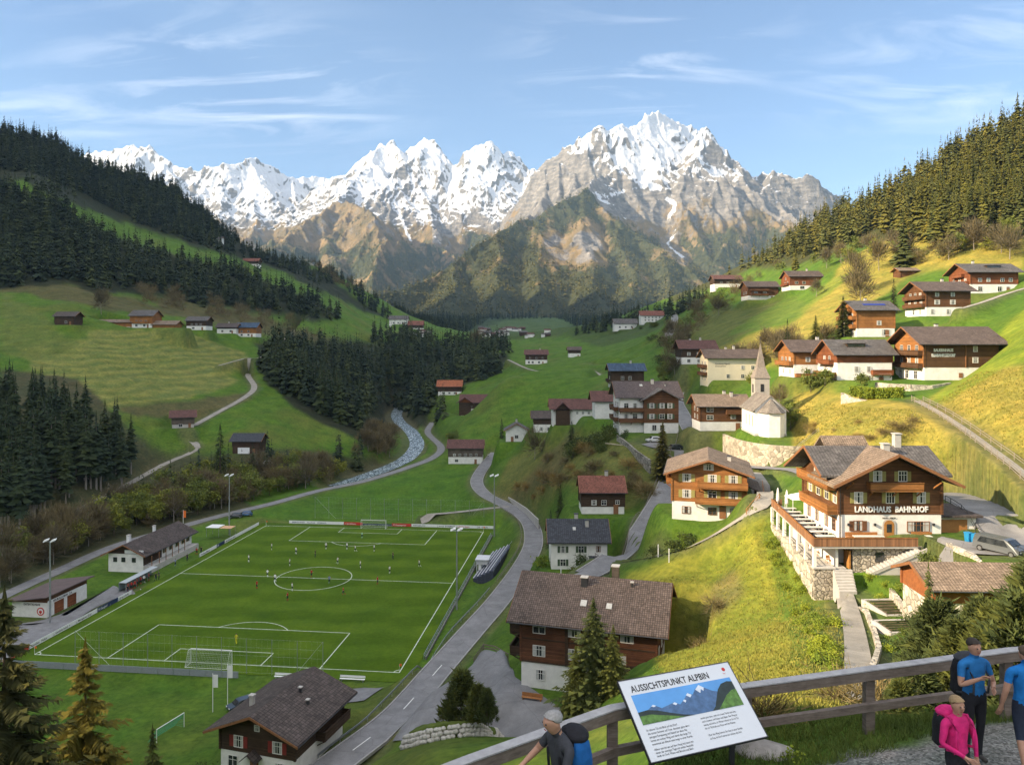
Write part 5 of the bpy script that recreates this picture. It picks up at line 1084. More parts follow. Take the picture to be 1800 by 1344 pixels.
for k in range(7):
    t = k / 6; x = NL[0] + (FL[0] - NL[0]) * t; y = NL[1] + (FL[1] - NL[1]) * t; tb('pillar', PLAS, lambda m: m.box(x - .05, x + .32, y, y + .38, 31.4, 33.72))
for k in range(6):
    t0, t1 = k / 6, (k + 1) / 6; a = (NL[0] + .12 + (FL[0] - NL[0]) * t0, NL[1] + 22 * t0); c = (NL[0] + .12 + (FL[0] - NL[0]) * t1, NL[1] + 22 * t1)
    tb('arcade_rail', DARKM, lambda m: (m.bar((a[0], a[1] + .3, 32.3), (c[0], c[1], 32.3), .05), m.bar((a[0], a[1] + .3, 31.95), (c[0], c[1], 31.95), .04)))
tb('retaining_wall', STONE2, lambda m: m.add([(NL[0] - .15, NL[1] - .1, 31.4), (FL[0] - .15, FL[1], 31.4), (FL[0] - .15, FL[1], 27), (NL[0] - .3, NL[1] - .1, 26), (NL[0] + .5, NL[1] - .1, 31.4), (FL[0] + .5, FL[1], 31.4), (FL[0] + .5, FL[1], 27), (NL[0] + .5, NL[1] - .1, 26)], [(0, 1, 2, 3), (4, 7, 6, 5), (0, 4, 5, 1), (0, 3, 7, 4), (1, 5, 6, 2)]))
tb('stone_pier', STONE, lambda m: m.box(NL[0] - .1, NL[0] + 2.3, NL[1] - .35, NL[1] + .8, 26, 31.45)); tb('coping', CONC, lambda m: m.box(NL[0] - .2, NL[0] + 2.4, NL[1] - .45, NL[1] + .5, 31.45, 31.6))
tb('lower_floor', CONC, lambda m: m.prism([(NL[0] + .5, 89.2), (39.3, 89.2), (39.3, 104), (37.4, 104)], 31.2, 31.38))
tb('cellar_wall', STONE, lambda m: m.box(40.2, 48.6, 89.6, 92.5, 28, 33.7)); tb('cellar_window', GLASS, lambda m: m.box(42.9, 43.9, 89.53, 89.62, 32.0, 33.1)); tb('cellar_front', PLAS, lambda m: m.box(38.3, 38.6, 89.8, 104, 31.2, 33.7)); tb('cellar_door', plain('honey_wood', (0.36, 0.17, 0.05)), lambda m: m.box(39.75, 39.95, 89.5, 90.9, 31.2, 33.3))
for k in range(14): tb('step', CONC, lambda m: m.box(47.6 - k * .42 - .42, 47.6 - k * .42, 88.2, 89.5, 33.7 - k * .19 - 3, 33.7 - k * .19))
tb('stair_cheek', CONC, lambda m: m.add([(48.2, 88.1, 34.0), (41.6, 88.1, 31.1), (41.6, 88.1, 30.7), (48.2, 88.1, 33.6), (48.2, 88.25, 34.0), (41.6, 88.25, 31.1), (41.6, 88.25, 30.7), (48.2, 88.25, 33.6)], [(0, 1, 2, 3), (7, 6, 5, 4), (0, 4, 5, 1), (1, 5, 6, 2), (2, 6, 7, 3), (3, 7, 4, 0)]))
for k in range(8): tb('step', CONC, lambda m: m.box(37.5 - k * .1, 39.7 - k * .13, 88.9 - k * .45 - .45, 88.9 - k * .45, 28, 31.35 - k * .2))
# --- church
cx, cy, cz = 57.3, 165, 37.25
root = empty('church', (cx, cy + 7, cz), R(-3), 'small white church with grey shingle roofs and pointed stone tower on a walled lawn', 'church')
m = MB(); m.box(-3.4, 3.4, -4.5, 7, -2, 5.6); m.ext([(-3.4, 5.6), (3.4, 5.6), (0, 8.6)], -4.5, 7, 'y'); m.build('nave', PLAS, root)
R_CH = tiles('church_shingle', (0.27, 0.235, 0.20), .25, .2)
m = MB(); m.ext([(-3.9, 5.2), (0, 8.65), (3.9, 5.2), (3.9, 5.42), (0, 8.88), (-3.9, 5.42)], -4.8, 7.4, 'y'); m.build('nave_roof', R_CH, root)
ap = [(-2.6, -4.5), (-2.6, -5.8), (-1.2, -7.6), (1.2, -7.6), (2.6, -5.8), (2.6, -4.5)]; m = MB(); m.prism(ap, -2, 5.2); m.build('apse', PLAS, root)
ar = [(-3.0, -4.5), (-3.0, -6.0), (-1.4, -8.1), (1.4, -8.1), (3.0, -6.0), (3.0, -4.5)]; m = MB(); m.add([(p[0], p[1], 5.15) for p in ar] + [(0, -4.6, 8.2)], [(5, 4, 3, 2, 1, 0)] + [(i, (i + 1) % 6, 6) for i in range(6)]); m.build('apse_roof', R_CH, root)
for y in (-2.6, 0.2, 3.0): m = MB(); m.box(-3.46, -3.36, y - .3, y + .3, 1.8, 4.3); m.build('window', plain('church_window', (0.3, 0.27, 0.22), .4, .1), root)
m = MB(); m.box(-3.5, 3.5, -4.6, 7.05, -2, .4); m.build('plinth', CONC, root)
m = MB(); m.box(-.3, 3.1, 7.2, 10.6, -2, 12.2); tw = m.build('tower', plain('tower_stone', (0.36, 0.33, 0.29), .9, .18, .6, bump=.3), root); tx, ty = 1.4, 8.9
q = [(-1.9, -1.9), (1.9, -1.9), (1.9, 1.9), (-1.9, 1.9)]; m = MB(); vs_ = [(tx + x, ty + y, 12.1) for x, y in q] + [(tx + x * .5, ty + y * .5, 14.6) for x, y in q] + [(tx, ty, 20.4)]
m.add(vs_, [(3, 2, 1, 0)] + [(i, (i + 1) % 4, 4 + (i + 1) % 4, 4 + i) for i in range(4)] + [(4 + i, 4 + (i + 1) % 4, 8) for i in range(4)]); sp_ = m.build('spire', plain('spire_shingle', (0.22, 0.185, 0.155), .8, .3, 2.5, bump=.4), tw)
m = MB(); m.tube([(tx, ty, 20.2), (tx, ty, 22)], .06, 6); m.bar((tx - .4, ty, 21.5), (tx + .4, ty, 21.5), .08); m.build('cross', DARKM, tw)
m = MB(); m.box(tx - .4, tx + .4, 7.15, 7.25, 8.9, 10.7); m.build('belfry_opening', INK, tw); m = MB(); m.box(-.37, -.27, ty - .45, ty + .45, 8.6, 10.6); m.build('belfry_opening', INK, tw)
# curved retaining wall under the church
def wall_run(label, pts, h, th, mat, name='retaining_wall', cat='wall', drop=2.0, cap=None, group=None):
    """pts = top line (x,y,z)"""
    pts = [Vector(p) for p in pts]; o0 = pts[0]; n_ = len(pts); m = MB(); vs_ = []
    for i, p in enumerate(pts):
        d = pts[min(i + 1, n_ - 1)] - pts[max(i - 1, 0)]; d.z = 0; d.normalize(); s = Vector((-d.y, d.x, 0)) * th; p = p - o0
        jz = (rng.random() - .5) * .12 if mat in (STONE, STONE2) else 0
        vs_ += [p + Vector((0, 0, jz)), p + s + Vector((0, 0, jz)), p + s - Vector((0, 0, h + drop)), p - Vector((0, 0, h + drop))]
    f_ = []
    for i in range(n_ - 1):
        a, c = i * 4, i * 4 + 4
        for k in range(4): f_.append((a + k, a + (k + 1) % 4, c + (k + 1) % 4, c + k))
    f_ += [(0, 3, 2, 1), tuple(range(n_ * 4 - 4, n_ * 4))]; m.add(vs_, f_); o = m.build(name, mat); o.location = o0; tag(o, label, cat, group); return o
cw = spline([(x, y, 37.3) for x, y in ((47.2, 170), (47.6, 160), (50, 153.5), (54.5, 150.2), (59.5, 149.6), (62.4, 150.6))], 1.0); wall_run('curved pale retaining wall below the church lawn', cw, 4, .5, rubble('church_wall_stone', (0.40, 0.35, 0.27), 1.1, .8))
wall_run('dark end of the stone wall right of the church lawn', [(62.6, 150.8, 37.0), (66.5, 152.5, 37.0), (68.0, 156, 37.6)], 4, .5, STONE)
guard([Vector(p) + Vector((.1, .4, 0)) for p in cw[::3]], .9, 2, 'thin white railing on top of the church lawn wall', 'railing', GALV, 'railing', ((.85, .06), (.45, .04)), w=.05)
# --- clubhouse
cxx, cyy = (-97.3 - 94.3) / 2 - .2, 203; b = Bld('clubhouse', 'long white clubhouse with dark brown roof and veranda beside the left touchline', (-96.0, 202.5, 0.3), R(90) + PITCH_YAW, 23, 9.4, 'clubhouse'); b.walls(4.3, .1, 2.2, PLAS, T_DRK, 2); b.roof(R_DRK, 1.3, 1.2)
b.row('W', 2.3, [2.8, .6, -2.2], w=.9, h=1.0, frame=DARKM, sub=False, panes=1); b.row('S', 2.2, [-2, 1, 4, 7, 9.4], w=1.5, h=1.3, frame=plain('warm_frame', (0.5, 0.36, 0.2)), sub=False)
m = MB(); m.M = b.fr('S', 0, 0); m.box(-11.4, -3.4, -.08, 0.02, 1.4, 3.9); m.build('veranda_front', T_DRK, b.r)
m = MB(); m.M = b.fr('S', 0, 0); m.box(-11.4, 11, -2.3, 0, -1, 1.2); m.build('veranda', CONC, b.r); m = MB(); m.M = b.fr('S', 0, 0); m.bar((-11.3, -2.2, 2.1), (4, -2.2, 2.1), .08); m.build('rail', GALV, b.r)
for u in (-11.3, -8, -5, -2, 1, 4): m = MB(); m.M = b.fr('S', 0, 0); m.bar((u, -2.2, 1), (u, -2.2, 4.0), .13); m.build('post', WOODF, b.r)
b.chimney(3.5, 1.6, 1.5, .6, WHITE); b.chimney(-5.0, 3.4, 1.9, .8, WHITE); o = MB(); o.M = b.fr('W', -2.3, 4.45); o.box(-2.5, 2.5, -.1, 0, 0, .8); sgn = o.build('sign', WHITE, b.r)
text_mesh('TAKLIACKHAUS  SIS', .55, INK, sgn, b.fr('W', -4.6, 4.65) @ Matrix.Translation((0, -.12, 0)) @ Matrix.Rotation(R(90), 4, 'X'), 'lettering', .004, wscale=.75, bold=.012)
# awnings at the clubhouse end
root = empty('awning', P2(-W - 8, 36.5), PITCH_YAW, 'white and orange awning at the far end of the clubhouse', 'awning'); m = MB(); m.box(-4, 0, -2, 2, 2.7, 2.8); m.build('canopy', WHITE, root); m = MB(); m.box(.1, 3.6, -1.6, 1.6, 2.5, 2.6); m.build('side_canopy', plain('peach_cloth', (0.6, 0.36, 0.2)), root)
for x, y in ((-3.8, -1.8), (-3.8, 1.8), (0, -1.8), (3.5, -1.5), (3.5, 1.5)): m = MB(); m.bar((x, y, 0), (x, y, 2.7), .08); m.build('post', GALV, root)
# team shelter on the left touchline
root = empty('team_shelter', P2(-W - 5.2, -11), PITCH_YAW, 'clear roofed team shelter where red and white players sit', 'shelter')
m = MB(); m.box(-1.2, .6, -4, 9, 2.15, 2.22); m.build('roof', plain('shelter_roof', (0.40, 0.43, 0.44), .3, .1), root); m = MB(); m.box(-1.25, -1.18, -4, 9, .2, 2.15); m.build('back_panel', plain('shelter_panel', (0.20, 0.24, 0.25), .2, .2), root)
for y in (-4, 0, 4.5, 9): m = MB(); m.bar((.55, y, 0), (.55, y, 2.15), .07); m.build('post', GALV, root)
m = MB(); m.box(-.9, -.4, -3.8, 8.8, .4, .48); m.build('bench_seat', DARKM, root)
# --- storage shed with mono pitch roof
root = empty('storage_shed', (-100.9, 166, 0.05), R(-7), 'low white shed with sloping brown roof, wooden doors and a red round crest', 'shed')
m = MB(); m.box(-4, 4, -6.2, 6.2, -1, 3.1); m.build('wall', PLAS, root); m = MB(); m.add([(-4, -6.2, 3.1), (4, -6.2, 3.1), (4, 6.2, 3.1), (-4, 6.2, 3.1), (-4, -6.2, 3.25), (4, -6.2, 4.3), (4, 6.2, 4.3), (-4, 6.2, 3.25)], [(0, 3, 2, 1), (4, 5, 6, 7), (0, 1, 5, 4), (1, 2, 6, 5), (2, 3, 7, 6), (3, 0, 4, 7)]); m.build('upper_wall', T_BRN, root)
m = MB(); m.add([(-5, -7.4, 3.2), (4.9, -7.4, 4.5), (4.9, 7.6, 4.5), (-5, 7.6, 3.2), (-5, -7.4, 3.4), (4.9, -7.4, 4.7), (4.9, 7.6, 4.7), (-5, 7.6, 3.4)], [(0, 3, 2, 1), (4, 5, 6, 7), (0, 1, 5, 4), (1, 2, 6, 5), (2, 3, 7, 6), (3, 0, 4, 7)]); m.build('roof', plain('brown_felt_roof', (0.115, 0.085, 0.08), .85, .15, .6), root)
for y in (-2.6, 1.3): m = MB(); m.box(3.98, 4.06, y - 1.4, y + 1.4, 0, 2.5); m.build('door', T_RED, root)
m = MB(); m.box(4.02, 4.1, -6, 5.9, 2.62, 3.35); sg = m.build('sign', WHITE, root); text_mesh('Bj1   NEUBULLLUIBAN   Z.A', .62, INK, sg, Matrix.Translation((4.12, -5.7, 2.75)) @ Matrix.Rotation(R(90), 4, 'Z') @ Matrix.Rotation(R(90), 4, 'X'), 'lettering', .004, wscale=.92, bold=.014)
text_mesh('DATENTADABAB', .62, INK, root, face(-1.3, -6.22, 2.45), 'lettering', .004, wscale=.78, bold=.014)
m = MB(); m.M = face(2.6, -6.23, 1.25); m.prism([(.85 * math.cos(a), .85 * math.sin(a)) for a in [i * math.pi / 12 for i in range(24)]], -.01, .015); cr = m.build('crest', REDB, root)
m = MB(); m.M = face(2.6, -6.25, 1.25); m.prism([(.62 * math.cos(a), .62 * math.sin(a)) for a in [i * math.pi / 12 for i in range(24)]], -.0, .015); m.build('crest_disc', WHITE, cr); m = MB(); m.M = face(2.6, -6.27, 1.2); m.prism([(-.3, .3), (-.35, -.1), (0, -.5), (.35, -.1), (.3, .3), (.12, .12), (0, .42), (-.12, .12)], 0, .015); m.build('crest_emblem', REDB, cr)
# --- right hillside houses (ridge left-right, gable to the west)
b = simple('brown', 'dark brown log house with white stone base left of the church', 12.5, 9, 2.4, 4.3, 2.4, PLAS, T_BRN, R_TAN, S=[(3.0, [-3.6], 1.6, 1.1), (5.0, [-3.6], 1.6, 1.1), (3.2, [2.5], 1.2, 1.0)], Wn=[(3, [-2, 1], .9, 1.1), (5, [-2, 1], .9, 1.1)], balS=[(4.6, .5, 6)], chim=((1.5, .5), (3, -1)), skin=4)
b = simple('cream', 'cream four storey guesthouse with timber balconies on its left gable', 18, 11, 8.2, .8, 2.6, PLAS2, PLAS2, R_BRN, S=[(2.0, [-2, 3, 6.5], 1.0, 1.2), (5.0, [3, 6.5], 1.0, 1.2)], Wn=[(1, [-2, 2], 1.2, 1.4), (3.6, [-2, 2], 1.2, 1.4), (6.2, [-2, 2], 1.2, 1.4)], balW=[(2.9, -4.5, 4.5), (5.5, -4.5, 4.5)], chim=((-1, 1), (1.5, 0)), name='guesthouse', cat='guesthouse', dz=-1.2)
text_mesh('Gasthaus Alpen\nZimmerfrei', .8, INK, b.r, b.fr('S', -6.5, 6.6) @ Matrix.Translation((0, -.03, 0)) @ Matrix.Rotation(R(90), 4, 'X'), 'lettering', .004)
b = simple('village_a', 'brown and white village house at the bend of the upper village road', 14, 11, 2.8, 3.8, 3, PLAS, T_DRK, R_MAR, S=[(3.6, [-4, 0, 4], 1.2, 1.2), (.8, [-4, 0], 1.2, 1.2)], chim=((2, 0), (-2, 1)))
b = simple('sign', 'large brown house with a two line white sign and two balconied storeys', 17.2, 13.5, 3.3, 6.0, 3.4, PLAS, timber('dark_brown_timber', (0.10, 0.052, 0.026)), R_BRN, S=[(7.0, [3.4], .9, 1.2), (4.4, [3.4], 1.2, 1.2)], Wn=[(7.0, [-3.5, 0, 3.5], 1.2, 1.4), (4.0, [-3.5, 0, 3.5], 1.2, 1.4), (.5, [-3, 1, 4], 1.4, 1.8)], balW=[(6.2, -6.2, 6.2), (3.2, -6.2, 6.2)], chim=((-1.5, 1.0),), over=1.6, gable=2.0, dz=-.3, dx=1.2, frame=FRAME)
m = MB(); m.box(-8.62, -8.3, -6.8, 6.8, 3.3, 9.3); m.ext([(-6.8, 9.3), (6.8, 9.3), (0, 12.6)], -8.64, -8.3); m.build('gable_cladding', T_ORG, b.r)
for u in (1.1,): m = MB(); m.M = b.fr('S', u, 3.3); m.bar((0, -.12, 0), (0, -.12, 5.9), .16); m.build('downpipe', WOODF, b.r)
for u in (-1.2, 3.0): m = MB(); m.M = b.fr('S', u + 1.2, .9); m.box(-.45, .45, -.06, .02, 0, 1.1); m.build('window', WOODF, b.r)
text_mesh('BAUERNHAUS', 1.0, WHITE, b.r, b.fr('S', -6.4, 7.0) @ Matrix.Translation((0, -.05, 0)) @ Matrix.Rotation(R(90), 4, 'X'), 'lettering', .03, bold=.03, wscale=.72); text_mesh('ELIABANKGSDORF', 1.0, WHITE, b.r, b.fr('S', -6.9, 5.8) @ Matrix.Translation((0, -.05, 0)) @ Matrix.Rotation(R(90), 4, 'X'), 'lettering', .03, bold=.03, wscale=.66)
b = simple('upper', 'brown log house with white ground floor above the large signed house', 14.0, 13, 3.0, 5.4, 2.9, PLAS, T_BRN, R_BRN, S=[(3.9, [-3.5, 1.5], 1.6, 1.3), (6.4, [-3.5, 1.5], 1.1, 1.2), (.9, [-5, 0], 1.1, 1.3)], Wn=[(3.9, [-3.5, 0, 3.5], 1.2, 1.3), (6.4, [-3, 0, 3], 1.2, 1.3), (.8, [-3, 1], 1.0, 1.5)], balW=[(5.7, -6, 6), (3.1, -6, 6)], chim=((2, .5),), dx=3.0, over=1.4, gable=1.8)
b = simple('top', 'highest reddish chalet with dormer and white base at the right edge', 17, 13, 3.4, 4.6, 3.1, PLAS, T_RED, R_GRY, S=[(4.3, [-5, -2, 3, 6], 1.2, 1.2), (.9, [-5, 2, 5], 1.4, 1.6)], Wn=[(4.3, [-3.5, 0, 3.5], 1.2, 1.3), (.9, [-3, 2], 1.0, 1.5)], balW=[(3.5, -6, 6), (6.3, -3, 3)], chim=((-3.5, .3),), dx=2.5, over=1.4, gable=1.8); b.dormer(1.5, -4.0, 5, 3)
b = simple('balcony', 'honey coloured chalet with three stacked balconies and a blue solar strip on its roof', 11.5, 12, 2.6, 5.6, 2.7, PLAS, T_ORG, R_GRY, S=[(3.6, [1], 1.2, 1.2), (.6, [3], 2.5, 1.6)], Wn=[(3.4, [-3, 0, 3], 1.2, 1.2), (5.9, [-3, 0, 3], 1.2, 1.2), (.8, [-3, 1], 1.0, 1.4)], balW=[(2.7, -5.6, 5.6), (5.3, -5.6, 5.6), (7.8, -3, 3)], chim=((0, .8),), dx=1.6); m = MB(); m.M = Matrix.Translation((.8, -3.2, b.apex - 3.2 * b.k + .08)) @ Matrix.Rotation(math.atan(b.k), 4, 'X'); m.box(-3.4, 3.4, -.6, .6, 0, .06); m.build('solar_panel', plain('solar_cells', (0.03, 0.045, 0.22), .2, .1), b.rf)
b = simple('left_r', 'brown gabled house above white ground floor, left of the dormer house', 13.5, 11.5, 3.4, 3.6, 2.7, PLAS, T_ORG, R_BRN, S=[(1.0, [-3, 4.5], 1.1, 1.2), (4.2, [-3, 0, 4], 1.1, 1.1)], Wn=[(4.1, [-2.8, 0, 2.8], 1.0, 1.2), (.9, [-3, 2], 1.0, 1.2)], balW=[(3.3, -5.5, 5.5)], balS=[(.0, -6.5, 0)], chim=((2, .6),))
b = simple('mid_r', 'brown and white chalet with grey roof and long dormer beside the signed house', 13.5, 12, 5.6, 2.2, 3.2, PLAS, T_RED, R_GRY, S=[(3.4, [-2, 1], 1.1, 1.2), (.8, [1, 4], 1.3, 1.6)], Wn=[(5.9, [-1.5, 1.5], 1.0, 1.2), (3.2, [-2.5, 1], 1.0, 1.3), (.4, [-2, 1.5], 1.0, 1.4)], balW=[(5.2, -4, 4), (2.2, -5.5, 5.5)], balS=[(2.8, 1.5, 6.5)], chim=(), dz=-1.3); b.dormer(-1, -3.6, 4.5, 3)
b = simple('far_a', 'red brown chalet with white base on the lit ridge, right of two', 17, 13, 2.6, 5.0, 3.2, PLAS, T_RED, R_BRN, S=[(3.4, [-5, -1], 1.6, 1.3), (.8, [-2], 2.2, 1.4)], Wn=[(3.4, [-3, 1], 1.4, 1.4), (6, [0], 1.2, 1.2)], balW=[(3, -5, 5)], chim=((3, 0),), sub=False, dx=2)
b = simple('far_b', 'dark brown chalet with long balconies on the shaded ridge, left of two', 17, 13, 2.4, 5.2, 3.2, PLAS, T_BRN, R_BRN, S=[(3.4, [-4, 1], 1.8, 1.3)], Wn=[(3.4, [-3, 1], 1.4, 1.4)], balS=[(2.6, -7, 3), (5.2, -7, 3)], chim=(), sub=False, dx=2)
b = simple('far_c', 'small dark house among bare trees at the left end of the ridge', 20, 13, 2.6, 3.6, 3.2, PLAS, T_DRK, R_MAR, S=[(3, [-5, 0], 1.6, 1.2)], chim=(), sub=False)
b = simple('hut', 'tiny wooden hay hut alone on the sunny slope below the forest', 7, 6, .3, 2.6, 1.2, T_BRN, T_BRN, R_TAN, chim=(), sub=False, name='hay_hut', cat='hut')
# --- centre and valley houses
b = simple('long_w', 'long white house with maroon roof left of the hotel', 17, 9.5, 3.4, 2.2, 2.7, PLAS, PLAS, R_MAR, S=[(3.6, [0, 2, 4], .8, .9)], chim=(), over=.9, dx=.5)
m = MB(); m.ext([(-6.6, 5.6), (-3.4, 5.6), (-3.4, 5.6), (-5, 7.2)], -6.2, 0, 'y'); m.build('side_gable', T_DRK, b.r); m = MB(); m.ext([(-8.2, 4.6), (-5.0, 7.6), (-1.8, 4.6), (-1.8, 4.85), (-5, 7.85), (-8.2, 4.85)], -7, -.5, 'y'); m.build('gable_roof', R_MAR, b.r); m = MB(); m.box(-7.4, -2.6, -6.2, -4.7, -3, 5.0); m.build('gable_bay', T_DRK, b.r); m = MB(); m.box(1, 6, -5.4, -4.7, -1, 2.6); m.build('garage_front', WHITE, b.r)
b = simple('small_w', 'small white house with maroon roof wedged between the long house and the hotel', 9.5, 9, 5.4, .4, 2.6, PLAS, PLAS, R_MAR, S=[(3.0, [.5], 1.2, 1.3)], chim=(), over=.8)
b = simple('blue', 'tall dark timber house under a blue metal roof behind the hotel', 13, 10, 2.4, 5.0, 2.2, PLAS, T_DRK, R_BLU, S=[(3.4, [-2, 1.0], 1.1, 1.3), (.9, [-1, 1.5], 1.1, 1.2)], Wn=[(3.4, [0], 1.4, 1.2)], balW=[(2.5, -4, 4)], chim=((2, 0),), over=1.5)
b = simple('whitec', 'small white cottage with grey roof beside the dark spruces', 8, 9, 4.2, .6, 2.6, PLAS, PLAS, R_GRY, swap=True, S=[(1.4, [0], 1.4, 1.3)], chim=((1, 0),), over=.8)
b = simple('dark2', 'dark two storey shed half hidden at the crest of the terraced bank', 12, 9, 3.2, 2.6, 2.2, PLAS, T_DRK, R_DRK, S=[(.8, [-3, 0, 3], 1.2, 1.3)], chim=(), over=.8)
b = simple('barnroad', 'weathered wooden barn with rust red roof at the road fork by the river', 15.5, 10.5, 3.1, 4.2, 2.9, PLAS, T_GRY, R_MAR, S=[(3.6, [-5, -2.5, 0, 2.5, 5], 1.0, 1.0), (.9, [-4], 1.4, 1.2)], chim=(), over=.8, gable=.8, name='barn', cat='barn')
b = simple('bigbarn', 'long dark barn with maroon roof and timber gable below the green hill', 23, 14, 3.2, 4.2, 4.2, PLAS, T_DRK, R_MAR, S=[(.9, [-6, -3, 0, 3], 1.2, 1.2), (4, [-5, 0, 5], 1.2, 1.0)], chim=(), name='barn', cat='barn', sub=False)
m = MB(); m.ext([(-13, 7.0), (-4.5, 7.0), (-8.8, 9.8)], -8.0, -1, 'y'); m.build('cross_gable', T_RED, b.r); m = MB(); m.ext([(-14.4, 6.4), (-8.8, 10.2), (-3.2, 6.4), (-3.2, 6.8), (-8.8, 10.6), (-14.4, 6.8)], -9.4, 2, 'y'); m.build('cross_roof', R_MAR, b.r); m = MB(); m.box(-12.6, -5, -7.6, -6.9, -1, 7.1); m.build('cross_wall', T_DRK, b.r)
b = simple('orange', 'small dark house with bright orange roof beside the river spruces', 17, 12, 2.5, 4.4, 3.6, PLAS, T_DRK, R_ORG, S=[(.8, [-4, 0, 4], 1.4, 1.2)], chim=(), sub=False, over=1.5)
b = simple('hill_a', 'farmhouse with maroon roof and white base on the green hill', 17, 13, 3.4, 4.4, 3.4, PLAS, T_DRK, R_MAR, S=[(.8, [-6, -3, 2], 1.5, 1.5), (4.4, [-5, 0, 5], 1.4, 1.1)], chim=((3, 0),), sub=False)
b = simple('hill_b', 'tiny hut with white base and brown top right of the hill farmhouse', 10, 9, 3.4, 3.0, 2.4, PLAS, T_DRK, R_BRN, chim=(), sub=False, name='hut', cat='hut')
b = simple('vil_l', 'white house with wide grey roof at the top of the green hill', 27, 16, 4, 2.6, 5.5, PLAS, PLAS, R_GRY, S=[(1.2, [-7, 0, 7], 2.0, 1.8)], chim=(), sub=False)
b = simple('vil_r', 'white house with dark red roof at the top right of the green hill', 26, 14, 6.5, 1.2, 5, PLAS, PLAS, R_RED, S=[(1.5, [-8, -4, 0, 4, 8], 1.4, 1.5), (4.5, [-8, -4, 0, 4, 8], 1.4, 1.5)], chim=((-5, 0),), sub=False)
# --- left hillside
b = simple('l_barn', 'lone dark hay barn at the left of the hillside farms', 11.5, 9, 1.2, 4.2, 2.4, T_DRK, T_DRK, R_DRK, S=[(1, [1], 1.2, 1.4)], chim=(), name='barn', cat='barn', sub=False)
b = simple('l_farm', 'orange timber farmhouse with grey roof, middle of the hillside farms', 14, 13, 2.6, 5.2, 3.4, PLAS, T_ORG, R_GRY, S=[(3.4, [-3, 0, 3], 1.3, 1.2), (.8, [-3, 2], 1.4, 1.4)], balS=[(3, -5, 5)], chim=(), sub=False)
b = simple('l_farm', 'low orange stable with tan roof joined right of the orange farmhouse', 14, 10, 1.0, 2.4, 2.2, T_ORG, T_ORG, R_TAN, dx=14.5, dz=1.2, skin=9, chim=(), sub=False, name='stable', cat='stable')
b = simple('l_farm', 'long low open stable left of the orange farmhouse', 22, 9, .6, 3.0, 1.6, PLAS, T_ORG, R_TAN, dx=-17, skin=9, chim=(), sub=False, name='stable', cat='stable')
b = simple('l_dark', 'dark timber chalet with white base, centre right of the hillside farms', 13.5, 11, 2.8, 3.8, 2.6, PLAS, T_DRK, R_GRY, S=[(3.4, [-3, 0, 3], 1.2, 1.0), (.8, [-2], 1.6, 1.2)], chim=(), sub=False)
b = simple('l_white', 'white farmhouse with dark roof left of the solar roofed one', 14, 10, 3.4, 1.4, 2.6, PLAS, T_DRK, R_DRK, S=[(1, [-3, 3], 1.4, 1.4)], chim=((0, 0),), sub=False)
b = simple('l_solar', 'orange gabled farmhouse with dark blue solar roof, rightmost of the hillside farms', 15, 12, 2.6, 4.6, 3.2, PLAS, T_ORG, R_BLU, S=[(3.4, [-3, 2], 1.4, 1.2), (.8, [-3, 2], 1.4, 1.4)], chim=(), sub=False)
b = simple('m_barn', 'weathered hay barn with reddish roof beside the winding track', 9.4, 8.5, 1.6, 3.6, 2.4, CONC, T_GRY, R_MAR, S=[(.6, [-1], 1.4, 1.2)], chim=(), yaw=R(22), name='barn', cat='barn', sub=False)
b = simple('m_barn2', 'dark barn with white base panels below the winding track', 11.5, 9, 3.0, 2.6, 2.4, T_DRK, T_DRK, R_SLT, chim=(), name='barn', cat='barn', sub=False); m = MB(); m.M = b.fr('S', 0, 0); m.box(-3.4, 1.6, -.08, 0, 0, 2.6); m.build('white_panel', WHITE, b.r)
b = simple('l_up', 'distant dark farmhouse high on the left meadow, right of two', 20, 13, 3, 4, 4, PLAS, T_DRK, R_RED, chim=(), sub=False); b = simple('l_up', 'tiny white hut high on the left meadow, left of two', 9, 7, 3, 1, 2, PLAS, PLAS, R_GRY, dx=-42, dz=3, chim=(), sub=False, name='hut', cat='hut')
b = simple('l_up3', 'white farmhouse with grey roof on the far meadow knoll', 24, 13, 5, 2, 4.5, PLAS, PLAS, R_GRY, S=[(1, [-6, 0, 6], 2, 2)], chim=(), sub=False); b = simple('l_up3', 'red roofed house right of the white farmhouse on the far knoll', 20, 13, 3, 4.5, 5, PLAS, T_DRK, R_RED, dx=22, chim=(), sub=False, dz=2)
# far village in the valley: each house its own thing, alike and tiny
vr = random.Random(5)
for k in range(34):
    px = vr.uniform(845, 965) if k < 28 else vr.uniform(700, 760); py = vr.uniform(577, 592) if k < 28 else vr.uniform(585, 592); p = hit(px, py, 700)
    if p is None or p.y < 800: continue
    s_ = vr.uniform(6, 10) * p.y / 1900; m = MB(); m.box(-s_, s_, -s_ * .6, s_ * .6, -4, s_ * .7); hs = m.build('village_house', PLAS if vr.random() < .85 else T_DRK)
    hs.location = p; hs.rotation_euler.z = vr.uniform(-.5, .5); tag(hs, 'tiny pale house of the far village on the valley floor' if k < 28 else 'tiny house strung along the far meadow edge', 'house', 'far village houses' if k < 28 else 'meadow edge houses')
    m = MB(); m.ext([(-s_ * .75, s_ * .7), (s_ * .75, s_ * .7), (0, s_ * 1.15)], -s_ * 1.1, s_ * 1.1); m.build('roof', R_MAR if vr.random() < .5 else R_GRY, hs)
# shed roof lower right
b = Bld('shed', 'low shed with shingled roof and orange boards below the parked cars', (at(1725, 1010, 70).x, 72.5, 32.4), R(-2), 9.0, 6.0, 'shed'); b.walls(1.6, 1.5, 1.2, STONE2, plain('orange_board', (0.24, 0.085, 0.03)), 3); b.roof(R_TAN, .8, .7, .2)
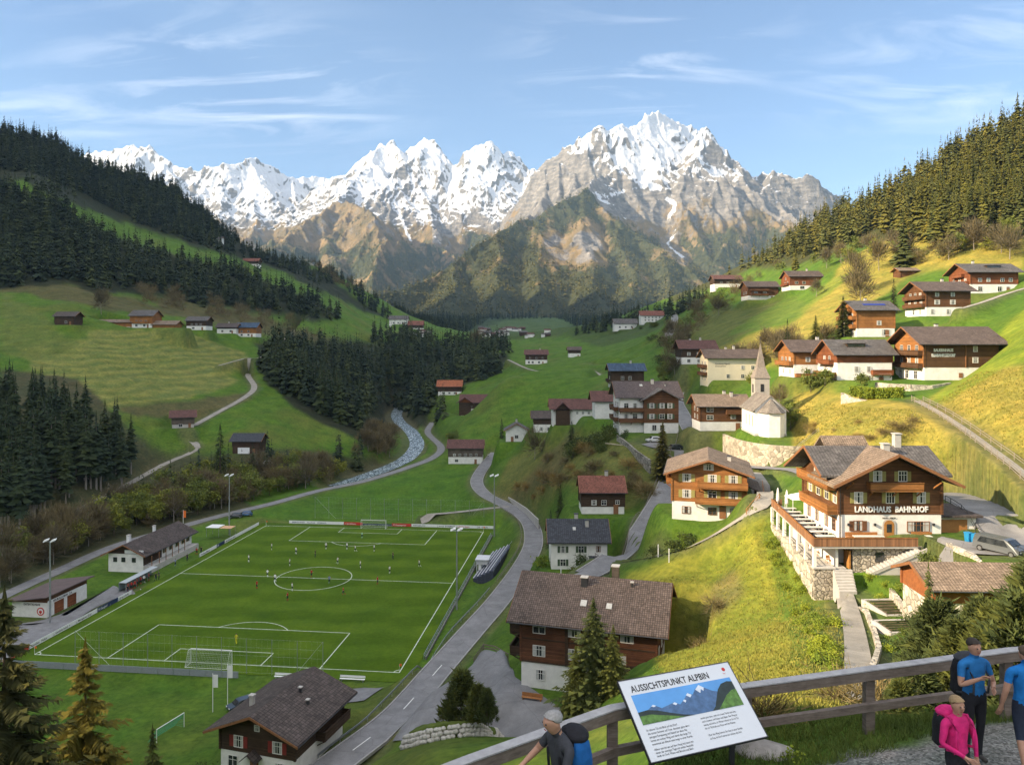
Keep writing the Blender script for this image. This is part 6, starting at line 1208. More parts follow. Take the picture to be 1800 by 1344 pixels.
# ================================================================ TREES
def foliage(name, c1, c2, tip=None, rough=0.85, objvar=True):
    n = N(name); p = n.pos(); a = n.noise(0.8, 5, 0.7, p); t = n.attr('tint').outputs['Fac']; oi = n.node('ShaderNodeObjectInfo')
    co = n.ramp(a, [(0.3, c1), (0.7, c2)]); r = n.math('ADD', t, n.math('MULTIPLY', n.math('SUBTRACT', oi.outputs['Random'], 0.35), 0.7 if objvar else 0.0))
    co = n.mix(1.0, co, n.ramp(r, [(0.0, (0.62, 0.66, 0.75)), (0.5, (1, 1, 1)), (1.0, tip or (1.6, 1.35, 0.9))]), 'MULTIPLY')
    return n.out(co, rough, 0, 0.15)
F_SPR = foliage('spruce_needles', (0.014, 0.026, 0.015), (0.034, 0.050, 0.024)); F_SPR2 = foliage('sunlit_spruce_needles', (0.048, 0.060, 0.018), (0.105, 0.112, 0.028)); F_GOLD = foliage('sun_tipped_needles', (0.030, 0.036, 0.013), (0.065, 0.066, 0.020), (2.7, 2.1, 1.0))  # sun painted into the sunlit needles and into the gold tips
F_BARE = foliage('bare_twigs', (0.07, 0.060, 0.038), (0.15, 0.125, 0.07), (1.3, 1.2, 1.0)); F_LEAF = foliage('spring_leaves', (0.07, 0.095, 0.022), (0.16, 0.19, 0.04)); F_BUSH = foliage('bush_leaves', (0.03, 0.05, 0.016), (0.075, 0.10, 0.028)); F_DRY = foliage('dry_shrub', (0.10, 0.085, 0.04), (0.21, 0.16, 0.07)); F_LIME = foliage('lime_leaves', (0.09, 0.145, 0.018), (0.18, 0.225, 0.03))
F_PINE = foliage('mountain_pine_needles', (0.035, 0.05, 0.018), (0.085, 0.105, 0.03))
BARK = plain('bark', (0.10, 0.075, 0.055), .95, .35, 4); BARKP = plain('pale_bark', (0.24, 0.21, 0.18), .95, .35, 4)
def spruce_np(h, r, tiers, nb, rg, twigs=0, base=0.1, low=False, ragged=.25):
    V_ = []; T_ = []; tint = []
    def tri(a, b, c, t): k = len(V_); V_.extend((a, b, c)); T_.append((k, k + 1, k + 2)); tint.extend((t, t, t))
    for i in range(tiers):
        t = i / (tiers - 1); z = h * (base + (1 - base) * t ** .95); rad = max(r * .04, r * ((1 - t) ** .82) * (1 - ragged + 2 * ragged * rg.random()))
        if t < .12: rad *= .75 + t * 2
        for b_ in range(nb):
            a = 2 * math.pi * (b_ / nb) + rg.random() * 1.5 + i * 1.1; R_ = rad * (.72 + .5 * rg.random()); ca, sa = math.cos(a), math.sin(a); dr = R_ * (.25 + .35 * (1 - t)) 
            w_ = R_ * (.42 if not twigs else .2) * (1.6 if low else 1)
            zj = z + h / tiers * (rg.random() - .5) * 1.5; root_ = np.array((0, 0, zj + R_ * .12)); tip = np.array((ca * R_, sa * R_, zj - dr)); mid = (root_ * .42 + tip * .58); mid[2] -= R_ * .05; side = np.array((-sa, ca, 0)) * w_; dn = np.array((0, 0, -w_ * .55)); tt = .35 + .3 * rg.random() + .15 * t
            if not twigs:
                tri(root_, mid + side + dn, tip, tt); tri(root_, tip, mid - side + dn, tt * .8)
                if not low: 
                    q = mid + np.array((0, 0, -R_ * .22)); tri(root_ * .3 + mid * .7, tip, q, tt * .6)
            else:
                for s in range(twigs):
                    f = .12 + .88 * (s + rg.random()) / twigs; p = root_ * (1 - f) + tip * f; p[2] += -R_ * .12 * math.sin(f * 3.1); L_ = (R_ * .27 * (1.12 - f) + .10) * (.7 + .6 * rg.random())
                    for sg in (-1, 1):
                        d = np.array((-sa * sg * .85 + ca * .6, ca * sg * .85 + sa * .6, -.25 - .45 * rg.random() + .25 * f)); e = p + d * L_; o = np.array((ca, sa, .15)) * L_ * .22
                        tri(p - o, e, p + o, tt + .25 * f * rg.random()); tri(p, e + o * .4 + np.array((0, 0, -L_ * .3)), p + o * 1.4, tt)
                tri(tip * .9 + root_ * .1 + side * .5, tip * 1.06 - root_ * .06, tip * .9 + root_ * .1 - side * .5, tt + .3)
    tri(np.array((-.06 * r, 0, h * .93)), np.array((0, 0, h * 1.05)), np.array((.06 * r, 0, h * .93)), .6); tri(np.array((0, -.06 * r, h * .93)), np.array((0, 0, h * 1.05)), np.array((0, .06 * r, h * .93)), .6)
    return np.array(V_), np.array(T_), np.array(tint)
def crown_np(h, w, ncl, nleaf, ls, rg, z0=.28, spread=.24, bare=False, top=1.0):
    """clumps of small leaves (or twig sprays) through an uneven ellipsoid"""
    C_ = []
    for i in range(ncl):
        u = rg.normal(size=3); u /= np.linalg.norm(u); rr = rg.random() ** .45; C_.append((u[0] * w * .5 * rr, u[1] * w * .5 * rr, h * (z0 + (top - z0) * (.5 + .5 * u[2] * rr))))
    C_ = np.array(C_); n_ = ncl * nleaf; cc = np.repeat(C_, nleaf, 0); sz = np.repeat(.6 + .8 * rg.random(ncl), nleaf)[:, None]
    p = cc + rg.normal(size=(n_, 3)) * w * spread * .5 * sz * np.array((1, 1, .75)); a = rg.normal(size=(n_, 3)); a /= np.linalg.norm(a, axis=1, keepdims=True)
    if bare:
        out = p - np.array((0, 0, h * .3)); out /= np.linalg.norm(out, axis=1, keepdims=True) + 1e-6; a = out * 1.0 + a * .5; b = np.cross(a, rg.normal(size=(n_, 3))); b /= np.linalg.norm(b, axis=1, keepdims=True) + 1e-6; s = ls * (.6 + .8 * rg.random((n_, 1)))
        V_ = np.stack([p - b * s * .055, p + a * s * 1.3, p + b * s * .055], 1)
    else:
        b = np.cross(a, rg.normal(size=(n_, 3))); b /= np.linalg.norm(b, axis=1, keepdims=True) + 1e-6; s = ls * (.6 + .8 * rg.random((n_, 1))); V_ = np.stack([p - b * s * .5, p + a * s, p + b * s * .5], 1)
    V_ = V_.reshape(-1, 3); tint = np.repeat(np.repeat(.2 + .6 * rg.random(ncl), nleaf) + .15 * rg.random(n_), 3); V_[:, 2] = np.maximum(V_[:, 2], .1)
    return V_, np.arange(len(V_)).reshape(-1, 3), tint
def limbs(h, w, rg, n=5, r=.02, z0=.3, pale=False):
    m = MB(); m.tube([(0, 0, -.6), (rg.normal() * .01 * h, rg.normal() * .01 * h, h * .45), (0, 0, h * .85)], [h * r, h * r * .7, h * r * .2], 7)
    for i in range(n):
        a = 6.28 * i / n + rg.random(); z = h * (z0 + .35 * rg.random()); L_ = w * .42 * (.7 + .4 * rg.random()); m.tube([(0, 0, z), (math.cos(a) * L_ * .5, math.sin(a) * L_ * .5, z + L_ * .4), (math.cos(a) * L_, math.sin(a) * L_, z + L_ * .95)], [h * r * .45, h * r * .3, h * r * .1], 5)
    return m.mesh('limbs')
def tree_mesh(nm, data):
    me = np_mesh(nm, data[0], None, data[1]); vcol(me, 'tint', data[2]); return me
TP = {}   # prototypes: kind -> list of (crown mesh, trunk mesh, height)
def proto(kind, n_, fn):
    TP[kind] = []
    for i in range(n_):
        rg = np.random.default_rng(hash(kind) % 1000 * 0 + len(TP) * 100 + i); c, tr, h = fn(rg); TP[kind].append((c, tr, h))
def trunk_mesh(h, r, top=.9):
    m = MB(); m.tube([(0, 0, -1.2), (0, 0, h * .5), (0, 0, h * top)], [r, r * .65, r * .12], 7); return m.mesh('trunk')
def withmat(me, mat): me.materials.append(mat); return me
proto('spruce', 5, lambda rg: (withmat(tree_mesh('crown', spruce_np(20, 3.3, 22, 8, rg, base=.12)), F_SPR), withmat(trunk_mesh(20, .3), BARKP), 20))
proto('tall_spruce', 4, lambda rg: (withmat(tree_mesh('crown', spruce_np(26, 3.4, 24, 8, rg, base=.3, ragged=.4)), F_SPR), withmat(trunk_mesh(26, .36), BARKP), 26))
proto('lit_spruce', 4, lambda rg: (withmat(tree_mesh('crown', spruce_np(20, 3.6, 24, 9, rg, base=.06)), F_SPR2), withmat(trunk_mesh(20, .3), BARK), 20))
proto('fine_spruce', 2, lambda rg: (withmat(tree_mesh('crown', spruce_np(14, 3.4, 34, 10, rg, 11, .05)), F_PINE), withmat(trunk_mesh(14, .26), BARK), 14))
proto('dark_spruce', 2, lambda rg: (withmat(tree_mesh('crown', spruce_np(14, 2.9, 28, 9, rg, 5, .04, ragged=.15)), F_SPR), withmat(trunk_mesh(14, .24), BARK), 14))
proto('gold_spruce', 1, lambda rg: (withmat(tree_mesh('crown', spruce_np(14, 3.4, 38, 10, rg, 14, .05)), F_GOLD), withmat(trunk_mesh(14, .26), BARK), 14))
proto('bare_tree', 4, lambda rg: (withmat(tree_mesh('crown', crown_np(12, 8, 26, 46, 1.5, rg, .22, .3, True)), F_BARE), withmat(limbs(12, 8, rg, 7, .016), BARKP), 12))
proto('leafy_tree', 4, lambda rg: (withmat(tree_mesh('crown', crown_np(12, 8, 30, 55, .55, rg, .22, .22)), F_LEAF), withmat(limbs(12, 8, rg, 5, .016), BARK), 12))
proto('shrub', 4, lambda rg: (withmat(tree_mesh('crown', crown_np(3, 4, 14, 60, .26, rg, .0, .3)), F_BUSH), withmat(limbs(3, 3, rg, 4, .02, .1), BARK), 3))
proto('dry_shrub', 3, lambda rg: (withmat(tree_mesh('crown', crown_np(3, 4, 14, 60, .7, rg, .0, .34, True)), F_DRY), withmat(limbs(3, 3, rg, 4, .02, .1), BARK), 3))
proto('lime_shrub', 3, lambda rg: (withmat(tree_mesh('crown', crown_np(2, 3, 12, 60, .22, rg, .0, .34)), F_LIME), withmat(limbs(2, 2, rg, 4, .02, .1), BARK), 2))
def pine_np(h, w, rg, n=150):
    V_, T_, t_ = [], [], []; k = 0
    for i in range(n):
        f = rg.random() ** .8; z = h * (.04 + .94 * f); rr = w * .5 * (1 - f ** 1.6) * (.5 + .5 * rg.random()) + .15; a = rg.random() * 6.28; c = np.array((math.cos(a) * rr, math.sin(a) * rr, z)); out = np.array((math.cos(a), math.sin(a), .9)); tt = .2 + .6 * rg.random()
        m_ = 34; d = rg.normal(size=(m_, 3)) * .55 + out; d /= np.linalg.norm(d, axis=1, keepdims=True); s = w * .12 * (.6 + .7 * rg.random((m_, 1))); p = c + rg.normal(size=(m_, 3)) * w * .045; b = np.cross(d, rg.normal(size=(m_, 3))); b /= np.linalg.norm(b, axis=1, keepdims=True)
        V_.append(np.stack([p - b * s * .13, p + d * s, p + b * s * .13], 1).reshape(-1, 3)); t_.append(np.full(m_ * 3, tt))
    V_ = np.concatenate(V_); return V_, np.arange(len(V_)).reshape(-1, 3), np.concatenate(t_)
proto('pine', 3, lambda rg: (withmat(tree_mesh('crown', pine_np(6, 4.4, rg, 210)), F_PINE), withmat(limbs(6, 4, rg, 5, .02, .1), BARK), 6))
tr_rng = random.Random(3)
CAT = dict(spruce='spruce', tall_spruce='spruce', lit_spruce='spruce', fine_spruce='spruce', dark_spruce='spruce', gold_spruce='spruce', bare_tree='tree', leafy_tree='tree', shrub='shrub', dry_shrub='shrub', lime_shrub='shrub', pine='pine')
def put(kind, pos, h, label, group=None, wf=1.0, parts=True, sink=.25):
    c, t, h0 = tr_rng.choice(TP[kind]); s = h / h0
    root = empty({'spruce': 'spruce_tree', 'tree': 'tree', 'shrub': 'shrub', 'pine': 'pine_tree'}[CAT[kind]], Vector(pos) - Vector((0, 0, sink)), tr_rng.uniform(0, 6.28), label, CAT[kind], group); root.scale = (s * wf, s * wf, s)
    o = bpy.data.objects.new('crown', c); col.objects.link(o); o.parent = root
    o = bpy.data.objects.new('trunk', t); col.objects.link(o); o.parent = root
    return root
def on(px, py, d=None):
    if d is None: p = hit(px, py); return p
    x = (px - 900) / F * d; return Vector((x, d, H(x, d)))
# --- trees one can single out: kind, px, py of foot, distance (None = on first ground seen), height, width factor, label
SOLO = [
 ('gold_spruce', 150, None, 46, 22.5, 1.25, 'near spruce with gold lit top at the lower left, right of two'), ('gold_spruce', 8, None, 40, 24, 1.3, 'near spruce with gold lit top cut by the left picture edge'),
 ('fine_spruce', 268, None, 60, 17, .9, 'dull green young spruce beside the training goal'), ('fine_spruce', 78, None, 44, 15, 1.2, 'broad dark spruce between the two gold topped ones'), ('fine_spruce', 200, None, 50, 13, 1.2, 'low dark spruce right of the gold topped ones'),
 ('fine_spruce', 1043, None, 83.5, 11.8, 1.55, 'olive green spruce standing before the large farmhouse front'), ('fine_spruce', 1012, None, 83, 8.0, 1.25, 'lower olive spruce at the left foot of the farmhouse spruce'), ('fine_spruce', 1078, None, 82, 7.5, 1.3, 'lower spruce right of the farmhouse spruce, above the info board'),
 ('gold_spruce', 1165, 838, 185, 14.0, 1.15, 'gold lit spruce beside the hotel car park'), ('dark_spruce', 882, 792, 335, 17.5, 1.0, 'single dark spruce left of the small white cottage'),
 ('dark_spruce', 1005, 792, 232, 9.5, 1.5, 'dark bushy spruce on the bank below the long white house'), ('dark_spruce', 968, 905, 182, 9, 1.0, 'slim dark spruce left of the red roofed barn, left of two'), ('dark_spruce', 985, 905, 180, 8, 1.1, 'slim dark spruce left of the red roofed barn, right of two'),
 ('fine_spruce', 1434, 593, 228, 14.5, 1.1, 'tall full spruce above the brown gabled house'), ('fine_spruce', 1482, 590, 232, 12.5, 1.2, 'loose spreading spruce left of the balconied chalet'), ('dark_spruce', 1571, 547, 262, 12, 1.1, 'dark spruce standing alone above the balconied chalet'),
 ('dark_spruce', 1384, 625, 250, 15, .8, 'very slim spruce behind the church spire'), ('leafy_tree', 1165, 682, 318, 9, .8, 'pale yellow young tree beside the village road bend'),
 ('bare_tree', 178, 556, None, 16, .9, 'lone bare tree right of the hay barn on the hillside'), ('dark_spruce', 387, 853, 292, 25, 1.1, 'tall dark spruce below the white panelled barn'), ('leafy_tree', 796, 776, 375, 9, 1.0, 'fresh green round tree in the meadow above the fork barn'),
 ('bare_tree', 1205, 870, 178, 6.5, 1.0, 'pale bare shrub tree left of the balconied chalet corner'), ('bare_tree', 838, 618, None, 22, .9, 'round reddish bare tree at the edge of the valley spruces'),
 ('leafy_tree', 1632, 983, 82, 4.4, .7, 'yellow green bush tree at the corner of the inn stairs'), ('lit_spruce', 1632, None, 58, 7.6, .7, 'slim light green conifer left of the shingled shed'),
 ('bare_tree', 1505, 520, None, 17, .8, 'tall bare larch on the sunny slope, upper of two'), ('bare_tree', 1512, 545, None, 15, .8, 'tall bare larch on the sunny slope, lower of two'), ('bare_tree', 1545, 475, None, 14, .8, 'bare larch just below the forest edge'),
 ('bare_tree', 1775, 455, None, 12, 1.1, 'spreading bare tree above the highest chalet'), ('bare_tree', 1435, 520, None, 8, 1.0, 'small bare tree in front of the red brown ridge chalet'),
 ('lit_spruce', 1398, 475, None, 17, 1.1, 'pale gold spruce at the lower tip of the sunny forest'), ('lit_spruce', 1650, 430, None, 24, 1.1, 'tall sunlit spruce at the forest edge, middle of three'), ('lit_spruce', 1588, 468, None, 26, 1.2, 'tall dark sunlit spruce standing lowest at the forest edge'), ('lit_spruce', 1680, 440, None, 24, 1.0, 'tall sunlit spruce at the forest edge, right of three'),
 ('spruce', 1212, 535, None, 22, 1.1, 'dark spruce pair member at the top of the village road, left'), ('spruce', 1222, 535, None, 20, 1.1, 'dark spruce pair member at the top of the village road, right'),
 ('bare_tree', 940, 765, 270, 11, .8, 'bare tree on the crest left of the dark shed'), ('leafy_tree', 1180, 800, 192, 3, .9, 'small potted palm like tree beside the hotel car park'),
 ('leafy_tree', 1425, 665, 190, 6, 1.2, 'dense yellow green tree before the brown gabled house'), ('leafy_tree', 1450, 668, 186, 5, 1.2, 'green tree right of the yellow green one before the gabled house'), ('leafy_tree', 1515, 680, 172, 5, 1.0, 'green tree before the dormer house terrace'), ('leafy_tree', 1280, 670, 240, 4, 1.0, 'small tree in front of the cream guesthouse, left'), ('leafy_tree', 1322, 660, 245, 5, 1.0, 'small tree in front of the cream guesthouse, right'),
 ('leafy_tree', 1390, 705, 176, 7, 1.0, 'yellow green shrubby tree behind the church tower'), ('bare_tree', 1370, 690, 190, 6, 1.0, 'bare tree right of the church spire'),
 ('pine', 812, None, 86, 7.4, 1.0, 'tall dark mountain pine on the stone walled island'), ('pine', 840, None, 83, 3.8, 1.1, 'round dark pine on the island, middle of three'), ('pine', 856, None, 81.5, 3.3, 1.0, 'small dark pine at the right end of the island'),
 ('pine', 1650, None, 47, 5.8, 1.1, 'dark green pine left of the shed boards below the lookout'), ('pine', 1690, None, 43, 5.0, 1.2, 'wide dark pine behind the man in the blue shirt'), ('pine', 1752, None, 41, 5.6, 1.1, 'tall dark pine right of the shed boards'), ('pine', 1800, None, 38, 6.0, 1.2, 'yellow green pine at the right picture edge'), ('pine', 1612, None, 40, 3.4, 1.1, 'low dark pine over the lower end of the garden path'), ('pine', 1725, None, 52, 5.2, 1.1, 'dark pine hiding the foot of the shed'), ('pine', 1830, None, 46, 7.5, 1.1, 'pine partly outside the right picture edge'), ('pine', 1585, None, 33, 2.2, 1.2, 'lowest pine touching the top rail of the fence'),
]
ISL = at(795, 1262, 86.5)
for kind, px, py, d, h, wf, lab in SOLO:
    p = on(px, py, d)
    if p is None: continue
    if 'island' in lab: p.z = H(p.x, p.y) + 2.0
    put(kind, p, h, lab, None, wf)
# --- woods
def sample(poly, n, dmin=14, dmax=3000):
    xs = [p[0] for p in poly]; ys = [p[1] for p in poly]; out = []; k = 0
    while len(out) < n and k < n * 12:
        k += 1; px = tr_rng.uniform(min(xs), max(xs)); py = tr_rng.uniform(min(ys), max(ys))
        if not inpoly(np.array([px]), np.array([py]), poly)[0]: continue
        j = int(np.clip(np.searchsorted(PXc, px), 0, len(PXc) - 1)); i0 = int(np.searchsorted(LDr, math.log(dmin))); c = GPY[i0:, j]; w_ = np.nonzero(c <= py)[0]
        if not len(w_): continue
        d = math.exp(LDr[i0 + w_[0]])
        if d > dmax: continue
        x = (px - 900) / F * d; out.append((x, d, H(x, d)))
    return out
WOODS = [ # kind, polygon, number, height range, group, label, (dmin)
 ('spruce', [(-20,225),(100,243),(150,272),(200,290),(300,318),(345,360),(410,415),(470,442),(540,460),(600,482),(660,524),(695,568),(640,545),(600,500),(560,500),(480,468),(400,450),(330,425),(240,395),(150,345),(60,305),(-20,300)], 1750, (10, 25), 'spruces of the upper left forest', 'dark spruce in the forest covering the upper left ridge', 500),
 ('spruce', [(-20,335),(40,345),(110,375),(150,405),(240,440),(330,462),(400,470),(450,492),(520,520),(560,532),(600,560),(590,568),(570,562),(500,550),(450,548),(368,545),(285,520),(234,505),(180,513),(110,490),(0,508),(-20,508)], 900, (11, 27), 'spruces of the middle forest band', 'dark spruce in the forest band above the hillside farms', 400),
 ('tall_spruce', [(-20,740),(60,750),(150,785),(215,810),(245,850),(200,870),(120,900),(60,930),(-20,950)], 120, (20, 29), 'dark spruces at the left edge', 'very tall dark spruce in the shady stand at the left edge', 180),
 ('spruce', [(455,650),(490,610),(560,615),(640,625),(700,628),(770,618),(800,640),(870,640),(885,655),(840,670),(790,675),(765,700),(745,735),(712,735),(690,715),(655,720),(635,760),(590,742),(540,715),(490,690)], 620, (12, 28), 'spruces of the gorge forest', 'dark spruce in the forest on both banks of the gorge', 300),
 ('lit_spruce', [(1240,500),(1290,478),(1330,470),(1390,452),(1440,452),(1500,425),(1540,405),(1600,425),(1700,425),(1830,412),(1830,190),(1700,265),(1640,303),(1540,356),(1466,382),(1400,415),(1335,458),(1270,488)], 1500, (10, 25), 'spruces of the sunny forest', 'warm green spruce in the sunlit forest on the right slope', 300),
 ('spruce', [(780,625),(850,618),(880,600),(900,620),(860,640),(800,640)], 60, (18, 26), 'spruces of the valley end', 'dark spruce at the valley end below the far village', 500),
 ('spruce', [(1000,590),(1040,570),(1080,560),(1180,545),(1240,520),(1260,510),(1230,540),(1170,560),(1100,575),(1060,585)], 110, (14, 22), 'spruces behind the green hill', 'dark spruce behind the green hill near the top houses', 600),
 ('spruce', [(690,548),(760,548),(860,550),(1000,545),(1180,545),(1180,560),(1010,575),(980,560),(860,562),(820,585),(760,585),(700,575)], 700, (20, 30), 'spruces at the mountain foot', 'dark spruce at the shady foot of the mountain', 1500),
 ('spruce', [(560,795),(640,800),(640,830),(560,840)], 6, (13, 17), 'spruces on the river bank', 'dark spruce on the left river bank meadow', 250),
 ('spruce', [(300,870),(380,835),(520,815),(560,830),(520,845),(400,870),(250,900),(150,930)], 30, (10, 16), 'spruces of the riverside belt', 'dark spruce in the riverside tree belt above the river road', 200),
 ('spruce', [(762,728),(780,718),(786,735),(770,745)], 4, (16, 20), 'spruces by the river bend', 'dark spruce at the bend of the river', 350),
 ('spruce', [(640,600),(700,590),(740,600),(800,606),(870,600),(880,610),(780,618),(700,620)], 90, (18, 26), 'spruces across the gorge', 'dark spruce in front of the far meadow knoll', 500),
 ('spruce', [(40,310),(120,335),(150,360),(100,345),(50,325)], 10, (14, 20), 'spruces on the high meadow', 'spruce standing free on the high left meadow', 500),
 ('bare_tree', [(0,985),(60,955),(160,922),(280,880),(380,850),(520,832),(620,828),(640,838),(600,852),(480,872),(400,895),(280,925),(180,955),(100,990),(0,1035)], 95, (5, 11), 'bare trees of the riverside belt', 'grey brown bare tree in the riverside belt', 170),
 ('leafy_tree', [(20,985),(160,935),(280,870),(400,840),(520,820),(600,840),(400,892),(200,945),(60,1005)], 125, (6, 11), 'budding trees of the riverside belt', 'yellow green budding tree in the riverside belt', 170),
 ('bare_tree', [(630,760),(680,748),(700,790),(680,812),(640,815),(600,800)], 26, (6, 11), 'bare trees along the river', 'brown bare tree along the mountain river', 250),
 ('bare_tree', [(250,540),(330,550),(450,585),(560,600),(590,590),(450,560),(330,525),(210,510)], 45, (7, 12), 'bare trees below the forest band', 'reddish bare shrub tree below the left forest band', 350),
 ('bare_tree', [(1170,690),(1165,600),(1180,575),(1250,525),(1300,500),(1340,490),(1300,520),(1260,560),(1210,600),(1195,650)], 38, (5, 12), 'bare trees above the village road', 'bare tree on the slope above the village road', 250),
 ('bare_tree', [(1280,640),(1340,615),(1400,610),(1470,600),(1480,625),(1400,640),(1300,660)], 18, (5, 9), 'bare trees behind the church', 'pale bare tree on the slope behind the church', 200),
 ('bare_tree', [(1340,478),(1400,462),(1450,452),(1500,432),(1600,440),(1780,425),(1790,440),(1600,470),(1480,470),(1380,480)], 18, (6, 13), 'larches at the forest edge', 'golden bare larch at the lower edge of the sunny forest', 250),
 ('bare_tree', [(500,430),(640,470),(670,520),(600,510),(540,470)], 40, (9, 14), 'bare trees on the left ridge end', 'brown bare tree on the falling end of the left ridge', 700),
 ('leafy_tree', [(1340,480),(1400,464),(1450,455),(1500,435),(1600,442),(1780,428),(1790,440),(1600,460),(1480,465),(1380,482)], 16, (5, 12), 'budding trees at the forest edge', 'gold green budding tree at the lower edge of the sunny forest', 250),
 ('leafy_tree', [(1170,690),(1165,600),(1180,575),(1250,525),(1300,500),(1300,520),(1260,560),(1210,600),(1195,650)], 22, (4, 9), 'budding trees above the village road', 'olive budding tree on the slope above the village road', 250),
 ('shrub', [(1010,780),(1080,765),(1110,775),(1060,800),(1000,810)], 12, (2, 4), 'bushes below the hotel terrace', 'dark bush on the bank below the hotel terrace', 150),
 ('shrub', [(1060,590),(1170,560),(1190,600),(1180,660),(1150,660),(1160,600)], 16, (3, 6), 'bushes along the upper road', 'dark bush along the upper village road', 250),
 ('dry_shrub', [(880,850),(960,800),(1060,790),(1120,820),(1150,870),(1090,890),(1000,860),(940,890)], 34, (1.5, 3.5), 'dry bushes on the bank', 'brown dry bush on the bank above the road fork', 150),
 ('dry_shrub', [(1400,760),(1440,740),(1560,730),(1640,760),(1600,790),(1450,790)], 16, (.8, 1.8), 'dry tufts above the inn', 'straw coloured shrub on the slope above the inn', 100),
 ('lime_shrub', [(1345,925),(1365,925),(1430,1060),(1440,1085),(1475,1085),(1480,1190),(1450,1200),(1400,1090),(1350,990)], 60, (.5, 1.1), 'lime green bushes below the terrace wall', 'lime green bush below the inn terrace wall', 35),
 ('lime_shrub', [(1520,1030),(1540,1025),(1600,1010),(1620,1040),(1560,1100),(1570,1180),(1545,1180),(1520,1080)], 26, (.4, .9), 'garden bushes', 'green garden bush beside the inn path', 35),
 ('shrub', [(1545,1100),(1600,1090),(1620,1140),(1580,1180)], 10, (.8, 1.6), 'dark garden bushes', 'dark bush in the lower inn garden', 35),
]
allt = []
for kind, poly, n_, (h0, h1), grp, lab, dm in WOODS:
    for p in sample(poly, n_, dm): allt.append((tr_rng.uniform(h0, h1), p, kind, grp, lab))
conif = sorted([t for t in allt if 'spruce' in t[2]], key=lambda t: -t[0] / t[1][1]); oth = sorted([t for t in allt if 'spruce' not in t[2]], key=lambda t: -t[0] / t[1][1])
dec = [t for t in oth if t[2] in ('bare_tree', 'leafy_tree')]
for t in conif[:255] + dec[:250] + [t for t in oth if t not in dec]: put(t[2], t[1], t[0], t[4], t[3], tr_rng.uniform(.85, 1.2), sink=.4)
# the rest of the woods, merged
def merge_forest(name, items, protos, label_kind='stuff', mat=None):
    VV, TT, CC = [], [], []; off = 0
    for h, p, pi in items:
        v, t, c, h0 = protos[pi % len(protos)]; a = tr_rng.uniform(0, 6.28); s = h / h0; ws = s * tr_rng.uniform(.85, 1.3); ca, sa = math.cos(a), math.sin(a); q = np.empty_like(v); q[:, 0] = (v[:, 0] * ca - v[:, 1] * sa) * ws + p[0]; q[:, 1] = (v[:, 0] * sa + v[:, 1] * ca) * ws + p[1]; q[:, 2] = v[:, 2] * s + p[2] - .5
        VV.append(q); TT.append(t + off); CC.append(np.clip(c * .5 + tr_rng.random() * .75 - .05, 0, 1)); off += len(v)
    me = np_mesh(name, np.concatenate(VV), None, np.concatenate(TT)); vcol(me, 'tint', np.concatenate(CC)); return tag(link(name, me, mat), kind='stuff')
rg_ = np.random.default_rng(11)
lowp = [(*spruce_np(20, 3.5, 9, 6, rg_, base=.06, low=True), 20) for _ in range(6)]
F_FAR = foliage('forest_spruce', (0.013, 0.024, 0.015), (0.033, 0.047, 0.023), (2.6, 2.1, 1.3), objvar=False); F_FARL = foliage('sunny_forest_spruce', (0.050, 0.060, 0.018), (0.115, 0.118, 0.030), (1.9, 1.5, .9), objvar=False)  # second set is a sunlit copy, the sun put into its lighter colour
rest = conif[255:]
merge_forest('forest', [(t[0], t[1], i) for i, t in enumerate(rest) if t[2] != 'lit_spruce'], lowp, mat=F_FAR)
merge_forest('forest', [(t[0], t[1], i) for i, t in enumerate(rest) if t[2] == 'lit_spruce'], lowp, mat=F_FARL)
for kd_, mt_ in (('bare_tree', F_BARE), ('leafy_tree', F_LEAF)):
    it = [(t[0], t[1], i) for i, t in enumerate(dec[250:]) if t[2] == kd_]
    if it: merge_forest('woodland', it, [(*crown_np(12, 8, 16, 20, 1.9 if kd_ == 'bare_tree' else .9, rg_, .1, .3, kd_ == 'bare_tree'), 12) for _ in range(4)], mat=mt_)
# conifers on the mountain flanks, where the ground is wooded
tiny = []
for _ in range(5):
    v, t, c = spruce_np(20, 4.2, 4, 4, rg_, base=.0, low=True); tiny.append((v, t, c, 20))
def mflank():
    o, Vv, PY, veg, nrm = MR; vis = PY <= np.minimum.accumulate(PY, axis=0) + 2.0; g = np.random.default_rng(5); it = []
    for (d0, d1), n_, h, thr, (y0, y1) in (((2400, 4450), 12500, (20, 38), .50, (330, 590)), ((4450, 6100), 5500, (22, 38), .56, (345, 560))):
        pick = vis & (veg > thr) & (PY > y0) & (PY < y1) & (Vv[..., 1] > d0) & (Vv[..., 1] < d1) & (nrm[..., 2] > .42); ii = np.argwhere(pick)
        if not len(ii): continue
        ii = ii[g.choice(len(ii), min(n_, len(ii)), False)]
        q = Vv[ii[:, 0], ii[:, 1]]; keep = fbm(q[:, 0] / 90, q[:, 1] / 90, 3, 9) > -.25
        for k, p in enumerate(q[keep]): it.append((g.uniform(*h), p + g.normal(size=3) * np.array((3, 3, 0)), k))
    return merge_forest('forest', it, tiny, mat=foliage('flank_spruce', (0.045, 0.055, 0.022), (0.12, 0.12, 0.04), (2.0, 1.6, 1.0), objvar=False))
mflank()
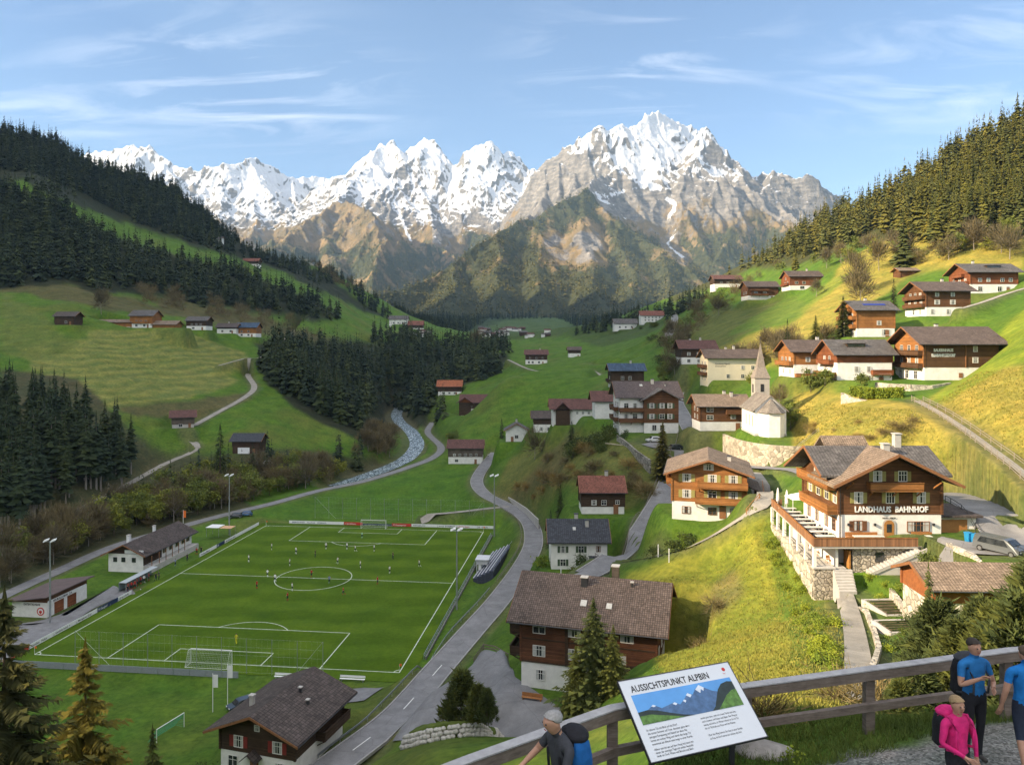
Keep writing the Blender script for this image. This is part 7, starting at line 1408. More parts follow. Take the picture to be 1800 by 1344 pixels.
# ================================================================ LOOKOUT FENCE AND BOARD
n = N('weathered_beam'); oc = n.pos(); g = n.noise(1.0, 8, .75, n.node('ShaderNodeMapping', inp={0: oc, 'Scale': (3, 3, 22)}).outputs[0]); g2 = n.noise(2.5, 5, .7, oc)
co_ = n.mix(1.0, n.ramp(g, [(.3, (0.10, 0.075, 0.06)), (.7, (0.23, 0.185, 0.155))]), n.ramp(g2, [(.3, .7), (.7, 1.2)]), 'MULTIPLY'); n.bump(g, .5, .01); M_BEAM = n.out(co_, .8, 0, .25)
M_TOPW = plain('bleached_beam_top', (0.34, 0.33, 0.33), .75, .2, 6)
FP = [(-6.5, 6.2), (-4.4, 7.3), (-2.3, 8.4), (-0.55, 9.75), (1.5, 11.25), (3.92, 12.6), (6.12, 12.92), (8.6, 13.1), (11, 13.2), (13.5, 13.2)]; TOPZ = [52.9, 52.75, 52.65, 52.62, 52.56, 52.28, 52.42, 52.66, 52.8, 52.9]
fr_ = empty('railing', (1.5, 11.25, 51), 0, 'grey weathered two rail timber fence running along the lookout edge', 'fence')
for i, ((x, y), tz) in enumerate(zip(FP, TOPZ)):
    m = MB(); m.M = Matrix.Translation((x - 1.5, y - 11.25, -51)); m.box(-.075, .075, .03, .18, H(x, y) - .5, tz - .16); m.build('post', M_BEAM, fr_)
for i in range(len(FP) - 1):
    a, b = FP[i], FP[i + 1]
    for dz, hh, ww in ((-.085, .15, .12), (-.63, .125, .09)):
        m = MB(); m.M = Matrix.Translation((-1.5, -11.25, -51)); m.bar((a[0], a[1], TOPZ[i] + dz), (b[0], b[1], TOPZ[i + 1] + dz), ww, hh); m.build('rail', M_BEAM, fr_)
    m = MB(); m.M = Matrix.Translation((-1.5, -11.25, -51)); m.bar((a[0], a[1] + .02, TOPZ[i] + .012), (b[0], b[1] + .02, TOPZ[i + 1] + .012), .17, .02); m.build('top_board', M_TOPW, fr_)
# information board
TL = Vector((1.591, 11.38, 52.90)); U_ = Vector((1.84, .70, 0)); V_ = Vector((.337, -.88, -.72)); UL, VL = U_.length, V_.length; ux_, vx_ = U_.normalized(), V_.normalized(); nz_b = vx_.cross(ux_)
BM = Matrix(((ux_.x, -vx_.x, nz_b.x, TL.x), (ux_.y, -vx_.y, nz_b.y, TL.y), (ux_.z, -vx_.z, nz_b.z, TL.z), (0, 0, 0, 1)))
if nz_b.z < 0: BM = Matrix(((ux_.x, -vx_.x, -nz_b.x, TL.x), (ux_.y, -vx_.y, -nz_b.y, TL.y), (ux_.z, -vx_.z, -nz_b.z, TL.z), (0, 0, 0, 1)))
ib = empty('information_board', (0, 0, 0), 0, 'tilted white information board titled AUSSICHTSPUNKT ALPBIN with a mountain panorama', 'sign'); ib.matrix_world = BM
BW = plain('board_white', (0.62, 0.64, 0.67), .35, .04, 1)
m = MB(); m.box(0, UL, -VL, 0, -.035, 0); m.build('panel', BW, ib); m = MB(); m.box(-.012, 0, -VL, 0, -.045, .006); m.box(UL, UL + .012, -VL, 0, -.045, .006); m.box(-.012, UL + .012, -VL - .012, -VL, -.045, .006); m.box(-.012, UL + .012, 0, .012, -.045, .006); m.build('edge_trim', DARKM, ib)
def bt(body, u, v, size, mat, ws=1.0, bold=0.0, nm='lettering'): return text_mesh(body, size, mat, ib, Matrix.Translation((u * UL, -v * VL, .004)), nm, 0.0, bold=bold, wscale=ws)
bt('AUSSICHTSPUNKT ALPBIN', .075, .165, .142, INK, .82, .0022)
def flat(pts, mat, z, nm, par=None):
    m = MB(); m.prism([(p[0] * UL, -p[1] * VL) for p in pts][::-1], z - .0012, z); return m.build(nm, mat, par or ib)
pic = flat([(.055, .20), (.945, .20), (.945, .575), (.055, .575)], plain('print_sky', (0.10, 0.30, 0.62), .35, .15, 1.2), .003, 'panorama_picture')
mp1 = [(.055,.47),(.12,.43),(.2,.36),(.26,.42),(.32,.40),(.38,.38),(.42,.42),(.47,.37),(.52,.30),(.56,.33),(.60,.27),(.645,.225),(.68,.27),(.74,.33),(.80,.36),(.945,.36),(.945,.575),(.055,.575)]; flat(mp1, plain('print_mountain', (0.07, 0.14, 0.27), .4, .3, 9), .0045, 'picture_mountain', pic)
for s in ([(.60,.275),(.645,.225),(.68,.27),(.665,.31),(.65,.28),(.63,.33)], [(.50,.325),(.52,.30),(.55,.33),(.53,.36),(.515,.34)], [(.36,.395),(.38,.38),(.40,.40),(.385,.42)], [(.18,.375),(.2,.36),(.22,.38),(.2,.39)], [(.455,.385),(.47,.37),(.485,.385),(.47,.41)]): flat(s, plain('print_snow', (0.62, 0.67, 0.74), .4, .1, 9), .0056, 'picture_snow', pic)
flat([(.055,.42),(.14,.41),(.22,.44),(.32,.50),(.42,.55),(.5,.575),(.055,.575)], plain('print_dark_slope', (0.02, 0.035, 0.035), .4, .3, 9), .0066, 'picture_slope', pic); flat([(.055,.47),(.15,.47),(.25,.51),(.36,.55),(.42,.575),(.055,.575)], plain('print_meadow', (0.09, 0.19, 0.04), .4, .5, 14), .0078, 'picture_meadow', pic)
flat([(.945,.26),(.90,.245),(.84,.265),(.79,.33),(.74,.44),(.70,.53),(.66,.575),(.945,.575)], plain('print_dark_slope', (0.02, 0.035, 0.035)), .0066, 'picture_slope', pic); flat([(.945,.36),(.90,.37),(.84,.42),(.78,.50),(.72,.575),(.945,.575)], plain('print_meadow', (0.09, 0.19, 0.04)), .0078, 'picture_meadow', pic)
for k, tx in enumerate(('Im oberen Tal mit Blick auf das Dorf', 'alle ersten Sommer auf Tour, darunter ganz oben', 'und ganz Europaweg und hinauf zur alten Alp', 'kamen am weiten Weg und durch das lange Tal', 'zusammen am Abend unterwegs in einer Runde.')): bt(tx, .062, .655 + k * .042, .043, INK, .80)
for k, tx in enumerate(('Alfons sass bei uns auf dem Hang und wann am', 'einem der sonnigen Tage mit weiter Aussicht', 'hinab ins Dorf, Wiese und Brücke und Bach.')): bt(tx, .062, .885 + k * .038, .042, INK, .80)
for k, tx in enumerate(('auf die ganz oben, weit von einem Tal bis zum See.', 'und in Steinen und Felsen und Alpen. Der Weg ist', 'sonnig und leicht, im Winter schneit es bis ins Tal', 'bis ins Tal hinab zum Fluss und den Matten.', '', 'Über den Weg kommt der Gast in einer Stunde', 'zu Fuss, im Dorf wartet der schöne alte Hof.')): bt(tx, .53, .645 + k * .042, .040, INK, .76)
m = MB(); m.prism([(.928 * UL + .03 * math.cos(a), -.085 * VL + .03 * math.sin(a)) for a in [i * math.pi / 8 for i in range(16)]], .001, .004); m.build('logo', REDB, ib); bt('Alpbin', .905, .145, .025, REDB, .8)
for u in (.14, .86):
    p = TL + U_ * u + V_ * .55; m = MB(); m.M = BM.inverted(); m.bar((p.x, p.y + .05, p.z - .04), (p.x, p.y + .12, H(p.x, p.y) - .3), .07); m.build('leg', DARKM, ib)
def rock(pos, s, label, name='boulder', group=None, mat=None, parent=None):
    b_ = bmesh.new(); bmesh.ops.create_icosphere(b_, subdivisions=3, radius=1); sd = random.random() * 50
    for v in b_.verts:
        a = np.array([v.co.x * 1.3 + sd]); c = np.array([v.co.y * 1.3 + v.co.z]); f = 1 + .32 * fbm(a, c, 3, 5)[0]; v.co = Vector((v.co.x * s[0] * f, v.co.y * s[1] * f, v.co.z * s[2] * f))
    me = bpy.data.meshes.new(name); b_.to_mesh(me); b_.free(); o = link(name, me, mat or M_BOULD, parent, True); o.location = pos
    if label: tag(o, label, 'rock', group)
    return o
import bmesh
M_BOULD = plain('grey_boulder', (0.28, 0.26, 0.24), .9, .3, 4, bump=.6)
rock((4.05, 12.25, H(4.05, 12.3) - .02), (.50, .36, .22), 'pale grey boulder at the foot of the fence post beside the board'); rock((9.6, 12.6, H(9.6, 12.6)), (.3, .25, .14), 'small half buried stone at the gravel edge by the fence')
# ================================================================ PEOPLE
def human(name, J, mats, lv=2, hands=True):
    """J: list of chains; a chain is a list of (x,y,z,rx,ry,label); first vertex shared by closeness"""
    vs, es, rr, lb = [], [], [], []; idx = {}
    def vid(p):
        k = (round(p[0], 4), round(p[1], 4), round(p[2], 4))
        if k not in idx: idx[k] = len(vs); vs.append(k); rr.append((p[3], p[4]))
        return idx[k]
    bones = []
    for ch in J:
        for a, b in zip(ch[:-1], ch[1:]): i, j = vid(a), vid(b); es.append((i, j)); bones.append((Vector(a[:3]), Vector(b[:3]), b[5], max(b[3], a[3])))
    me = bpy.data.meshes.new(name); me.from_pydata(vs, es, []); o = bpy.data.objects.new('tmp', me); col.objects.link(o); o.modifiers.new('s', 'SKIN'); o.modifiers['s'].use_smooth_shade = True
    for i, r in enumerate(rr): me.skin_vertices[0].data[i].radius = r
    me.skin_vertices[0].data[0].use_root = True; s = o.modifiers.new('u', 'SUBSURF'); s.levels = s.render_levels = lv
    dg = bpy.context.evaluated_depsgraph_get(); dg.update(); out = bpy.data.meshes.new_from_object(o.evaluated_get(dg)); bpy.data.objects.remove(o)
    for m_ in mats: out.materials.append(MK[m_])
    ml = {k: i for i, k in enumerate(mats)}; ix = []
    for p in out.polygons:
        c = p.center; best = 1e9; l = None
        for a, b, lab, r in bones:
            ab = b - a; t = max(0, min(1, (c - a).dot(ab) / (ab.length_squared + 1e-9))); d = (c - a - ab * t).length / (r + .03)
            if d < best: best, l = d, lab
        ix.append(ml[l])
    out.polygons.foreach_set('material_index', ix); out.shade_smooth(); out.name = name; return out
def cloth(nm, c): return plain(nm, c, .85, .3, 5, bump=1.0)
MK = dict(skin=plain('skin', (0.42, 0.23, 0.155), .55, .08, 8), bluetee=cloth('blue_shirt', (0.015, 0.13, 0.34)), bluetee2=cloth('bright_blue_tee', (0.01, 0.16, 0.46)), black=cloth('black_cloth', (0.014, 0.014, 0.018)), navy=cloth('navy_shorts', (0.02, 0.028, 0.05)), charcoal=cloth('charcoal_shirt', (0.045, 0.047, 0.055)), pink=cloth('pink_jacket', (0.60, 0.02, 0.16)),
 white=cloth('white_kit', (0.80, 0.80, 0.80)), red=cloth('red_kit', (0.42, 0.03, 0.02)), yellow=cloth('yellow_kit', (0.55, 0.50, 0.03)), green=cloth('pale_green_kit', (0.30, 0.50, 0.32)), blueish=cloth('blue_grey_kit', (0.22, 0.28, 0.42)), shoe=plain('shoe', (0.05, 0.045, 0.04), .6, .1), sock=cloth('dark_sock', (0.015, 0.015, 0.018)))
def skel(h=1.75, arms=None, legs=None, lean=0.0, top='white', bottom='navy', leg='skin', sleeve='skin', shoe='shoe', head=(0, 0), fing=False, sh=1.0):
    k = h / 1.75; arms = arms or {}; legs = legs or {}
    def q(x, y, z, rx, ry, l): return (x * k, (y + lean * max(0, z - .95)) * k, z * k, rx * k, ry * k, l)
    pel = q(0, 0, .96, .155, .11, bottom); wai = q(0, 0, 1.10, .145, .10, top); che = q(0, .01, 1.30, .175 * sh, .115, top); nkb = q(0, .01, 1.44, .10, .085, top); nk = q(0, 0, 1.50, .052, .055, 'skin'); hx, hy = head
    h1 = q(hx * .5, hy * .5 - .01, 1.57, .062, .072, 'skin'); h2 = q(hx, hy - .015, 1.645, .074, .092, 'skin'); h3 = q(hx, hy - .005, 1.72, .062, .078, 'skin')
    J = [[pel, wai, che, nkb, nk, h1, h2, h3], [h2, q(hx * 1.2 + (.0), hy - .112, 1.63, .014, .016, 'skin')]]
    for s in (-1, 1): J.append([h2, q(hx + s * .088, hy + .01, 1.64, .012, .02, 'skin')])
    for s, key in ((-1, 'L'), (1, 'R')):
        a = arms.get(key, [(s * .24, .02, 1.15), (s * .25, -.06, .92)]); e, w_ = a[0], a[1]; shd = q(s * .185 * sh, .01, 1.40, .062, .062, top); md = ((s * .19 + e[0]) / 2, (e[1]) / 2, (1.40 + e[2]) / 2)
        ml = top; J.append([nkb, shd, q(*md, .052, .052, ml), q(*e, .042, .042, sleeve)]); J.append([J[-1][-1], q((e[0] + w_[0]) / 2, (e[1] + w_[1]) / 2, (e[2] + w_[2]) / 2, .038, .036, sleeve), q(*w_, .026, .022, 'skin' if sleeve == 'skin' else sleeve)])
        d = Vector(w_) - Vector(e); d.normalize(); pm = Vector(w_) + d * .07; wr = J[-1][-1]; pq = q(pm.x, pm.y, pm.z, .036, .018, 'skin'); J.append([wr, pq])
        if fing:
            sd = d.cross(Vector((0, 1, 0.2))).normalized()
            for i, (o_, l_) in enumerate(((-.030, .062), (-.010, .074), (.011, .068), (.030, .052))):
                a1 = pm + d * .022 + sd * o_; a2 = a1 + d * l_ * .55 + Vector((0, -.012, -.004)); a3 = a2 + d * l_ * .4 + Vector((0, -.022, -.012)); J.append([pq, q(*a1, .0105, .0095, 'skin'), q(*a2, .009, .009, 'skin'), q(*a3, .007, .007, 'skin')])
            t1 = Vector(w_) + d * .035 + sd * -.034; t2 = t1 + d * .035 + sd * -.02 + Vector((0, -.012, 0)); J.append([wr, q(*t1, .011, .011, 'skin'), q(*t2, .009, .009, 'skin')])
        g = legs.get(key, [(s * .10, -.01, .52), (s * .105, .02, .09), (s * .12, -.12, .035)]); hp = q(s * .095, 0, .88, .098, .10, bottom)
        kn = q(*g[0], .058, .062, bottom); cf = q((g[0][0] * .45 + g[1][0] * .55), (g[0][1] * .5 + g[1][1] * .5) + .015, g[0][2] * .55 + g[1][2] * .45, .052, .058, leg); an = q(*g[1], .036, .04, leg if leg == 'skin' else leg)
        J.append([pel, hp, q((s * .095 + g[0][0]) / 2, g[0][1] / 2, (.88 + g[0][2]) / 2, .078, .082, bottom), kn]); J.append([kn, cf, an]); J.append([an, q(g[1][0], g[1][1] - .01, g[1][2] - .045, .04, .045, shoe), q(*g[2], .038, .028, shoe)])
    return J
def hairpiece(root, k, hx, hy, mat, r=(.092, .108, .085), z=1.685, down=0.0):
    b_ = bmesh.new(); bmesh.ops.create_icosphere(b_, subdivisions=3, radius=1)
    for v in b_.verts:
        x, y, zz = v.co; f = 1 + .05 * math.sin(17 * x + 9 * y) * math.cos(13 * zz); low = -.15 - (.5 + down) * max(0, y); zz = max(zz, low if y > -.3 else .1 + .35 * (-y)); v.co = Vector((x * r[0] * f, y * r[1] * f + .012, zz * r[2] * f)) 
    me = bpy.data.meshes.new('hair'); b_.to_mesh(me); b_.free(); o = link('hair', me, mat, root, True); o.location = (hx * k, hy * k - .0, z * k); o.scale = (k, k, k); return o
def hiker(label, x, y, rz, h, J, mats, hair, hx=0, hy=0, down=0.0):
    me = human('person', J, mats, 2); o = link('person', me); o.location = (x, y, H(x, y) + .02); o.rotation_euler.z = rz; tag(o, label, 'person', 'hikers on the lookout')
    k = h / 1.75; hairpiece(o, k, hx, hy, hair, down=down)
    for s in (-1, 1):
        b_ = bmesh.new(); bmesh.ops.create_icosphere(b_, subdivisions=1, radius=.0115 * k); e = bpy.data.meshes.new('eye'); b_.to_mesh(e); b_.free(); e_ = link('eye', e, DARKM, o); e_.location = ((hx + s * .031) * k, (hy - .098) * k, 1.655 * k)
    m = MB(); m.box(-.022 * k, .022 * k, -.004, .004, -.004, .004); mo = m.build('mouth', plain('lips', (0.30, 0.10, 0.08), .6, .1), o); mo.location = (hx * k, (hy - .088) * k, 1.585 * k)
    return o
def backpack(label, body, off, mat, mat2, s=1.0):
    """worn on the back of a person; things of its own"""
    root = bpy.data.objects.new('backpack', None); col.objects.link(root); root.location = body.location; root.rotation_euler = body.rotation_euler; tag(root, label, 'backpack')
    b_ = bmesh.new(); bmesh.ops.create_cube(b_, size=1); bmesh.ops.subdivide_edges(b_, edges=b_.edges[:], cuts=5, use_grid_fill=True)
    for v in b_.verts:
        c = v.co; rr = c.length; c2 = c.normalized() * .62; v.co = c * .62 + c2 * .42; v.co = Vector((v.co.x * .36 * s, v.co.y * .22 * s * (1.15 - .5 * c.z), v.co.z * .52 * s)); v.co.x *= 1 + .05 * math.sin(20 * c.z)
    me = bpy.data.meshes.new('main_bag'); b_.to_mesh(me); b_.free(); o = link('main_bag', me, mat, root, True); o.location = off
    b_ = bmesh.new(); bmesh.ops.create_icosphere(b_, subdivisions=3, radius=1)
    for v in b_.verts: v.co = Vector((v.co.x * .19 * s * (1 + .1 * math.sin(9 * v.co.z)), v.co.y * .15 * s, v.co.z * .10 * s))
    me = bpy.data.meshes.new('lid'); b_.to_mesh(me); b_.free(); o = link('lid', me, mat2, root, True); o.location = Vector(off) + Vector((0, 0, .27 * s))
    for q in (-1, 1): m = MB(); m.tube([(q * .11, off[1] - .06, off[2] + .2), (q * .13, -.02, off[2] + .25), (q * .13, -.14, off[2] + .12), (q * .12, -.13, off[2] - .1), (q * .15, off[1] - .04, off[2] - .2)], .018, 6); m.build('strap', mat2, root, True)
    m = MB(); m.box(off[0] - .12 * s, off[0] + .12 * s, off[1] + .10 * s, off[1] + .14 * s, off[2] - .2 * s, off[2] - .02 * s); m.build('pocket', mat2, root); return root
HG = plain('grey_hair', (0.28, 0.27, 0.26), .8, .25, 30); HD = plain('dark_hair', (0.035, 0.027, 0.022), .8, .25, 30); HB = plain('blond_hair', (0.28, 0.19, 0.10), .8, .25, 30); HBR = plain('brown_hair', (0.09, 0.06, 0.04), .8, .25, 30)
# grey haired man leaning on the rail, seen from behind on his right, looking down left
p1 = hiker('grey haired man in a charcoal shirt leaning over the rail at the bottom centre', .60, 8.75, R(-62), 1.86, skel(1.86, {'L': [(-.30, -.12, 1.22), (-.20, -.38, 1.16)], 'R': [(.30, -.14, 1.20), (.22, -.42, 1.12)]}, lean=-.14, top='charcoal', bottom='black', leg='black', sleeve='skin', head=(0, -.05), fing=True, sh=1.12), ['skin', 'charcoal', 'black', 'shoe'], HG, 0, -.05 - .10)
backpack('blue and black hiking backpack worn by the grey haired man', p1, (0, .15, 1.27), cloth('blue_pack', (0.01, 0.10, 0.32)), MK['black'], 1.0)
# man in blue facing the lookout
p2 = hiker('man in a blue shirt facing the camera with both hands raised to his chest straps', 6.82, 11.2, R(10), 1.78, skel(1.78, {'L': [(-.27, -.05, 1.13), (-.13, -.22, 1.28)], 'R': [(.27, -.05, 1.12), (.10, -.24, 1.14)]}, top='bluetee', bottom='black', leg='black', sleeve='skin', fing=True, sh=1.1), ['skin', 'bluetee', 'black', 'shoe'], HD)
backpack('dark backpack worn by the man in the blue shirt', p2, (.05, .2, 1.15), MK['black'], MK['charcoal'], 1.0)
# pink jacket
p3 = hiker('fair haired walker in a pink jacket and black trousers crossing the gravel path', 5.72, 9.75, R(12), 1.60, skel(1.60, {'L': [(-.27, -.02, 1.14), (-.10, -.24, 1.05)], 'R': [(.30, .02, 1.16), (.30, -.02, .90)]}, {'L': [(-.10, -.16, .53), (-.10, -.02, .10), (-.11, -.15, .04)], 'R': [(.10, .04, .52), (.11, .22, .13), (.12, .10, .04)]}, top='pink', bottom='black', leg='black', sleeve='pink', fing=True, sh=1.05), ['skin', 'pink', 'black', 'shoe'], HB, down=.5)
backpack('pink and black daypack worn by the walker in the pink jacket', p3, (0, .17, 1.12), MK['black'], MK['pink'], .8)
p4 = hiker('man in a bright blue tee and navy shorts seen from behind at the right edge', 7.28, 10.75, R(172), 1.80, skel(1.80, {'L': [(-.27, .03, 1.14), (-.29, -.06, .90)], 'R': [(.27, .03, 1.14), (.29, -.06, .89)]}, {'L': [(-.10, -.10, .53), (-.10, .04, .10), (-.11, -.10, .04)], 'R': [(.10, .06, .52), (.10, .22, .12), (.11, .10, .03)]}, top='bluetee2', bottom='navy', leg='skin', sleeve='skin', fing=True, sh=1.12), ['skin', 'bluetee2', 'navy', 'shoe'], HBR, down=.2)
# players: three stances per kit, meshes shared
POSE = [dict(), dict(legs={'L': [(-.10, -.22, .55), (-.10, -.06, .12), (-.11, -.2, .05)], 'R': [(.10, .10, .52), (.11, .40, .22), (.12, .32, .10)]}, arms={'L': [(-.26, .12, 1.18), (-.26, .02, 1.0)], 'R': [(.26, -.10, 1.18), (.24, -.28, 1.1)]}, lean=-.12),
 dict(legs={'L': [(-.16, -.05, .50), (-.22, .02, .09), (-.24, -.12, .04)], 'R': [(.16, -.05, .50), (.2, .05, .09), (.22, -.08, .04)]}, arms={'L': [(-.32, 0, 1.18), (-.36, -.12, 1.0)], 'R': [(.32, 0, 1.18), (.36, -.12, 1.02)]})]
KM = {}
def player(kit, pose, pos, rz, label, grp='players on the pitch', bottom='navy', sock=None, h=1.86):
    key = (kit, pose, bottom)
    if key not in KM: KM[key] = human('player', skel(2.0, top=kit, bottom=bottom, leg=sock or kit, sleeve='skin', **POSE[pose]), list(dict.fromkeys(['skin', kit, bottom, sock or kit, 'shoe'])), 1); KM[key].name = 'player'
    o = bpy.data.objects.new('person', KM[key]); col.objects.link(o); o.location = pos; o.rotation_euler.z = rz; tag(o, label, 'person', grp)
    m = MB(); m.box(-.075, .075, -.07, .1, 0, .09); hr = m.build('hair', HD, o); hr.location = (0, -.01 + (-.09 if pose == 1 else 0), 1.93); return o
PL = [(211,318,'white','far left white player of the back line'),(327,337,'white','white player second from the left near the far penalty arc'),(471,314,'white','white player left of the two standing together at the far box'),(571,315,'white','left one of two white players close together before the far goal'),(611,327,'white','right one of two white players close together before the far goal'),(701,325,'white','white player right of the far goal on the edge of the box'),(101,375,'white','leftmost white player near the left touchline'),(297,394,'white','white player left of and above the centre circle'),(526,386,'white','white player just above the centre circle'),(635,404,'white','white player in dark shorts right above the centre circle'),(917,400,'white','rightmost white player near the right touchline'),(775,430,'white','white player right of the centre circle'),(191,448,'white','white player at the halfway line left of the circle'),(227,470,'white','white player standing on the left edge of the centre circle'),(486,478,'blueish','player in blue grey inside the centre circle'),(309,513,'white','white player on the lower left rim of the centre circle'),(643,262,'green','goalkeeper in pale green before the far goal'),
 (419,352,'black','dark dressed player between white ones left of the far box'),(401,448,'red','red shirted player inside the centre circle'),(791,362,'black','dark dressed player on the right in the far half'),(140,503,'red','red shirted player left of the centre circle'),(287,560,'red','red shirted player below the centre circle, lower left'),(554,535,'red','red shirted player below the centre circle, lower right'),(717,482,'red','orange red player on the halfway line right of the circle'),(42,767,'yellow','goalkeeper in yellow in the near penalty area')]
pr = random.Random(4)
for x, y, kit, lab in PL:
    px, py = 400 + x / 2.72, 850 + y / 2.72; d = CZ * F / (py - 600); player(kit, pr.choice((0, 1, 2)), ((px - 900) / F * d, d, .06), pr.uniform(0, 6.28), lab, bottom='navy' if kit != 'yellow' else 'yellow')
m = MB(); b_ = bmesh.new(); bmesh.ops.create_icosphere(b_, subdivisions=2, radius=.13); me = bpy.data.meshes.new('football'); b_.to_mesh(me); b_.free(); o = link('football', me, WHITE, None, True); d = CZ * F / (850 + 508 / 2.72 - 600); o.location = ((400 + (672 - 1088) / 2.72 + 0 - 900) / F * d, d, .2); tag(o, 'white ball lying by the left touchline before the shelter', 'ball')
SB = [(612,505,'red'),(628,498,'red'),(645,492,'red'),(655,480,'red'),(672,472,'red'),(688,466,'white'),(712,455,'red'),(745,455,'black'),(760,448,'black'),(838,385,'blueish'),(895,360,'black'),(940,330,'red'),(962,326,'black'),(610,515,'black')]
for i, (x, y, kit) in enumerate(SB):
    px, py = x / 2.72, 850 + y / 2.72; d = (CZ - .1) * F / (py + 3 - 600); q = Vector(((px - 900) / F * d, d, H((px - 900) / F * d, d) + .05)); player(kit, (0, 2)[i % 2], q, pr.uniform(0, 3), 'person in %s standing or sitting along the left touchline by the shelter and clubhouse' % {'red': 'red', 'white': 'white', 'black': 'black', 'blueish': 'blue grey'}[kit], 'people along the left touchline')
player('blueish', 0, P2(17.4, -L - 4.2, .05), 2, 'person in blue behind the near goal line beside the grey bench', 'people along the left touchline') if False else None
o = player('white', 0, at(818 + 40, 792, 355), 1, 'walker in pale clothes on the road beside the fork barn', 'walkers on the valley road'); o.location.z = H(o.location.x, o.location.y) + .1
# ================================================================ VEHICLES
TYRE = plain('tyre', (0.02, 0.02, 0.02), .9, .1); RIM = plain('rim', (0.35, 0.36, 0.38), .35, .1, 2, .8)
def car(label, pos, rz, paint, L_=4.4, W_=1.8, Hh=1.5, van=False, grp=None):
    root = empty('parked_car' if not van else 'parked_van', pos, rz, label, 'car' if not van else 'van', grp); h2 = W_ / 2
    prof = [(-L_ / 2, .35), (-L_ / 2 + .05, .75), (-L_ / 2 + .9, .92), (-L_ / 2 + 1.5, Hh - .08), (-L_ / 2 + 2.0, Hh), (L_ / 2 - .7, Hh - .02), (L_ / 2 - .1, .98), (L_ / 2, .6), (L_ / 2 - .05, .3)] if not van else [(-L_ / 2, .35), (-L_ / 2, .9), (-L_ / 2 + .7, 1.15), (-L_ / 2 + 1.3, Hh - .1), (-L_ / 2 + 1.7, Hh), (L_ / 2 - .2, Hh), (L_ / 2, 1.1), (L_ / 2, .35)]
    m = MB(); k = len(prof); vs_ = []
    for s in (-1, 1):
        for x, z in prof: vs_.append((x, s * (h2 - (.14 if z > 1.0 else 0) - (.05 if z > Hh - .12 else 0)), z))
    m.add(vs_, [tuple(range(k)), tuple(range(k, 2 * k))[::-1]] + [(i, k + i, k + (i + 1) % k, (i + 1) % k) for i in range(k)]); body = m.build('body', paint, root)
    g = MB(); a, b_ = prof[2], prof[3]; g.add([(a[0] + .04, -h2 + .22, a[1] + .06), (a[0] + .04, h2 - .22, a[1] + .06), (b_[0] - .02, h2 - .26, b_[1] + .02), (b_[0] - .02, -h2 + .26, b_[1] + .02)], [(0, 1, 2, 3)]); g.build('windscreen', GLASS, root).location = (-.03, 0, .03)
    for s in (-1, 1):
        g = MB(); y = s * (h2 - .045); g.add([(-L_ / 2 + 1.15, y, 1.0), (L_ / 2 - .5, y, 1.0), (L_ / 2 - .85, y - s * .09, Hh - .14), (-L_ / 2 + 1.6, y - s * .09, Hh - .14)], [(0, 1, 2, 3) if s < 0 else (3, 2, 1, 0)]); g.build('side_window', GLASS, root)
        for x in (-L_ / 2 + .8, L_ / 2 - .8):
            w_ = MB(); w_.tube([(x, s * (h2 - .2), .33), (x, s * (h2 + .01), .33)], .33, 14); wo = w_.build('wheel', TYRE, root); w_ = MB(); w_.tube([(x, s * (h2), .33), (x, s * (h2 + .02), .33)], .2, 10); w_.build('rim', RIM, wo)
        h_ = MB(); h_.box(-L_ / 2 - .02, -L_ / 2 + .05, s * (h2 - .35) - .15, s * (h2 - .35) + .15, .62, .76); h_.build('headlight', WHITE, root)
    g = MB(); g.add([(L_ / 2 - .05, -h2 + .25, 1.05), (L_ / 2 - .05, h2 - .25, 1.05), (L_ / 2 - .58, h2 - .3, Hh - .1), (L_ / 2 - .58, -h2 + .3, Hh - .1)], [(0, 1, 2, 3)]); g.build('rear_window', GLASS, root).location = (.03, 0, .02); return root
def paint(nm, c): 
    n = N(nm); n.b.inputs['Coat Weight'].default_value = .6; n.b.inputs['Coat Roughness'].default_value = .08; return n.out(c, .35, .3, .5)
PGR = paint('silver_paint', (0.30, 0.32, 0.34)); PDK = paint('dark_paint', (0.03, 0.035, 0.045)); PWH = paint('white_car_paint', (0.62, 0.63, 0.64)); PBL = paint('blue_paint', (0.03, 0.09, 0.2)); PRD = paint('red_car_paint', (0.28, 0.03, 0.03))
def on_at(px, py, d): v = at(px, py, d); v.z = H(v.x, v.y) + .12; return v
car('dark grey van parked on the inn forecourt at the right edge of the view', on_at(1758, 972, 82.5), R(118), paint('graphite_paint', (0.10, 0.11, 0.12)), 4.9, 1.95, 1.75, True)
car('dark car parked beside the hotel, nearer of two', on_at(1185, 796, 203), R(20), PDK, grp='cars beside the hotel'); car('dark car parked beside the hotel, farther of two', on_at(1205, 778, 214), R(75), PBL, grp='cars beside the hotel'); car('white car half hidden behind the gold lit spruce', on_at(1150, 780, 208), R(10), PWH); car('pale car on the road bank below the brown house', on_at(1222, 742, 243), R(80), PGR)
car('white van standing at the white panelled barn', on_at(470, 792, 322), R(10), PWH, 4.8, 1.9, 2.0, True); car('dark car in the row by the river road, left', on_at(414, 912, 250), R(15), PDK, grp='cars by the river road'); car('dark car in the row by the river road, right', on_at(432, 908, 252), R(15), PBL, grp='cars by the river road')
car('dark car parked behind the bottom left house', on_at(425, 1238, 119), R(40), PDK); car('small dark car at the white cottage below the hotel', on_at(990, 760, 268), R(10), PDK)
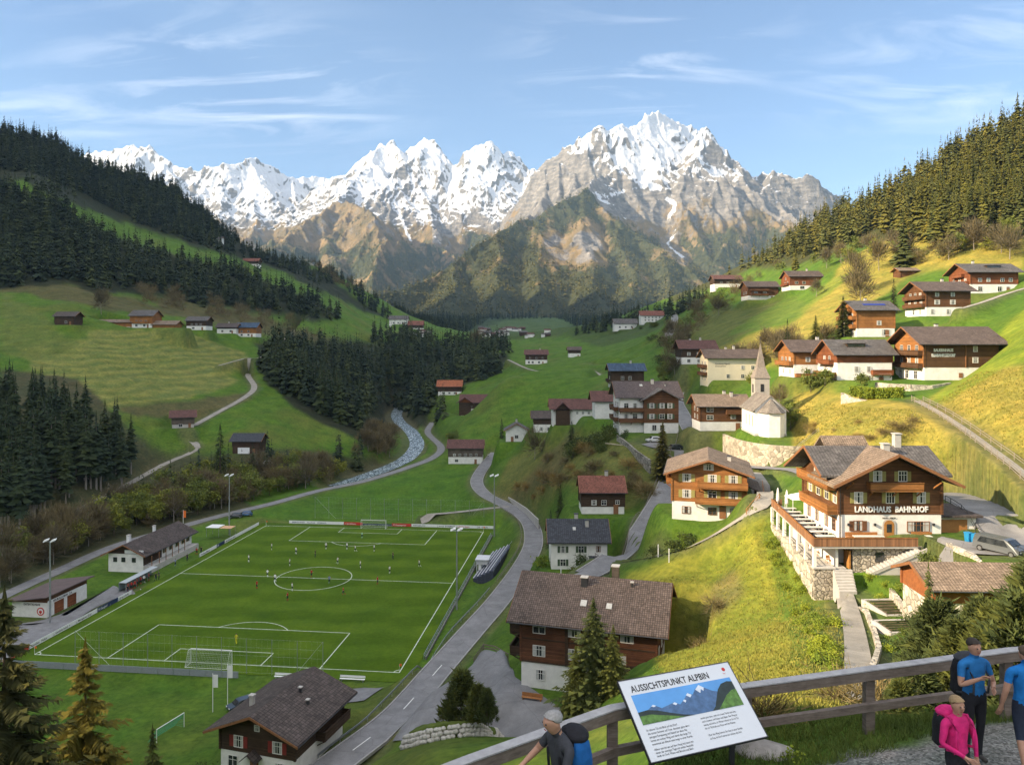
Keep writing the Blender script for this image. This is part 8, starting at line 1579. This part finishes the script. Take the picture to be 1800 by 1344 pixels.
# ================================================================ THINGS AT THE INN
WT = plain('pale_table', (0.62, 0.58, 0.52), .7, .12, 2); OW = plain('orange_wood', (0.34, 0.15, 0.05), .7, .2, 3)
for k in range(8):
    y = 91.0 + k * 2.15; x = 37.6 + (y - 91) * .06; root = empty('terrace_table', (x, y, 33.99), 0, 'long pale table on the inn terrace, %s from the front corner' % ('first', 'second', 'third', 'fourth', 'fifth', 'sixth', 'seventh', 'eighth')[k], 'table', 'tables on the inn terrace')
    m = MB(); m.box(-1.15, 1.15, -.38, .38, .70, .76); m.build('table_top', WT, root)
    for sx_ in (-.9, .9): m = MB(); m.box(sx_ - .05, sx_ + .05, -.28, .28, 0, .70); m.build('leg', DARKM, root)
    for s, w_ in ((-1, 'front'), (1, 'back')):
        root = empty('bench', (x, y + s * .72, 33.99), 0, 'dark bench at the %s side of the %s terrace table' % (w_, ('first', 'second', 'third', 'fourth', 'fifth', 'sixth', 'seventh', 'eighth')[k]), 'bench', 'benches on the inn terrace'); m = MB(); m.box(-1.1, 1.1, -.13, .13, .42, .47); m.build('seat', DARKM, root)
        for sx_ in (-.85, .85): m = MB(); m.box(sx_ - .04, sx_ + .04, -.1, .1, 0, .42); m.build('leg', DARKM, root)
for x, y, lab in ((37.9, 108.2, 'closed white parasol at the far corner of the terrace, left of two'), (38.6, 106.6, 'closed white parasol at the far corner of the terrace, right of two')):
    root = empty('parasol', (x, y, 33.99), 0, lab, 'parasol', 'closed parasols on the terrace'); m = MB(); m.tube([(0, 0, 0), (0, 0, 3.2)], .04, 6); m.build('pole', WHITE, root); m = MB(); m.tube([(0, 0, 1.2), (0, 0, 1.5), (0, 0, 2.9), (0, 0, 3.15)], [.2, .24, .13, .03], 8); m.build('canopy', WHITE, root, True)
root = empty('canopy', (40.2, 105.5, 33.99), 0, 'white cloth canopy at the back of the terrace beside the inn wall', 'canopy'); m = MB(); m.add([(-1.8, -1.6, 2.3), (1.6, -1.6, 2.3), (1.6, 1.6, 2.3), (-1.8, 1.6, 2.3), (0, 0, 3.1)], [(0, 1, 4), (1, 2, 4), (2, 3, 4), (3, 0, 4), (3, 2, 1, 0)]); m.build('cloth', WHITE, root)
for x in (-1.7, 1.5):
    for y in (-1.5, 1.5): m = MB(); m.bar((x, y, 0), (x, y, 2.3), .06); m.build('post', WHITE, root)
for k, (x, w_, lab) in enumerate(((42.2, 2.6, 'long wooden table before the inn front left of the door'), (44.0, 1.0, 'small wooden table just left of the inn door'), (49.6, 1.3, 'low wooden table in front of the wide inn window'))):
    root = empty('table', (x, 90.9, 33.99), 0, lab, 'table'); m = MB(); m.box(-w_ / 2, w_ / 2, -.35, .35, .68, .75); m.build('table_top', WT, root)
    for sx_ in (-w_ / 2 + .12, w_ / 2 - .12): m = MB(); m.box(sx_ - .05, sx_ + .05, -.25, .25, 0, .68); m.build('leg', OW, root)
for x0, x1, lab in ((40.3, 44.2, 'brown wall bench running left of the inn door'), (48.3, 50.8, 'reddish wall bench under the wide inn window')):
    root = empty('bench', ((x0 + x1) / 2, 91.7, 33.99), 0, lab, 'bench'); hw = (x1 - x0) / 2; m = MB(); m.box(-hw, hw, -.25, .1, .42, .48); m.build('seat', OW, root); m = MB(); m.box(-hw, hw, .08, .14, .5, .98); m.build('backrest', OW, root)
    for sx_ in (-hw + .1, hw - .1): m = MB(); m.box(sx_ - .05, sx_ + .05, -.2, .1, 0, .42); m.build('leg', OW, root)
def bin_(x, y, z, lab, c):
    root = empty('waste_bin', (x, y, z), R(10), lab, 'bin'); m = MB(); m.add([(-.28, -.3, 0), (.28, -.3, 0), (.28, .3, 0), (-.28, .3, 0), (-.34, -.38, 1.0), (.34, -.38, 1.0), (.34, .38, 1.0), (-.34, .38, 1.0)], [(0, 3, 2, 1), (4, 5, 6, 7), (0, 1, 5, 4), (1, 2, 6, 5), (2, 3, 7, 6), (3, 0, 4, 7)]); m.build('body', c, root); m = MB(); m.box(-.36, .36, -.4, .42, 1.0, 1.08); m.build('lid', c, root)
v = at(1703, 948, 88); bin_(v.x, v.y, H(v.x, v.y) + .1, 'blue wheeled bin beside the inn garage, left of two', BLUEB); v = at(1715, 950, 87.4); bin_(v.x, v.y, H(v.x, v.y) + .1, 'blue wheeled bin beside the inn garage, right of two', BLUEB)
for k in range(5):
    root = empty('chair', (38.0 + (k % 2) * .7, 91.2 + k * 1.7, 31.4), R(20 * k), 'orange wooden chair in the arcade under the terrace', 'chair', 'chairs in the arcade'); m = MB(); m.box(-.22, .22, -.22, .22, .42, .46); m.build('seat', OW, root); m = MB(); m.box(-.22, .22, .2, .24, .5, .9); m.build('backrest', OW, root)
    for a in (-.2, .2):
        for c in (-.2, .2): m = MB(); m.box(a - .02, a + .02, c - .02, c + .02, 0, .42); m.build('leg', OW, root)
def plantpot(x, y, z, lab, mesh_kind='lime_shrub', s=.5):
    root = empty('flower_pot', (x, y, z), 0, lab, 'plant pot', 'pots at the inn'); m = MB(); m.tube([(0, 0, 0), (0, 0, .4)], [.18, .26], 10); m.build('pot', OW, root); c, t, h0 = TP[mesh_kind][0]; o = bpy.data.objects.new('plant', c); col.objects.link(o); o.parent = root; o.location = (0, 0, .3); o.scale = (s / 3,) * 3
for x, y in ((40.0, 90.3), (47.0, 91.3), (50.9, 91.2), (39.0, 92.8), (39.1, 96.0), (39.2, 100.0)): plantpot(x, y, 33.99, 'plant pot standing by the inn walls on the terrace')
# ================================================================ WALLS, HEDGES, ISLAND, GARDEN
def wline(pts): return [Vector((x, y, H(x, y) + h)) for x, y, h in pts]
isl = [(ISL.x + 5.6 * math.cos(a) * (1 + .08 * math.sin(3 * a)), ISL.y + 4.4 * math.sin(a) - 0.2) for a in [i * 2 * math.pi / 28 for i in range(28)]]
IZ = min(H(x, y) for x, y in isl); root = empty('stone_island', (ISL.x, ISL.y, IZ), 0, 'grassy traffic island held by a wall of pale round boulders', 'island')
ir = random.Random(8)
for i in range(64):
    a = i * 2 * math.pi / 64 * 1.0 + ir.uniform(-.03, .03)
    for lvl in range(3):
        if math.sin(a) > .45 and lvl > 0: continue
        rr = 1.0 - lvl * .045; x = 5.6 * math.cos(a + lvl * .05) * (1 + .08 * math.sin(3 * a)) * rr; y = (4.4 * math.sin(a + lvl * .05) - .2) * rr; gz = H(ISL.x + x, ISL.y + y); rock(Vector((x, y, gz - IZ + .2 + lvl * .5)), (ir.uniform(.25, .42), ir.uniform(.22, .32), ir.uniform(.2, .32)), None, 'wall_stone', mat=M_BST if 'M_BST' in globals() else plain('pale_boulder', (0.42, 0.40, 0.36), .9, .25, 2, bump=.5), parent=root)
gx_, gy_ = np.meshgrid(np.linspace(-1, 1, 30), np.linspace(-1, 1, 30)); V2 = []
for X1, Y1 in zip(gx_.ravel(), gy_.ravel()):
    rr = max(abs(X1), abs(Y1)); th = math.atan2(Y1, X1); x = 5.2 * rr * math.cos(th) * (1 + .08 * math.sin(3 * th)); y = 4.1 * rr * math.sin(th) - .2; V2.append((x, y, H(ISL.x + x, ISL.y + y) - IZ + (1.5 + .9 * (1 - rr ** 2)) * (1 if rr < .97 else 0) + .12 * float(fbm(np.array([x * 2]), np.array([y * 2]), 2, 3)[0])))
me = np_mesh('mound', np.array(V2), grid_faces(30, 30)); vcol(me, 'soil', np.tile([[0.085, 0.12, 0.025]], (900, 1)) * (1 + .4 * fbm(gx_.ravel() * 5, gy_.ravel() * 5, 3, 6)[:, None])); vcol(me, 'gravel', np.zeros(900)); link('mound', me, gm.m, root, True)
rw = [p for p in SPL['right_road']]
def side(pts, off): 
    out = []
    for i, p in enumerate(pts): d = pts[min(i + 1, len(pts) - 1)] - pts[max(i - 1, 0)]; d.z = 0; d.normalize(); s = Vector((d.y, -d.x, 0)); out.append(p + s * off)
    return out
ws_ = side(rw[1:-6], -4.6); wall_run('long rough stone retaining wall beside the road behind the inn', [Vector((p.x, p.y, p.z + 3.0)) for p in ws_], 3, .6, STONE)
wall_run('pale rough stone wall below the large signed house', [Vector((p.x, p.y, p.z)) for p in [at(1538, 672, 172), at(1560, 674, 168), at(1600, 676, 166), at(1640, 677, 166), at(1672, 672, 169)]], 2.8, .5, STONE2)
wall_run('low stone wall under the bright green hedge', [at(1478, 690, 166), at(1500, 699, 161), at(1540, 705, 157), at(1585, 706, 154), at(1605, 704, 152)], 1.6, .5, STONE2)
wall_run('hotel terrace retaining wall with grey stone face', [at(1084, 764, 213), at(1100, 776, 205), at(1120, 793, 196), at(1142, 808, 189)], 2, .4, rubble('terrace_stone', (0.3, 0.28, 0.24), .9))
wall_run('concrete wall along the road below the brown house', [at(1215, 735, 250), at(1222, 755, 232), at(1236, 775, 216), at(1252, 792, 205)], 2.2, .35, STONE2)
wall_run('low concrete barrier at the valley road junction', [at(893, 873, 262), at(905, 880, 252), at(925, 893, 236), at(945, 912, 215)], .9, .3, CONC)
wall_run('left dry stone edge of the inn footpath', wline([(36.9, 84.6, .5), (36.2, 78, .5), (33.2, 70, .5), (30.0, 62.5, .5), (26.0, 55, .5), (22.0, 48, .5)]), .8, .4, STONE2); wall_run('right dry stone edge of the inn footpath', wline([(41.0, 82.5, .9), (39.6, 77, .8), (37.4, 69, .8), (34.5, 61, .8), (30.0, 53.5, .7), (25.4, 46, .6)]), .9, .45, STONE2)
wall_run('leaning pale stone wall between the garden and the shed', wline([(48.9, 85.5, .5), (49.0, 81, .4), (48.2, 76.5, .4)]), 1.5, .5, STONE2)
def hedge(label, pts, w_, h, mat, n_=9000, ls=.16):
    pts = [Vector(p) for p in pts]; g = np.random.default_rng(3); P_ = []; seg = list(zip(pts[:-1], pts[1:])); o0 = pts[0]
    for i in range(n_): a, b = seg[g.integers(len(seg))]; p = a.lerp(b, float(g.random())); d = (b - a).normalized(); s = Vector((d.y, -d.x, 0)); u = float(g.uniform(-1, 1)); v_ = float(g.random()) ** .6; P_.append(p + s * u * w_ / 2 * (1 - .3 * v_ ** 3) + Vector((0, 0, v_ * h)) - o0)
    P_ = np.array([tuple(p) for p in P_]); d = g.normal(size=P_.shape); d /= np.linalg.norm(d, axis=1, keepdims=True); b = np.cross(d, g.normal(size=P_.shape)); b /= np.linalg.norm(b, axis=1, keepdims=True); V3 = np.stack([P_ - b * ls * .5, P_ + d * ls, P_ + b * ls * .5], 1).reshape(-1, 3); me = np_mesh('hedge', V3, None, np.arange(len(V3)).reshape(-1, 3)); vcol(me, 'tint', np.repeat(g.random(n_), 3) * .6 + .2); o = link('hedge', me, mat); o.location = o0; return tag(o, label, 'hedge')
hedge('bright green clipped hedge on the wall below the dormer house', [at(1500, 697, 163), at(1540, 701, 158), at(1588, 700, 155)], 3.0, 2.2, F_LIME, 9000, .3)
for px, py, d, s, kd_, lab in ((960, 1000, 142, 1.8, 'shrub', 'round dark bush before the white house, leftmost'), (985, 1003, 141, 1.6, 'dry_shrub', 'reddish bush before the white house, middle'), (1003, 1003, 141, 1.7, 'shrub', 'round dark bush before the white house, right'), (1022, 998, 143, 2.2, 'shrub', 'green bush at the right corner of the white house'), (952, 972, 152, 2.4, 'lime_shrub', 'lime bush at the left corner of the white house'), (1150, 962, 122, 2.0, 'shrub', 'dark bush in the chalet front garden, left'), (1185, 935, 124, 2.6, 'shrub', 'dark bush in the chalet front garden, middle'), (1208, 925, 125, 2.4, 'shrub', 'dark bush at the chalet garden wall, right'), (1240, 1085, 86, 2.2, 'dry_shrub', 'brown dead bush right of the farmhouse'), (1225, 1100, 86, 2.0, 'shrub', 'dark bush at the right corner of the farmhouse'), (1255, 1060, 95, 1.8, 'dry_shrub', 'pile of dry brush on the slope behind the farmhouse'), (345, 1325, 92, 2.6, 'shrub', 'dark bush left of the bottom left house'), (1340, 1290, 14.5, .8, 'dry_shrub', 'dry yellow tuft on the slope just behind the board'), (1480, 1205, 38, 2.0, 'dry_shrub', 'brown thicket at the lower end of the footpath'), (1540, 1190, 34, 1.8, 'dry_shrub', 'yellow brown thicket behind the fence right of the footpath'), (1395, 1322, 11.9, .35, 'lime_shrub', 'small yellow flowering tuft at the gravel edge')):
    p = on(px, py, d); put(kd_, p, s, lab, None, 1.0)
# rail fence along the sunny slope path
guard(side(SPL['slope_path'], 1.0), 1.15, 2.2, 'pale wooden rail fence winding down the sunny slope above the inn', 'fence', plain('pale_grey_wood', (0.27, 0.23, 0.18), .9, .25, 3), 'rail_fence', ((1.0, .075), (.65, .07), (.3, .07)), w=.08)
guard(side(SPL['slope_path'], -1.1), 1.0, 2.6, 'second pale rail fence on the lower side of the sunny slope path', 'fence', plain('pale_grey_wood', (0.36, 0.31, 0.25)), 'rail_fence', ((.9, .07), (.5, .07)), w=.08)
guard([at(833, 1142, 114), at(850, 1118, 114), at(870, 1103, 113), at(893, 1096, 110)], 1.1, 2.2, 'dark timber fence at the back of the farmhouse yard', 'fence', M_BEAM, 'rail_fence', ((1.0, .16), (.55, .14)), w=.14)
guard(side(SPL['right_road'][8:30], 4.0), 1.0, 2.5, 'dark metal railing between the inn forecourt and the road', 'railing', DARKM, 'railing', ((1.0, .07), (.6, .05)), w=.06)
guard([at(1312, 905, 116), at(1335, 885, 120), at(1345, 868, 128), at(1340, 850, 138)], 1.0, 2.0, 'brown rail along the path right of the lit chalet', 'fence', OW, 'rail_fence', ((.95, .1), (.5, .09)), w=.1)
# garden beds
for k, (px, py, d, w_, l_, lab) in enumerate(((1578, 1036, 79, 5.0, 4.6, 'sloping upper vegetable bed framed in pale stone'), (1590, 1078, 70.5, 4.4, 3.0, 'lower vegetable bed framed in pale stone'))):
    p = on(px, py, d); root = empty('garden_bed', p, R(4), lab, 'garden bed'); 
    m = MB(); m.box(-w_ / 2, w_ / 2, -l_ / 2, l_ / 2, -1.0, .28); m.build('soil', plain('garden_soil', (0.12, 0.09, 0.05), .95, .5, 2), root)
    for y in (-l_ / 2, l_ / 2): m = MB(); m.box(-w_ / 2 - .1, w_ / 2 + .1, y - .12, y + .12, -1, .42); m.build('edging', CONC, root)
    for x in (-w_ / 2, w_ / 2): m = MB(); m.box(x - .12, x + .12, -l_ / 2, l_ / 2, -1, .42); m.build('edging', CONC, root)
    for q in range(5): m = MB(); m.bar((-w_ / 2 + .3, -l_ / 2 + (q + .6) * l_ / 5.5, .45), (w_ / 2 - .3, -l_ / 2 + (q + .6) * l_ / 5.5, .45), .1); m.build('plant_row', F_BUSH, root)
m = MB(); 
for k, (px, py, d, ln_, rz, lab) in enumerate(((1068, 790, 222, 7, 60, 'pale log lying up the bank, upper of three'), (1078, 812, 212, 5, -35, 'pale log across the bank, middle of three'), (1090, 822, 208, 5, -38, 'pale log across the bank, lower of three'))):
    p = on(px, py, d); m = MB(); m.tube([(-ln_ / 2, 0, .2), (ln_ / 2, 0, .2)], .16, 7); o = m.build('log', plain('pale_log', (0.32, 0.28, 0.2), .9, .2, 3)); o.location = p; o.rotation_euler.z = R(rz); tag(o, lab, 'log', 'logs on the bank')
for px, py, d, h, lab in ((986, 1000, 130, 2.0, 'white marker post at the chalet garden'), (1176, 950, 117, 2.1, 'white signpost in the chalet lawn'), (1157, 935, 121, 2.0, 'white thin post in the chalet lawn')):
    p = on(px, py, d); root = empty('marker_post', p, 0, lab, 'post'); m = MB(); m.box(-.07, .07, -.07, .07, -.2, h); m.build('post', WHITE, root)
# white wooden bench by farmhouse, flower trough
p = on(935, 1213, 93.5); root = empty('bench', p, R(-16), 'brown bench against the white base of the large farmhouse', 'bench'); m = MB(); m.box(-1.3, 1.3, -.2, .2, .42, .48); m.build('seat', OW, root); m = MB(); m.box(-1.3, 1.3, .18, .24, .5, .95); m.build('backrest', OW, root)
for x in (-1.1, 1.1): m = MB(); m.box(x - .05, x + .05, -.18, .2, 0, .42); m.build('leg', OW, root)
# ================================================================ GRASS
def grass(name, n_, x0, x1, y0, y1, h, wd, mat, seed, mask=None, k=3):
    g = np.random.default_rng(seed); x = g.uniform(x0, x1, n_); y = y0 * (y1 / y0) ** g.random(n_) 
    x = x * (y / y1) if x0 < 0 else x
    if mask is not None: q = mask(x, y); x, y = x[q], y[q]
    n_ = len(x); z = Hn(x, y); x = np.repeat(x, k); y = np.repeat(y, k); z = np.repeat(z, k); sc = h * g.uniform(.5, 1.3, len(x)) * (1 if y1 < 40 else 1); x = x + g.normal(size=len(x)) * wd * 1.5; y = y + g.normal(size=len(x)) * wd * 1.5
    a = g.uniform(0, 6.28, len(x)); t = g.normal(size=(len(x), 2)) * sc[:, None] * .45; B = np.stack([x, y, z - .02], 1); S = np.stack([np.cos(a), np.sin(a), 0 * a], 1) * wd * .5 * g.uniform(.6, 1.4, len(x))[:, None]
    V3 = np.stack([B - S, B + np.stack([t[:, 0], t[:, 1], sc], 1), B + S], 1).reshape(-1, 3); me = np_mesh(name, V3, None, np.arange(len(V3)).reshape(-1, 3)); vcol(me, 'tint', np.repeat(np.clip(.45 + .5 * fbm(x / 3, y / 3, 3, 77) + g.normal(size=len(x)) * .12, 0, 1), 3)); return tag(link(name, me, mat), kind='stuff')
F_GR = foliage('grass_blades', (0.055, 0.085, 0.018), (0.105, 0.14, 0.03), (1.7, 1.45, 1.0), objvar=False); F_GRD = foliage('dry_grass_blades', (0.15, 0.155, 0.028), (0.26, 0.235, 0.05), (1.35, 1.2, 1.0), objvar=False)
def nogravel(x, y): return ~((y < 11.4 + (x - 4.4) * .38 + fbm(x, y, 2, 9) * .3) & (x > 3.1))
grass('grass', 26000, .6, 11.5, 9.3, 16.5, .15, .014, F_GR, 1, nogravel); grass('grass', 9000, -4, 1.2, 7.5, 14, .15, .014, F_GR, 4, lambda x, y: x < 1.3)
def slopem(x, y):
    px = x / y * F + 900; py = 600 - (Hn(x, y) - CZ) * F / y; return inpoly(px, py, [(1090,1040),(1200,990),(1260,950),(1360,905),(1400,990),(1440,1060),(1475,1085),(1485,1200),(1500,1330),(1150,1330),(1150,1130)])
grass('grass', 60000, 4, 42, 16, 112, .22, .09, F_GRD, 2, slopem, 2)
def slope2(x, y):
    px = x / y * F + 900; py = 600 - (Hn(x, y) - CZ) * F / y; return inpoly(px, py, [(1395,760),(1410,700),(1500,715),(1600,720),(1700,800),(1690,840),(1400,800)]) | inpoly(px, py, [(1650,705),(1720,655),(1830,640),(1830,850),(1760,770)])
grass('grass', 26000, 48, 105, 100, 185, .28, .16, F_GRD, 3, slope2, 2)
